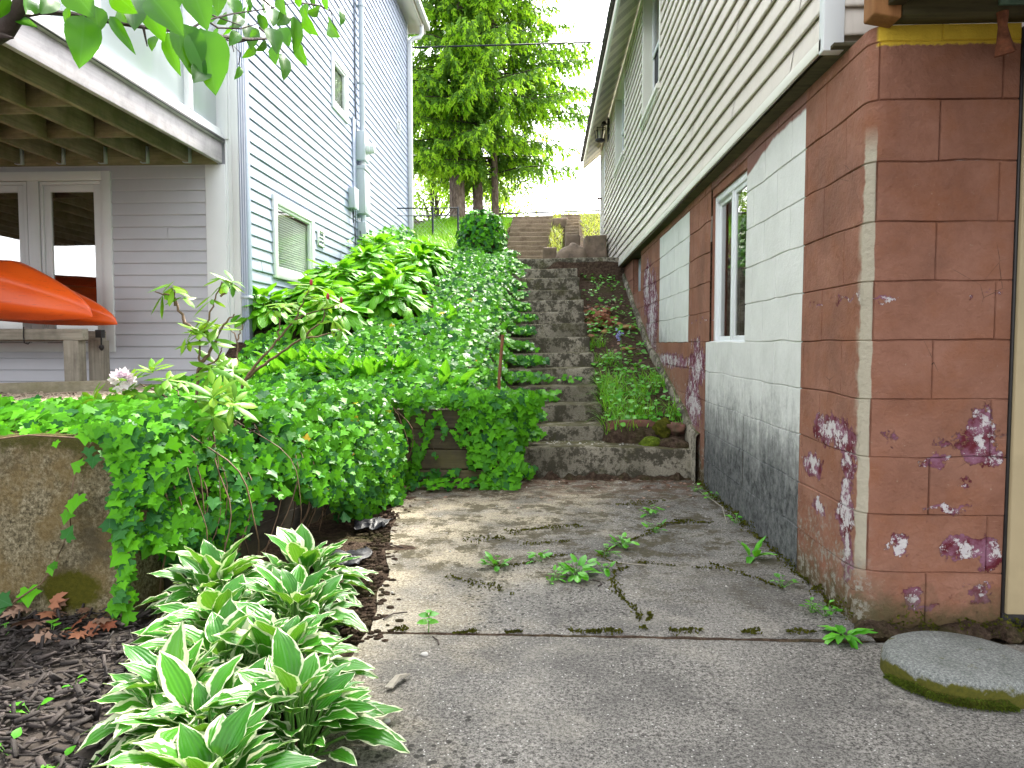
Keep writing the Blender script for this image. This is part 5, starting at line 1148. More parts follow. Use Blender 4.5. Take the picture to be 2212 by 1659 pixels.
# face of the curtain that turns the corner onto the concrete wall
n = 900; q = rng.random(n); tt = rng.random(n) ** 1.2; keep = rng.random(n) < np.interp(q, [0, .3, .6, 1], [.08, .25, 1, 1]) * np.interp(tt, [0, .5, 1], [1, .85, .6])
q, tt = q[keep], tt[keep]
P = np.stack([-1.72 + 0.30 * q - 0.05 * tt, 2.54 - 0.02 * rng.random(len(q)) - .05 * rng.random(len(q)), 0.70 - 0.66 * tt], 1)
P = P[(P[:, 0] > -1.525) | ((tt < 0.06) & (P[:, 0] > -1.62))]
ivy_leaves(cur, P, (0.1, -1, 0.35), 0.047, 0.6, 1.0, dark=0.25)
for k in range(46):
    a = rng.random(); x0 = -1.53 + .36 * a; y0 = 2.70 + 2.42 * a; b = rng.uniform(.05, .28); e = rng.uniform(-.25, .25)
    tt_ = np.linspace(0, 1, 12)[:, None]; A_ = np.array([x0, y0, .66]); B_ = np.array([x0 + b * 1.8, y0 - .05, .42]); D_ = np.array([x0 + b * rng.uniform(.3, 1.1), y0 + e, .015]); vine(cur, A_ * (1 - tt_) ** 2 + 2 * B_ * tt_ * (1 - tt_) + D_ * tt_ ** 2 + .008 * np.sin(tt_ * 11 + k), rng.uniform(.0018, .004))
tag(obj('ivy_curtain', cur, IVM), 'thick curtain of ivy spilling down the left edge of the path', 'ivy')

# ivy over the timber wall: fringe, strands and the broad fall at its end
fr = M(); n = 850; x = rng.uniform(-1.25, -0.28, n); q = rng.random(n) ** 1.8
dep = np.interp(x, [-1.25, -1.13, -1.05, -.95, -.7, -.55, -.42, -.28], [.4, .2, .09, .12, .09, .12, .16, .28])
P = np.stack([x, 5.12 - 0.05 * rng.random(n) - 0.05 * np.sin(q * 3), 0.66 - q * dep], 1)
ivy_leaves(fr, P, (0.1, -0.9, 0.55), 0.05, 0.6, 0.9, dark=0.12)
def strand(m, x, top, bot, y, w, dens=62, sz=0.045):
    L = top - bot; n = int(L * dens * (1 + w * 14)); q = rng.random(n)
    px = x + 0.03 * np.sin(q * 7 + x * 30) + rng.normal(size=n) * w * (0.6 + 0.4 * np.sin(q * 11 + x * 9))
    ivy_leaves(m, np.stack([px, y - rng.uniform(0.01, 0.06, n), top - L * q], 1), (0.05, -1, 0.35), sz, 0.5, 1.0, dark=0.12)
    t = np.linspace(0, 1, 9); vine(m, np.stack([x + 0.03 * np.sin(t * 7 + x * 30), np.full(9, y - .012), top - L * t], 1), 0.0025)
for x, bot, w in ((-1.00, .05, .02), (-.935, .00, .022), (-.87, .03, .016), (-.80, .20, .012), (-.72, .30, .01), (-.61, .28, .02), (-.55, .16, .026), (-.50, .10, .028)): strand(fr, x, .52, bot, 5.14, w)
n = 300; q = rng.random(n); P = np.stack([-0.52 + 0.30 * (rng.random(n) - .15) * (0.55 + 0.5 * np.sin(q * 3)) + 0.18 * q * 0.8, 5.10 - 0.06 * rng.random(n) - .06 * q, 0.58 - 0.58 * q], 1); ivy_leaves(fr, P, (0.1, -1, 0.4), 0.058, 0.6, 1.0, dark=0.12)
n = 420; q = rng.random(n); P = np.stack([-0.33 + 0.33 * rng.random(n) * (1 - q * .55), 5.42 - .1 * rng.random(n), 0.62 - 0.42 * q], 1); ivy_leaves(fr, P, (0.35, -.9, 0.5), 0.058, 0.7, 0.8, dark=0.1)
n = 60; x = rng.uniform(-1.2, -.3, n); ivy_leaves(fr, np.stack([x, 5.06 - rng.random(n) * .16, .02 + .05 * rng.random(n)], 1), (0, -.4, 1), 0.055, 0.5, 0.1, dark=0.05)
tag(obj('hanging_ivy', fr, IVM), 'ivy strands hanging down the dark timber wall beside the lowest step', 'ivy')

# thin strand on the concrete face
sv = M(); pl = [at(*p) for p in ((205, 948, 2.64), (178, 985, 2.645), (165, 1010, 2.63), (150, 1080, 2.60), (152, 1140, 2.585), (120, 1215, 2.57), (90, 1260, 2.56), (30, 1300, 2.55))]
vine(sv, pl, 0.0032); vine(sv, [at(205, 948, 2.60), at(150, 945, 2.62), at(60, 940, 2.62), at(0, 948, 2.62)], 0.003)
for (x, y_) in ((192, 978), (163, 1005), (165, 1085), (155, 1095), (142, 1118), (148, 1150), (112, 1222), (110, 1232), (60, 1290), (45, 1295), (10, 1300), (5, 1310), (262, 1285), (268, 1345), (120, 960)): ivy_leaves(sv, np.array([at(x, y_, 2.555)]), (0, -1, .5), 0.055, 0.4, 0.8, dark=0.3)
tag(obj('ivy_vine', sv, IVM), 'single thin ivy vine trailing across the bare concrete wall', 'ivy')

# ivied pillar by the landing
pv = thing('ivy_covered_pillar', 'stubby pillar completely wrapped in dark ivy left of the upper steps', 'pillar', (-.99, 11.4, 2.25))
m = M(); lump(m, (-.99, 11.4, 2.55), (.27, .27, .42), amp=.2); obj('core', m, MT['timber'], pv, smooth=170)
m = M(); n = 1500; a = rng.uniform(0, 2 * pi, n); h = rng.random(n); r = np.where(h > .6, .32 * np.sqrt(np.clip(1 - ((h - .6) / .42) ** 2, 0, 1)), .32 + .06 * (1 - h)) + rng.normal(size=n) * .022
P = np.stack([-.99 + r * np.cos(a), 11.4 + r * np.sin(a), 2.25 + .76 * h], 1); ivy_leaves(m, P, np.stack([np.cos(a), np.sin(a), .3 + 1.5 * (h > .86)], 1), .07, .7, .6, dark=.33); obj('ivy', m, IVM, pv)

# ------------------------------------------------------------------ hostas
def hosta(name, label, cx, cy, cz, r, h, n, T, mat, s0, s1, group=None, inner=72, outer=-18, cat='hosta'):
    root = thing(name, label, cat, (cx, cy, cz), group); lv = M(); st = M()
    for i in range(n):
        q = sqrt((i + 0.5) / n); a = i * 2.39996 + rng.normal() * 0.25
        d = np.array([cos(a), sin(a), 0]); ph = R(inner + (outer - inner) * q ** 1.1 + rng.normal() * 12)
        base = np.array([cx, cy, cz]) + d * r * q * 0.62 * rng.uniform(.8, 1.15) + UPV * h * (1.0 - 0.62 * q ** 2) * rng.uniform(.72, 1.08)
        yd = d * cos(ph) + UPV * sin(ph); zd = -d * sin(ph) + UPV * cos(ph) + rng.normal(size=3) * 0.22
        sc = rng.uniform(s0, s1); lv.leaves(T, [base], [yd], [zd], [sc * rng.uniform(.85, 1.15, 3) * np.array([1, 1, rng.uniform(.5, 1.5)])], [rng.random()])
        c0 = np.array([cx, cy, cz - .02]) + d * 0.03; mid = (c0 + base) / 2 + UPV * h * .12
        st.tube([c0, mid, base, base + yd * sc * .25 - zd * .002], [.0045, .004, .0035, .002], 5, cap=False)
    obj('leaves', lv, MT[mat], root, smooth=170); obj('stalks', st, MT['greenstem'], root)
    return root
gl = 'bright green hostas on the planted bank'
for k, (a, b, r) in enumerate(HOSTAS):
    lab = ['broad green hosta at the lower right of the bank beside the ivy', 'broad green hosta at the lower left of the bank below the side window', 'green hosta second in line up the bank on the steps side',
           'green hosta directly below the low side window', 'green hosta on the steps side a little below the top of the bank', 'green hosta under the grey meter boxes', 'small green hosta highest up the bank near the ivied pillar', 'small green hosta farthest up against the lavender wall', 'green hosta squeezed against the near corner of the lavender wall', 'lowest green hosta in front of the others just above the lily of the valley'][k]
    hosta('green_hosta', lab, a, b, float(gz(a, b)) - 0.03, r, 0.37, 190 if k < 6 else 120, T_HEART, 'heart', .125, .20, gl, inner=50, outer=-42)
gv = 'white edged hostas between the mulch and the path'
VH = [(-.95, 2.80, .30, 34, 'white edged hosta at the back of the border, nearest the black plastic'), (-1.22, 2.64, .25, 30, 'white edged hosta in the corner by the concrete wall and ivy'),
      (-.84, 2.42, .26, 28, 'white edged hosta on the path side level with the slab joint'), (-1.05, 2.30, .26, 32, 'white edged hosta on the mulch side, third from the wall'),
      (-.76, 2.04, .25, 28, 'white edged hosta leaning over the path edge in the middle of the row'), (-.90, 1.98, .25, 32, 'white edged hosta in the middle of the row beside the mulch'),
      (-.62, 1.74, .24, 30, 'white edged hosta whose long leaf reaches farthest over the path'), (-.80, 1.66, .22, 32, 'white edged hosta at the front of the row'), (-.94, 1.78, .18, 22, 'white edged hosta tucked in on the mulch side near the front'), (-.68, 1.42, .21, 28, 'white edged hosta cut by the bottom edge of the photo')]
for a, b, r, n, lab in VH: hosta('variegated_hosta', lab, a, b, -.03, r * .88, .185, int(n * 2.3), T_HOSTA, 'hosta', .08, .158, gv, inner=74, outer=2)

# lily of the valley
gy = 'lily of the valley along the foot of the bank'
for k, (px, py, Y) in enumerate(((575, 775, 5.7), (640, 765, 6.0), (700, 775, 5.9), (760, 785, 5.7), (815, 790, 5.6), (870, 790, 5.7), (955, 795, 5.5), (935, 715, 7.2))):
    p = at(px, py, Y); z0 = float(gz(p[0], Y)) + 0.02
    lab = ['lily of the valley clump farthest left beside the bare stems', 'lily of the valley clump just right of the bare rhododendron stems', 'lily of the valley clump below the green hostas', 'lily of the valley clump with white bells in the middle of the strip', 'lily of the valley clump right of the middle of the strip', 'lily of the valley clump at the right end of the strip', 'lone lily of the valley near the rusty stake', 'small lily of the valley clump high in the ivy'][k]
    root = thing('lily_of_the_valley', lab, 'flower', (p[0], Y, z0), gy); m = M(); f = M()
    for i in range(6 if k > 5 else 26):
        c = np.array([p[0], Y, z0]) + np.array([rng.normal() * .10, rng.normal() * .07, 0]); a = rng.uniform(0, 2 * pi); d = np.array([cos(a), sin(a), 0]); ph = R(rng.uniform(42, 80))
        m.leaves(T_LILY, [c], [d * cos(ph) + UPV * sin(ph)], [-d * sin(ph) + UPV * cos(ph)], [rng.uniform(.17, .25)])
        if i % 4 == 0 and k in (2, 3, 4):
            t = np.linspace(0, 1, 7); st = np.stack([c[0] + .05 * t ** 2, c[1] - .02 * t, c[2] + .17 * t], 1); f.tube(st, .0015, 4, 1, cap=False)
            for q in st[3:]: lump(f, q + np.array([.008, -.006, -.004]), (.0065, .0065, .006), n=5, amp=.1)
    obj('leaves', m, MT['lily'], root, smooth=170)
    if f.n: obj('flowers', f, [MT['whitebell'], MT['greenstem']], root)

# ------------------------------------------------------------------ rhododendrons
def whorl(lv, p, ax, n=9, L=.11, droop=.2, mi=0, bright=.6):
    ax = norm(ax); ref = np.cross(ax, [0.3, .9, .2]); ref /= np.linalg.norm(ref); b = np.cross(ax, ref)
    for k in range(n):
        a = k * 2.4 + rng.normal() * .2; d = cos(a) * ref + sin(a) * b; el = rng.uniform(-.25, .75) - droop
        yd = d + ax * el; lv.leaves(T_RHODO, [p + ax * rng.uniform(-.02, .015)], [yd], [ax - d * el * .8], [L * rng.uniform(.7, 1.15) * np.array([1.0, 1, 1])], [np.clip(bright + rng.normal() * .22, 0, 1)], mi)
def bloom(f, p, r=.055, mi=0):
    for k in range(16):
        d = norm(rng.normal(size=3) + np.array([0, -.5, .7])); c = p + d * r * .55
        x = norm(np.cross(d, [.2, .3, .9])); y2 = np.cross(d, x)
        for j in range(5):
            a = j * 2 * pi / 5; e = cos(a) * x + sin(a) * y2; f.leaves(leaf_t(.34, 3, 1, -.3, .1), [c], [e + d * .75], [d - e * .4], [r * rng.uniform(.6, .8)])
def rhodo(name, label, stems, whorls, blooms=(), buds=(), L=.11):
    b0 = at(*stems[0][0]); root = thing(name, label, 'shrub', (b0[0], b0[1], b0[2])); s = M(); lv = M()
    for pl in stems:
        P = np.array([at(*p) for p in pl]); k = len(P); t = np.linspace(0, k - 1, k * 4); Q = np.stack([np.interp(t, range(k), P[:, j]) for j in range(3)], 1); Q += rng.normal(size=Q.shape) * .004
        s = M(); s.tube(Q, np.linspace(.010 if len(pl) > 3 else .0055, .003, len(Q)), 6, cap=False); obj('branch', s, MT['stem'], root, smooth=170)
    for (x, y, Y, ax, n, br, dr) in whorls: whorl(lv, at(x, y, Y), ax, n, L * rng.uniform(.9, 1.1), dr, 0, br)
    obj('leaves', lv, MT['rhodo'], root, smooth=170)
    for (x, y, Y) in blooms: f = M(); bloom(f, at(x, y, Y)); obj('flower', f, MT['petal'], root, smooth=170)
    if buds:
        for (x, y, Y) in buds: f = M(); lump(f, at(x, y, Y), (.010, .010, .019), n=6, amp=.2); obj('bud', f, MT['redbud'], root, smooth=170)
    return root
rhodo('rhododendron', 'low leafy rhododendron with one pale pink flower by the concrete wall', [[(430, 905, 3.7), (420, 880, 3.7), (360, 855, 3.7), (300, 830, 3.7)], [(430, 905, 3.7), (380, 870, 3.65), (330, 840, 3.65)], [(440, 910, 3.75), (400, 870, 3.75), (370, 835, 3.8)], [(270, 850, 3.6), (230, 880, 3.6), (180, 868, 3.6)]],
      [(330, 800, 3.7, (0, -.2, 1), 11, .75, -.3), (285, 818, 3.65, (-.3, -.3, 1), 10, .7, -.1), (360, 822, 3.7, (.2, -.3, 1), 11, .6, 0), (300, 855, 3.6, (-.2, -.6, .6), 9, .3, .2), (345, 858, 3.6, (.1, -.6, .5), 9, .25, .3), (255, 850, 3.6, (-.4, -.4, .6), 8, .5, .1), (200, 860, 3.6, (-.8, -.2, .6), 8, .75, -.1), (390, 830, 3.75, (.3, -.2, 1), 9, .55, 0), (225, 868, 3.6, (-.5, -.4, .7), 8, .7, 0)], [(265, 822, 3.6)])
rhodo('rhododendron', 'taller leggy rhododendron with yellow green leaf rosettes in front of the lavender wall', [[(385, 925, 3.4), (425, 850, 3.45), (428, 790, 3.45), (432, 740, 3.45), (430, 715, 3.45)], [(420, 720, 3.5), (395, 690, 3.5), (375, 640, 3.5), (335, 630, 3.5)], [(378, 660, 3.5), (372, 620, 3.5)], [(440, 720, 3.5), (460, 660, 3.5), (480, 610, 3.5)], [(480, 640, 3.5), (500, 612, 3.5)], [(428, 790, 3.45), (455, 760, 3.5), (485, 700, 3.5), (505, 680, 3.5)], [(460, 990, 3.0), (462, 930, 3.05), (458, 890, 3.05)], [(428, 800, 3.45), (470, 775, 3.5), (480, 750, 3.5)]],
      [(432, 718, 3.45, (0, -.3, 1), 13, .85, -.35), (405, 735, 3.45, (-.5, -.4, .7), 9, .6, .2), (455, 735, 3.45, (.4, -.4, .7), 9, .5, .2), (470, 705, 3.5, (.3, -.2, 1), 9, .8, 0), (372, 618, 3.5, (-.1, -.2, 1), 7, .55, .5), (350, 635, 3.5, (-.6, -.2, .5), 5, .6, .5), (395, 640, 3.5, (.3, -.2, .6), 4, .5, .4), (482, 606, 3.5, (0, -.2, 1), 8, .45, .4), (502, 612, 3.5, (.4, -.2, .8), 6, .4, .3), (455, 640, 3.5, (-.2, -.2, .8), 4, .4, .3), (470, 790, 3.5, (.3, -.5, .8), 11, .6, .0), (500, 800, 3.5, (.6, -.4, .6), 8, .5, .1), (455, 800, 3.4, (0, -.5, .7), 9, .5, .2), (460, 860, 3.0, (0, -.4, 1), 13, .65, -.25), (462, 900, 3.0, (.1, -.6, .5), 11, .4, .1), (505, 870, 3.05, (.6, -.3, .7), 9, .7, -.2)], (), L=.115)
rhodo('rhododendron', 'bare stemmed rhododendron with red buds leaning over the lily of the valley', [[(520, 838, 4.3), (545, 795, 4.3), (590, 745, 4.3), (640, 690, 4.3), (655, 650, 4.3), (670, 622, 4.3)], [(530, 820, 4.3), (580, 780, 4.3), (640, 740, 4.3), (700, 690, 4.3), (705, 650, 4.3)], [(600, 735, 4.3), (605, 690, 4.3), (610, 665, 4.3)], [(650, 735, 4.3), (715, 720, 4.3), (740, 710, 4.3)], [(640, 690, 4.3), (690, 670, 4.3), (735, 660, 4.3)], [(513, 790, 4.3), (512, 730, 4.3), (490, 700, 4.3)], [(512, 735, 4.3), (525, 700, 4.3)]],
      [(672, 618, 4.3, (0, -.2, 1), 9, .6, .2), (690, 645, 4.3, (.4, -.3, .7), 8, .8, .4), (705, 645, 4.3, (.2, -.2, 1), 7, .5, .5), (612, 660, 4.3, (0, -.2, 1), 8, .8, .3), (640, 660, 4.3, (.3, -.3, .8), 7, .7, .3), (735, 655, 4.3, (.4, -.2, .8), 8, .5, .4), (742, 712, 4.3, (.6, -.2, .5), 7, .55, .2), (590, 665, 4.3, (-.4, -.2, .8), 6, .7, .3), (655, 700, 4.3, (.3, -.4, .5), 5, .7, .2), (720, 690, 4.3, (.3, -.4, .4), 5, .9, .4)], (), [(672, 610, 4.28), (708, 640, 4.28), (737, 648, 4.28)])

# ------------------------------------------------------------------ spruces
def spruce(label, x, y, z0, H, r0, zlow, Lmax, seed, dens=1.0, leanx=0.0, tipw=0.5, sparse=1.0):
    rs = np.random.default_rng(seed); root = thing('spruce_tree', label, 'tree', (x, y, z0), 'spruces at the top of the hill')
    t = np.linspace(0, 1, 26); tr = np.stack([x + leanx * t + .05 * np.sin(t * 9 + seed), y + .04 * np.sin(t * 7), z0 - .3 + (H + .3) * t], 1)
    m = M(); rad = r0 * (1 - .85 * t) * (1 + .55 * np.exp(-t * 60)); m.tube(tr, rad, 14); obj('trunk', m, MT['trunk'], root, smooth=170)
    br = M(); ne = M(); z = zlow
    P, Yd, Zd, S, Rn, Mi = [], [], [], [], [], []
    while z < z0 + H - .4:
        f = (z - z0) / H
        for k in range(rs.integers(3, 6)):
            a = rs.uniform(0, 2 * pi); L = Lmax * (1 - f ** 1.5) * rs.uniform(.65, 1.1) * (1.0 if f > .2 else .8)
            d = np.array([cos(a), sin(a), 0]); side = np.array([-sin(a), cos(a), 0]); tt = np.linspace(0, 1, 9)
            dr = rs.uniform(.25, .42); zb = z + rs.uniform(-.2, .2)
            B = np.array([x + leanx * f, y, zb]) + d * (L * tt)[:, None] + UPV * (L * (.16 * tt - dr * tt ** 2 + .16 * tt ** 4))[:, None] + side * (.06 * L * np.sin(tt * 4 + k))[:, None]
            br.tube(B, np.linspace(.02 * L / 3 + .006, .006, 9), 5, cap=False)
            far = y + d[1] * L > y + 1.2; nt = max(4, int(L / (.13 if not far else .2) * dens * sparse))
            for i in range(nt):
                u = .14 + .86 * (i + rs.random()) / nt; b = np.array([np.interp(u, tt, B[:, j]) for j in range(3)])
                for sgn in (-1, 1):
                    tl = (.22 + .55 * (1 - u) * L * .30 + .12 * rs.random()) * (1.0 if u < .9 else .7)
                    td = norm(side * sgn * rs.uniform(.5, 1.0) + d * rs.uniform(.35, .9) - UPV * rs.uniform(.4, 1.35))
                    ne_n = max(4, int(tl / .042)); uu = (np.arange(ne_n) + .5) / ne_n
                    q = b + td * (tl * uu)[:, None] - UPV * (.25 * tl * uu ** 2)[:, None]
                    tip = rs.random() < tipw
                    for rep in range(2):
                        o = rs.normal(size=(ne_n, 3)) * .55; yd = td * .75 + o - UPV * .35
                        P.append(q); Yd.append(yd); Zd.append(rs.normal(size=(ne_n, 3)) * .6 + UPV * .7 - np.array([0, .5, 0])); S.append(rs.uniform(.07, .13, ne_n)); Rn.append(np.clip(rs.normal(size=ne_n) * .22 + .45, 0, 1))
                        Mi.append(((uu > .60) & tip & (u > .35)).astype(int))
        z += .33 + .12 * f
    P, Yd, Zd, S, Rn, Mi = map(np.concatenate, (P, Yd, Zd, S, Rn, Mi))
    sc = np.stack([S * .42, S, S], 1)
    for mi in (0, 1):
        k = Mi == mi; ne.leaves(T_NEED, P[k], Yd[k], Zd[k], sc[k], Rn[k], mi)
    obj('branches', br, MT['bark'], root); obj('needles', ne, [MT['needle'], MT['tip']], root)
    return root
spruce('thick trunked spruce leftmost of the three by the chain link fence', -2.43, 20.5, 4.25, 15.0, .22, 6.3, 3.2, 3, 1.12, tipw=.85)
spruce('spruce with the second trunk, just behind the thick trunked one', -2.02, 21.6, 4.3, 15.5, .155, 6.2, 3.2, 8, 1.05, tipw=.8)
spruce('thinnest spruce, nearest the upper steps, with low drooping branches', -1.50, 21.2, 4.3, 14.0, .105, 5.6, 3.7, 14, 1.2, tipw=.95)

def crown_tree(name, label, x, y, z0, H, rad, n, mat, seed, leaf=.12):
    rs = np.random.default_rng(seed); root = thing(name, label, 'tree', (x, y, z0)); m = M(); t = np.linspace(0, 1, 10)
    m.tube(np.stack([x + .2 * np.sin(t * 3), y + 0 * t, z0 - .2 + (H * .75) * t], 1), .16 * (1 - .8 * t), 8)
    lv = M()
    for c in range(26):
        a = rs.uniform(0, 2 * pi); h = rs.uniform(.12, 1.0); r = rad * sqrt(rs.random()) * (1.1 - .6 * h); cc = np.array([x + r * cos(a), y + r * sin(a), z0 + H * h])
        m.tube([(x, y, z0 + H * h * .55), (cc + np.array([x, y, z0 + H * h * .8])) / 2, cc], [.05, .03, .01], 5, cap=False)
        k = n // 26; q = cc + rs.normal(size=(k, 3)) * np.array([.5, .5, .35]); lv.leaves(T_WEED, q, rs.normal(size=(k, 3)) - UPV * .3, rs.normal(size=(k, 3)) * .6 + UPV - np.array([0, .4, 0]), rs.uniform(.7, 1.2, k) * leaf)
    obj('trunk', m, MT['bark'], root); obj('leaves', lv, MT[mat], root); return root
crown_tree('deciduous_tree', 'pale green leafy tree beyond the fence behind the spruce trunks', -4.3, 28, 3.6, 5.5, 2.2, 5200, 'decid', 4)
crown_tree('deciduous_tree', 'small light green tree showing low between the spruce trunks', -1.9, 29, 3.4, 4.2, 1.7, 3600, 'decid', 9)

# ------------------------------------------------------------------ tree whose branch hangs into the top left corner
ot = thing('overhanging_tree', 'leafy dark branch reaching in from a tree beyond the upper left corner', 'tree', (-2.25, 1.6, 0))
m = M(); m.tube([(-2.25, 1.6, -.1), (-2.2, 1.6, .8), (-2.12, 1.55, 1.6), (-1.9, 1.5, 2.1)], [.10, .085, .07, .055], 10)
a0 = at(-60, 110, 1.45); m.tube([(-1.9, 1.5, 2.1), (-1.6, 1.45, 1.85), a0 - np.array([.06, 0, .02])], [.05, .035, .024], 8); m.tube([a0 - np.array([.06, 0, .02]), at(15, 60, 1.43), at(45, 15, 1.42), at(70, -60, 1.40)], [.024, .019, .016, .012], 8)
m.tube([at(-20, 75, 1.43), at(5, 78, 1.42), at(28, 82, 1.41)], [.01, .007, .002], 6)
main = [(30, 35, 1.42), (90, 26, 1.43), (150, 30, 1.45), (230, 45, 1.5), (300, 57, 1.55), (400, 70, 1.65), (470, 78, 1.75), (540, 85, 1.9), (600, 82, 2.0)]
m.tube([at(*p) for p in main], [.006, .0055, .005, .005, .0045, .0045, .005, .004, .003], 6)
for tw in ([(400, 70, 1.65), (440, 45, 1.7), (500, 30, 1.8), (570, 20, 1.9), (640, 5, 2.0)], [(440, 40, 1.7), (470, 60, 1.75), (520, 62, 1.8), (560, 50, 1.85)], [(540, 85, 1.9), (500, 95, 1.9), (520, 115, 1.9), (515, 140, 1.9)], [(420, 20, 1.7), (450, 30, 1.75), (520, 55, 1.8)], [(560, 60, 1.9), (600, 95, 2.0), (612, 115, 2.0)], [(640, 5, 2.0), (690, 12, 2.1), (715, 25, 2.1), (720, 50, 2.1)], [(470, 78, 1.75), (500, 90, 1.8), (505, 112, 1.8)], [(310, 60, 1.55), (315, 85, 1.55), (318, 100, 1.55)], [(560, -10, 1.9), (600, 30, 1.95), (640, 45, 2.0)]):
    m.tube([at(*p) for p in tw], np.linspace(.003, .0012, len(tw)), 5, cap=False)
obj('branches', m, MT['bark'], ot, smooth=60)
lv = M()
def bl(x, y, x2, y2, Y, face=1.0, tw=0.25, w=1.0, r=None):
    p, q = at(x, y, Y), at(x2, y2, Y + rng.normal() * .02 - .03); yd = q - p; L = np.linalg.norm(yd)
    vd = norm(CAM - p); sd = norm(np.cross(yd, vd)); zd = vd * face + sd * rng.normal() * tw + UPV * .15
    lv.leaves(T_BIG, [p], [yd], [zd], [np.array([L * w * .85, L * 1.03, L * .8])], [rng.random() if r is None else r])
BIG = [(182, 34, 175, 131, 1.42, 1, .2, 1.35), (149, 14, 141, 57, 1.42, .5, .3, .9), (205, 12, 213, 62, 1.45, 1, .3, 1.6), (238, 35, 282, 103, 1.45, .3, .2, .55), (256, 18, 262, 42, 1.5, .6, .3, .8), (312, 0, 352, 82, 1.5, 1, .3, 1.3), (325, -8, 385, 56, 1.42, .8, .9, 1.25), (395, 50, 424, 152, 1.5, 1, .3, 1.25), (436, 62, 464, 180, 1.52, 1, .3, 1.3), (362, 70, 378, 152, 1.55, .5, .4, .8), (150, -30, 190, 22, 1.4, 1, .3, 1.6), (235, -30, 280, 25, 1.42, 1, .4, 1.5), (415, -25, 442, 46, 1.55, 1, .3, 1.3), (110, -15, 100, 20, 1.42, .7, .4, 1.3), (60, -30, 75, 18, 1.4, .6, .4, 1.3), (10, -20, -5, 40, 1.4, 1, .3, 1.2), (335, 78, 325, 103, 1.55, .9, .3, 1.2), (285, -10, 292, 40, 1.5, .8, .4, 1.1), (370, -25, 375, 20, 1.5, 1, .3, 1.4), (30, 40, 75, 52, 1.42, .5, .6, 1.0), (415, 120, 440, 160, 1.5, .8, .3, 1.2), (475, -20, 470, 22, 1.6, 1, .3, 1.4), (440, 150, 425, 166, 1.5, .6, .3, 1.3)]
for b in BIG: bl(*b)
SM = [(480, 112, 490, 154), (520, 145, 512, 168), (552, 103, 528, 124), (585, 60, 600, 102), (635, 35, 645, 108), (655, 22, 670, 72), (597, 95, 590, 132), (610, 118, 620, 164), (642, 96, 655, 135), (710, 48, 718, 75), (520, 35, 508, 55), (540, 55, 545, 95), (560, 30, 575, 68), (500, 55, 485, 78), (605, 60, 622, 90), (470, 15, 455, 40), (500, -5, 515, 28), (530, -10, 545, 22), (570, -15, 580, 18), (600, -5, 612, 26), (640, -15, 648, 18), (670, -10, 680, 15), (700, -8, 705, 20), (735, 20, 742, 50), (690, 20, 672, 30), (575, 90, 560, 110), (620, 30, 605, 50), (555, 65, 540, 78), (515, 70, 500, 92), (490, 30, 478, 52), (585, 15, 595, 45), (650, 70, 640, 95), (530, 20, 520, 40), (470, 60, 462, 80), (545, 5, 530, 30), (450, 30, 430, 48), (610, 78, 598, 100), (660, 8, 655, 40)]
for (x, y, x2, y2) in SM: bl(x, y, x2, y2, rng.uniform(1.75, 2.1), rng.uniform(.4, 1), .5, rng.uniform(.9, 1.5))
obj('leaves', lv, MT['bigleaf'], ot, smooth=170)

# ------------------------------------------------------------------ grass of the upper hill, fence, wires
def grass(name, label, n, xr, yr, mask, size, mat, zf=gz, thick=1.0):
    x = rng.uniform(*xr, n); y = rng.uniform(*yr, n); k = mask(x, y); x, y = x[k], y[k]; a = rng.uniform(0, 2 * pi, len(x)); m = M()
    d = np.stack([np.cos(a), np.sin(a), np.zeros(len(x))], 1); yd = d * rng.uniform(.1, .6, len(x))[:, None] + UPV
    s = rng.uniform(.5, 1.2, len(x)) * size; m.leaves(T_BLADE, np.stack([x, y, zf(x, y) - .01], 1), yd, -d + UPV * .3, np.stack([s * thick, s, s], 1)); return obj(name, m, MT[mat], kind='stuff', label=label)
grass('grass', 'bright long grass on the sunny slope below the spruces', 9000, (-3.0, -.85), (10.9, 20.5), lambda x, y: ~((x < -2.75) & (y < 15.7)) & (np.hypot(x + .99, y - 11.4) > .34), .20, 'grass', thick=1.6)
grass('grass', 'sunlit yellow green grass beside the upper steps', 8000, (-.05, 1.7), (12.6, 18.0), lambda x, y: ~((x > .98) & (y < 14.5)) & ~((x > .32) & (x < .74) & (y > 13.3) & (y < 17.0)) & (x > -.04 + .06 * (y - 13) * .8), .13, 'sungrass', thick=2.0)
m = M(); n = 1500; x = rng.uniform(-2.85, -1.2, n); y = rng.uniform(10.4, 13.5, n); k = x < -1.5 - (y - 10.4) * .3; x, y = x[k], y[k]; ivy_leaves(m, np.stack([x, y, gz(x, y) + rng.uniform(.05, .3, len(x)) * np.clip((-1.6 - x), .2, 1)], 1), (.4, -.5, .8), .07, .9, .3, dark=.2, bright=.4)
obj('undergrowth', m, IVM, kind='stuff', label='leafy undergrowth along the lavender wall at the top of the bank')
fn = thing('chain_link_fence', 'low chain link fence on dark posts in front of the spruce trunks', 'fence', (-3, 14.4, 3.0))
Yf = 14.4; pz = [float(bank(Yf)) for _ in range(3)]
for x in (at(935, 500, Yf)[0], -6.4, at(996, 500, 14.9)[0]):
    z = 3.02; m = M(); m.tube([(x, Yf, z - .1), (x, Yf, z + .60), (x, Yf, z + .62)], [.02, .02, .008], 8); obj('post', m, MT['wire'], fn)
xe = at(996, 500, 14.9)[0]
m = M(); m.tube([(-6.4, Yf, 3.62), (xe, Yf, 3.615)], .013, 6); m.tube([(-6.4, Yf, 3.47), (xe, Yf, 3.47)], .006, 5); obj('rail', m, MT['wire'], fn)
m = M(); k = 0
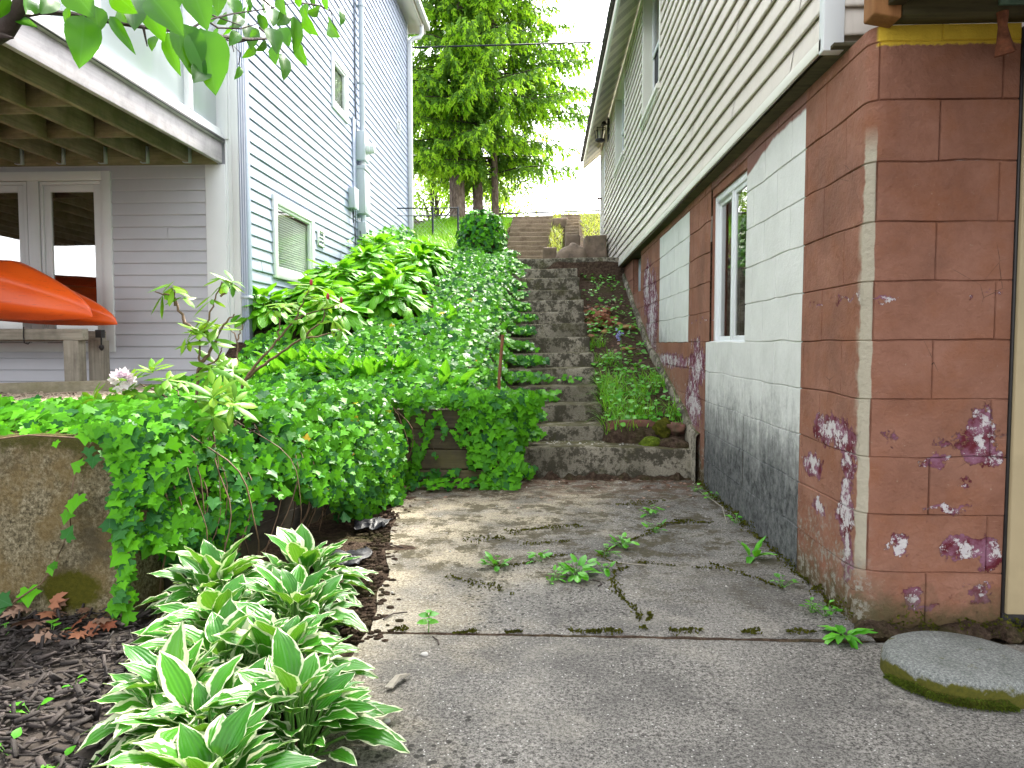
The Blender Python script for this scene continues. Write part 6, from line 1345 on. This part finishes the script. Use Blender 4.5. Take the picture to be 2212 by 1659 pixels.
for x in np.arange(-4.6, xe, .075):
    for sg in (-1, 1):
        x2 = x + sg * .56
        if -4.8 < x2 < xe + .02: m.tube([(x, Yf + .004 * sg, 3.03), (x2, Yf + .004 * sg, 3.60)], .0016, 3, cap=False)
obj('mesh', m, MT['greybox'], fn)
m = M(); rough_box(m, -3.6, -2.35, 16.8, 16.95, 3.4, 3.66, .2, .01, 4, .02); tag(obj('edging_timber', m, MT['timber'], smooth=60), 'dark timber edging in the grass behind the fence', 'timber')
WR = [(1250, 92, 'uppermost overhead wire, near the roof eave', 18.0, 3.0), (1250, 244, 'upper wire of the close pair halfway up the sky', 24, -4), (1250, 252, 'lower wire of the close pair halfway up the sky', 24, 1), (1240, 302, 'thin single wire below the close pair', 24, 7), (1240, 367, 'thin wire midway between the close pair and the hill', 24, 4), (1200, 458, 'upper of the two thick wires just above the upper steps', 22, 5), (1200, 467, 'lower of the two thick wires just above the upper steps', 22, 7)]
for x, y, lab, Y, sl in WR:
    c = at(x, y, Y); t = np.linspace(-1, 1, 60); m = M(); xsw = c[0] + 40 * t
    m.tube(np.stack([xsw, Y + 0 * t, c[2] + .010 * sl * 0.5 * (xsw - c[0]) + .0012 * (xsw - c[0]) ** 2], 1), .026 if y > 400 else (.02 if y in (92, 252) else .013), 5, cap=False)
    tag(obj('power_line', m, MT['wire']), lab, 'wire', 'overhead wires')

# ------------------------------------------------------------------ the earth strip beside the steps
def weed(name, label, x, y, z, n, L, T='w', spread=.05, cat='weed', up=35, group=None):
    m = M(); s = M(); Tm = T_WEED if T == 'w' else (T_HEART if T == 'h' else T_LANCE)
    root = thing(name, label, cat, (x, y, z), group)
    for i in range(n):
        a = rng.uniform(0, 2 * pi); d = np.array([cos(a), sin(a), 0]); r = spread * sqrt(rng.random()); h = rng.uniform(.25, 1.0) * spread * 1.1 if T != 'l' else .008
        b = np.array([x, y, z + h]) + d * r; ph = R(rng.uniform(-10, up)); m.leaves(Tm, [b], [d * cos(ph) + UPV * sin(ph)], [UPV * cos(ph) - d * sin(ph) + rng.normal(size=3) * .2], [L * rng.uniform(.7, 1.2)])
        if T != 'l': s.tube([(x, y, z - .005), b], .0012, 4, cap=False)
    obj('leaves', m, MT['weed'], root, smooth=170)
    if s.n: obj('stems', s, MT['greenstem'], root)
    return root
T_LANCE = leaf_t(.17, 6, 1, .2, .2, .03)
WD = [(1075, 1226, 16, .030, .05, 'bushy weed at the left end of the row in the cracked path'), (1166, 1214, 9, .026, .045, 'sprawling weed second from the left in the cracked path'), (1248, 1248, 26, .034, .06, 'largest leafy weed in the middle of the cracked path'), (1196, 1254, 10, .018, .04, 'small reddish weed just left of the largest weed'), (1308, 1204, 9, .028, .05, 'pair leafed weed above and right of the largest weed'), (1307, 1236, 8, .028, .04, 'little weed right beside the largest weed'), (1346, 1184, 16, .026, .05, 'compact weed on the crack toward the steps'), (1416, 1150, 9, .026, .045, 'weed on the crack beside the white wall'), (1404, 1113, 12, .028, .05, 'weed among pale dead stalks near the lowest step'), (1190, 1262, 5, .012, .02, 'tiny sprout in front of the small reddish weed')]
gw = 'weeds growing in the path cracks'
for x, y, n, L, sp, lab in WD: p = onz(x, y, 0); weed('weed', lab, p[0], p[1], 0, n, L * 1.5, 'h', sp, up=60, group=gw)
p = onz(926, 1366, 0); root = thing('seedling', 'upright light green seedling sprouting from the slab joint', 'seedling', (p[0], p[1], 0)); m = M(); s = M()
s.tube([(p[0], p[1], 0), (p[0] + .002, p[1], .06)], .002, 5)
for a, h, L in ((.2, .06, .038), (2.9, .055, .04), (1.7, .068, .03), (3.6, .035, .042), (-.3, .036, .038), (5, .05, .03)): d = np.array([cos(a), sin(a), 0]); m.leaves(T_WEED, [(p[0], p[1], h)], [d + UPV * .25], [UPV - d * .3 + np.array([0, -.4, 0])], [L])
obj('leaves', m, MT['weed'], root, smooth=170); obj('stem', s, MT['greenstem'], root)
p = onz(1822, 1378, 0); weed('dandelion', 'flat dandelion rosette at the foot of the peeling corner', p[0], p[1], .004, 15, .085, 'l', .02, 'weed', 25)
p = onz(1640, 1205, 0); weed('dandelion', 'upright dandelion leaves against the blackened white wall', p[0] - .03, p[1], .0, 9, .09, 'l', .02, 'weed', 75)
for x, y, lab in ((1690, 1268, 'small weed at the corner of the red and white paint'), (1752, 1322, 'low weed in the moss below the red corner'), (1782, 1330, 'low weed nearest the dandelion rosette'), (1590, 1130, 'trailing weed at the foot of the white wall'), (1500, 1062, 'weed in the corner between lowest step and wall'), (1540, 1080, 'small weed close to the corner of step and wall')):
    p = onz(x, y, 0); weed('weed', lab, min(p[0], 1.06), p[1], 0, 10, .028, 'w', .045, 'weed', group='weeds along the foot of the wall')
# weeds on mulch
for x, y, L, lab in ((110, 1372, .05, 'three leafed seedling on the mulch below the wall'), (70, 1545, .04, 'small two leafed sprout on the mulch'), (160, 1490, .03, 'tiny sprout beside the hostas on the mulch'), (20, 1630, .035, 'sprout at the bottom corner of the mulch'), (12, 1370, .03, 'sprout among oak leaves at the left edge'), (120, 1655, .03, 'small clover sprout low on the mulch')):
    p = onz(x, y, 0); weed('seedling', lab, p[0], p[1], 0, 3, L, 'w', .03, 'seedling', 40)

soilz = lambda x, y: gz(x, y)
# low plants and grass of the strip
m = M(); n = 1500; x = rng.uniform(.47, 1.07, n); y = rng.uniform(5.75, 10.6, n)
dens = np.array([.35 + .9 * nz(a, b, 0, 2.3) for a, b in zip(x, y)]) + np.where(y < 7.2, .35, 0)
k = rng.random(n) < dens; x, y = x[k], y[k]; nn_ = len(x); a = rng.uniform(0, 2 * pi, nn_); d = np.stack([np.cos(a), np.sin(a), 0 * a], 1)
m.leaves(T_WEED, np.stack([x, y, gz(x, y) + rng.uniform(.02, .09, nn_)], 1), d + UPV * rng.uniform(-.2, .5, nn_)[:, None], UPV + rng.normal(size=(nn_, 3)) * .35 + np.array([0, -.5, 0]), rng.uniform(.03, .06, nn_))
obj('weeds', m, MT['weed'], kind='stuff', label='low leafy weeds on the earth strip between the steps and the wall')
grass('grass', 'fresh green grass tufts on the earth strip by the wall', 2400, (.46, 1.08), (5.72, 8.2), lambda x, y: ((np.array([nz(a, b, 3, 2.6) for a, b in zip(x, y)]) > -.10) & (y < 6.9)) | ((np.array([nz(a, b, 3, 3.1) for a, b in zip(x, y)]) > .2) & (x < .68)), .20, 'grass', thick=.75)
tl = M()
for k in range(40):
    x, y = rng.uniform(.46, .58), rng.uniform(5.7, 6.9); z = float(gz(x, y)); a = rng.uniform(2.2, 4.2); d = np.array([cos(a), sin(a), 0]); s = rng.uniform(.18, .3)
    tl.leaves(T_BLADE, [(x, y, z)], [d * .9 + UPV * .8], [-d + UPV], [np.array([s * .5, s, s * 1.5])])
tag(obj('grass_tuft', tl, MT['grass']), 'long grass blades arching over the step ends', 'grass')
m = M(); n = 240; x = .62 + rng.normal(size=n) * .09; y = 8.9 + rng.normal(size=n) * .22
m.leaves(T_OAK, np.stack([x, y, gz(x, y) + rng.uniform(.01, .05, n)], 1), rng.normal(size=(n, 3)) * np.array([1, 1, .25]), UPV + rng.normal(size=(n, 3)) * .45 + np.array([0, -.5, 0]), rng.uniform(.05, .09, n))
obj('leaves', m, MT['redleaf'], kind='stuff', label='small heap of red brown dead leaves beside the upper steps')
m = M(); n = 90; x = rng.uniform(.5, 1.0, n); y = rng.uniform(6.0, 10.3, n); m.leaves(T_OAK, np.stack([x, y, gz(x, y) + .02], 1), rng.normal(size=(n, 3)) * np.array([1, 1, .2]), UPV + rng.normal(size=(n, 3)) * .4 + np.array([0, -.4, 0]), rng.uniform(.03, .06, n))
n = 130; x = rng.uniform(-1.1, 1.0, n); y = np.where(rng.random(n) < .6, rng.uniform(5.0, 5.46, n), rng.uniform(4.2, 5.4, n)); m.leaves(T_OAK, np.stack([x, y, 0 * x + .008], 1), rng.normal(size=(n, 3)) * np.array([1, 1, .1]), UPV + rng.normal(size=(n, 3)) * .3, rng.uniform(.015, .04, n))
n = 26; x = rng.uniform(-1.12, -.92, n); y = rng.uniform(4.55, 5.0, n); m.leaves(T_OAK, np.stack([x, y, 0 * x + .02 + .03 * rng.random(n)], 1), rng.normal(size=(n, 3)) * np.array([1, 1, .2]), UPV + rng.normal(size=(n, 3)) * .5, rng.uniform(.06, .10, n))
obj('leaf_litter', m, MT['dryleaf'], kind='stuff', label='scattered crumbs of dead leaves on the path and the earth strip')
bb = thing('bluebell', 'single blue flower stem leaning beside the steps', 'flower', (.72, 7.2, .75)); z = float(gz(.72, 7.2)); st = np.array([(.72, 7.2, z), (.725, 7.18, z + .18), (.715, 7.16, z + .30), (.68, 7.14, z + .37)]); m = M(); m.tube(st, .004, 5)
for k in range(7): a = k * .9; d = np.array([cos(a), -.4, 0]); m.leaves(T_BLADE, [(.72, 7.2, z)], [d + UPV * .9], [-d + UPV], [np.array([.5, .22, .35])])
obj('stem', m, MT['greenstem'], bb); m = M()
for k in range(13): q = st[2] * (1 - k / 12) + st[3] * k / 12 + rng.normal(size=3) * .014; m.leaves(T_WEED, [q] * 4, rng.normal(size=(4, 3)) - UPV * .6, rng.normal(size=(4, 3)), [.018] * 4)
obj('flowers', m, MT['bluepetal'], bb)
# bricks and stones on the lowest tread
m = M(); rough_box(m, .475, .86, 5.78, 5.90, .215, .40, .06, .008, 7, .014, seed=4); tag(obj('brick', m, MT['brick'], smooth=60), 'long dark red brick edging set on the lowest tread', 'brick')
m = M(); lump(m, (1.0, 5.72, .35), (.075, .06, .05), amp=.6, seed=4); o = tag(obj('stone', m, MT['brick'], smooth=170), 'reddish broken brick lump leaning on the wall above the lowest step', 'stone')
m = M(); lump(m, (.90, 5.74, .345), (.075, .06, .075), amp=.3, seed=9); tag(obj('stone', m, MT['moss'], smooth=170), 'moss covered dark stone beside the reddish lump', 'stone')
m = M(); lump(m, (.80, 5.63, .235), (.085, .07, .06), amp=.3, seed=13); tag(obj('moss_cushion', m, MT['brightmoss'], smooth=170), 'bright green moss cushion on the lowest tread', 'moss')
m = M(); lump(m, (.96, 5.62, .225), (.14, .10, .06), amp=.35, seed=15); lump(m, (.80, 5.9, .28), (.30, .16, .07), amp=.3, seed=16); obj('earth', m, MT['soil'], smooth=170, kind='structure')
for x, y, z, r, mt, lab in ((.86, 7.9, None, (.08, .05, .02), 'yellowstone', 'flat ochre stone in the earth strip beside the flower'), (.93, 8.6, None, (.10, .06, .03), 'yellowstone', 'ochre stone by the wall higher up the earth strip'), (.66, 8.45, None, (.045, .03, .025), 'yellowstone', 'small orange stone below the heap of red leaves')):
    m = M(); lump(m, (x, y, float(gz(x, y)) + .015), r, amp=.3, seed=x * 9); tag(obj('stone', m, MT[mt], smooth=170), lab, 'stone')
# stake, paver, plastic, bits
p0 = at(1078, 820, 5.75); p1 = at(1086, 723, 5.75); m = M(); m.tube([p0 - np.array([0, 0, .15]), p0, p1], .013, 8); tag(obj('metal_stake', m, MT['rust'], smooth=40), 'rusty metal stake standing in the ivy left of the steps', 'stake')
pv_ = M(); pc_ = (1.245, 2.235); prof = [(0, .070), (.12, .070), (.195, .068), (.209, .061), (.214, .048), (.216, .025), (.218, -.01), (0, -.01)]
a = np.linspace(0, 2 * pi, 73); rr = []
for r, z in prof: rr += [(r, z)]
P = np.array([[(pc_[0] + r * cos(t) * (1 + .03 * nz(cos(t) * 2, sin(t) * 2, z, 1.5) + .008 * nz(cos(t) * 9, sin(t) * 9, z, 1.5)), pc_[1] + .93 * r * sin(t) * (1 + .012 * nz(cos(t) * 2, sin(t) * 2, z, 1.5)), z + .003 * nz(cos(t) * r * 9, sin(t) * r * 9, 0, 1)) for t in a] for r, z in prof]); pv_.grid(P[:, ::-1])
tag(obj('round_paver', pv_, MT['paver'], smooth=50), 'round grey concrete paver with a mossy rim in front of the red wall', 'paver')
m = M()
for k in range(2600):
    t = rng.uniform(pi * .95, 2.02 * pi); mm_ = mnoise.noise(Vector((cos(t) * 2.6, sin(t) * 2.6, 3))) + .22; h = rng.random() * (.006 + .06 * max(0, mm_))
    if mm_ < -.05: continue
    h = h; q = (pc_[0] + (.217 + rng.uniform(-.004, .012)) * cos(t), pc_[1] + (.203 + rng.uniform(-.004, .012)) * sin(t), h)
    m.leaves(T_BLADE, [q], [(cos(t), sin(t), rng.uniform(-.3, 1.2))], [(rng.normal(), rng.normal(), 1)], [np.array([.06, .013, .008])])
o = obj('moss', m, MT['brightmoss'], kind='stuff', label='fuzzy moss around the rim of the round paver')
def sheet(name, label, cx, cy, w, d, seed, h=.03):
    m = M(); P = np.zeros((22, 18, 3))
    for i in range(22):
        for j in range(18):
            u, v = i / 21 - .5, j / 17 - .5; e = max(abs(u), abs(v)) * 2
            x = cx + w * (u + .25 * nz(u * 3, v * 3, seed)) ; y = cy + d * (v + .25 * nz(u * 3, v * 3, seed + 5)); z = .012 + h * max(0, nz(u * 4, v * 4, seed + 9) + .45 - .25 * e) + .02 * abs(nz(u * 11, v * 11, seed))
            P[i, j] = (x, y, z)
    m.grid(P); o = obj(name, m, MT['plastic'], smooth=35); s = o.modifiers.new('solid', 'SOLIDIFY'); s.thickness = .002; return tag(o, label, 'plastic sheet')
p = onz(728, 1215, 0); sheet('plastic_sheet', 'larger crumpled black plastic sheet sticking out beside the hostas', p[0], p[1], .26, .22, 3.3)
p = onz(818, 1140, 0); sheet('plastic_sheet', 'smaller scrap of black plastic under the ivy edge', p[0] - .03, p[1], .16, .2, 8.1)
def pebble(x, y, r, lab, mt='pebble'):
    p = onz(x, y, 0); m = M(); lump(m, (p[0], p[1], r * .4), (r, r * .8, r * .55), n=8, amp=.2, seed=x * .01); tag(obj('pebble', m, MT[mt], smooth=170), lab, 'pebble')
pebble(917, 1417, .013, 'white pebble just in front of the slab joint'); pebble(835, 1560, .011, 'grey pebble on the slab beside the hosta leaves'); pebble(1347, 1167, .007, 'small white pebble beside the crack weeds'); pebble(1312, 1276, .007, 'tiny white pebble in front of the largest weed'); pebble(1918, 1350, .008, 'yellow white pebble beside the round paver', 'yellowstone'); pebble(50, 1520, .012, 'tan pebble lying on the mulch', 'yellowstone')
m = M(); n = 240; x = rng.uniform(-.9, 1.05, n); y = rng.uniform(2.6, 5.4, n); k = (rng.random(n) < .3) | (y > 5.0); x, y = x[k], y[k]
for a, b in zip(x, y): r = rng.uniform(.002, .007); lump(m, (a, b, r * .3), (r, r, r * .6), n=4, amp=.25, seed=a * 7)
n = 60
for k in range(n): a, b = rng.uniform(.0, .7), rng.uniform(5.62, 5.82); r = rng.uniform(.004, .011); lump(m, (a, b, .23 + r * .3), (r, r, r * .6), n=4, amp=.25, seed=a * 7)
obj('gravel', m, MT['pebble'], kind='stuff', label='fine pale grit scattered over the path and lowest tread')
# driftwood chip, twigs
p = onz(858, 1480, 0); m = M()
for k in range(6): q = np.array([p[0] + rng.normal() * .006, p[1], .012]); m.tube([q + np.array([-.018 + rng.normal() * .006, -.045, 0]), q + np.array([0, 0, .012]), q + np.array([.014 + rng.normal() * .008, .042 + rng.normal() * .01, 0])], [.003, .008, .002], 5)
tag(obj('driftwood', m, MT['rackwood'], smooth=50), 'small bleached splinter of wood on the near slab', 'wood')
for k, (pl, lab) in enumerate((([(828, 1338), (850, 1325), (880, 1322)], 'thin dark twig on the sandy part of the path'), ([(1280, 1252), (1296, 1256), (1300, 1262), (1292, 1266)], 'curled grey twig beside the largest weed'), ([(840, 1175), (870, 1182)], 'short twig near the black plastic'), ([(935, 1375), (945, 1382), (948, 1392)], 'little hooked twig under the seedling'), ([(1290, 1214), (1340, 1216), (1400, 1222)], 'long straight straw lying across the crack'), ([(1375, 1110), (1440, 1085), (1500, 1070)], 'pale dead stalk near the lowest step'), ([(1510, 1060), (1560, 1095), (1570, 1130)], 'bent pale stalk along the wall foot'))):
    m = M(); m.tube([onz(x, y, .006 + (.03 if k > 4 and i == 1 else 0)) for i, (x, y) in enumerate(pl)], .0028, 5); tag(obj('twig', m, MT['bark' if k < 4 else 'rackwood']), lab, 'twig')
# mulch bed
m = M(); n = 7500; x = rng.uniform(-2.7, -.62, n); y = rng.uniform(.9, 2.66, n); k = x < -.70 - .10 * (y - 2.2); x, y = x[k], y[k]; n = len(x)
tc = (np.array([(-.12, 0, -.06), (.12, 0, -.06), (.10, 1, -.05), (-.10, 1, -.05), (-.10, .05, .06), (.10, .05, .06), (.08, .95, .06), (-.08, .95, .06)]), [np.array([(3, 2, 1, 0), (4, 5, 6, 7), (0, 1, 5, 4), (1, 2, 6, 5), (2, 3, 7, 6), (3, 0, 4, 7)])], np.zeros((8, 2)))
s = rng.uniform(.018, .062, n); hz = -.022 + .024 * rng.random(n) + np.array([.015 * nz(a, b, 0, 6) for a, b in zip(x, y)])
m.leaves(tc, np.stack([x, y, hz + .02], 1), norm(np.stack([rng.normal(size=n) * 1.3, rng.normal(size=n), rng.normal(size=n) * .35], 1)), norm(np.stack([rng.normal(size=n) * .5, rng.normal(size=n) * .5, np.ones(n)], 1)), np.stack([s * rng.uniform(.6, 1.5, n), s, s * rng.uniform(.5, 1.2, n)], 1), rng.beta(1.2, 2.5, n))
obj('mulch', m, MT['mulch'], kind='stuff', label='dark shredded wood mulch in the bed below the concrete wall')
olab = 'dry brown oak leaf lying at the foot of the concrete wall'
for k in range(30):
    px, py = rng.uniform(0, 235), 1325 + 70 * rng.random() ** 1.3
    if px > 150 and py < 1345: px -= 100
    p = onz(px, py, .0); m = M(); m.leaves(T_OAK, [(p[0], min(p[1], 2.56), .012 + .03 * rng.random())], [norm([rng.normal(), rng.normal(), rng.normal() * .25])], [norm([rng.normal() * .4, -.4 + rng.normal() * .4, 1])], [rng.uniform(.05, .10)], [rng.random()]); tag(obj('oak_leaf', m, MT['dryleaf' if k % 3 else 'redleaf']), olab, 'leaf', 'dry oak leaves by the concrete wall')

# ------------------------------------------------------------------ camera and light
cam = bpy.data.cameras.new('camera'); co = bpy.data.objects.new('camera', cam); COL.objects.link(co)
co.location = CAM; co.rotation_euler = (pi / 2 - PITCH, 0, YAW); cam.sensor_width = 36; cam.lens = 36 * FPX / 2212; cam.clip_start = 0.05; cam.clip_end = 2000
SC.camera = co
AZ, EL = R(20), R(50)
sv_ = Vector((sin(AZ) * cos(EL), cos(AZ) * cos(EL), sin(EL)))
sl = bpy.data.lights.new('sun', 'SUN'); sl.energy = 1.6; sl.angle = R(7); sl.color = (1, 0.93, 0.80)
so = bpy.data.objects.new('sun', sl); COL.objects.link(so); so.rotation_euler = sv_.to_track_quat('Z', 'Y').to_euler(); so.location = (3, 12, 20)
w = bpy.data.worlds.new('World'); SC.world = w; w.use_nodes = True; nt = w.node_tree; nt.nodes.clear()
sk = nt.nodes.new('ShaderNodeTexSky'); sk.sky_type = 'NISHITA'; sk.sun_disc = False; sk.sun_elevation = EL; sk.sun_rotation = AZ; sk.air_density = 1.0; sk.dust_density = 4.0; sk.ozone_density = 1.0; sk.altitude = 100
bg = nt.nodes.new('ShaderNodeBackground'); bg.inputs[1].default_value = 0.15
ow = nt.nodes.new('ShaderNodeOutputWorld'); hs = nt.nodes.new('ShaderNodeHueSaturation'); hs.inputs['Saturation'].default_value = 0.12; nt.links.new(sk.outputs[0], hs.inputs['Color']); nt.links.new(hs.outputs[0], bg.inputs[0]); nt.links.new(bg.outputs[0], ow.inputs[0])
SC.view_settings.view_transform = 'Standard'; SC.view_settings.look = 'None'; SC.view_settings.exposure = 2.62; SC.view_settings.gamma = 1.0
SC.render.engine = 'CYCLES'; SC.cycles.use_denoising = True; SC.cycles.max_bounces = 8; SC.cycles.transparent_max_bounces = 12
SC.cycles.sample_clamp_indirect = 6
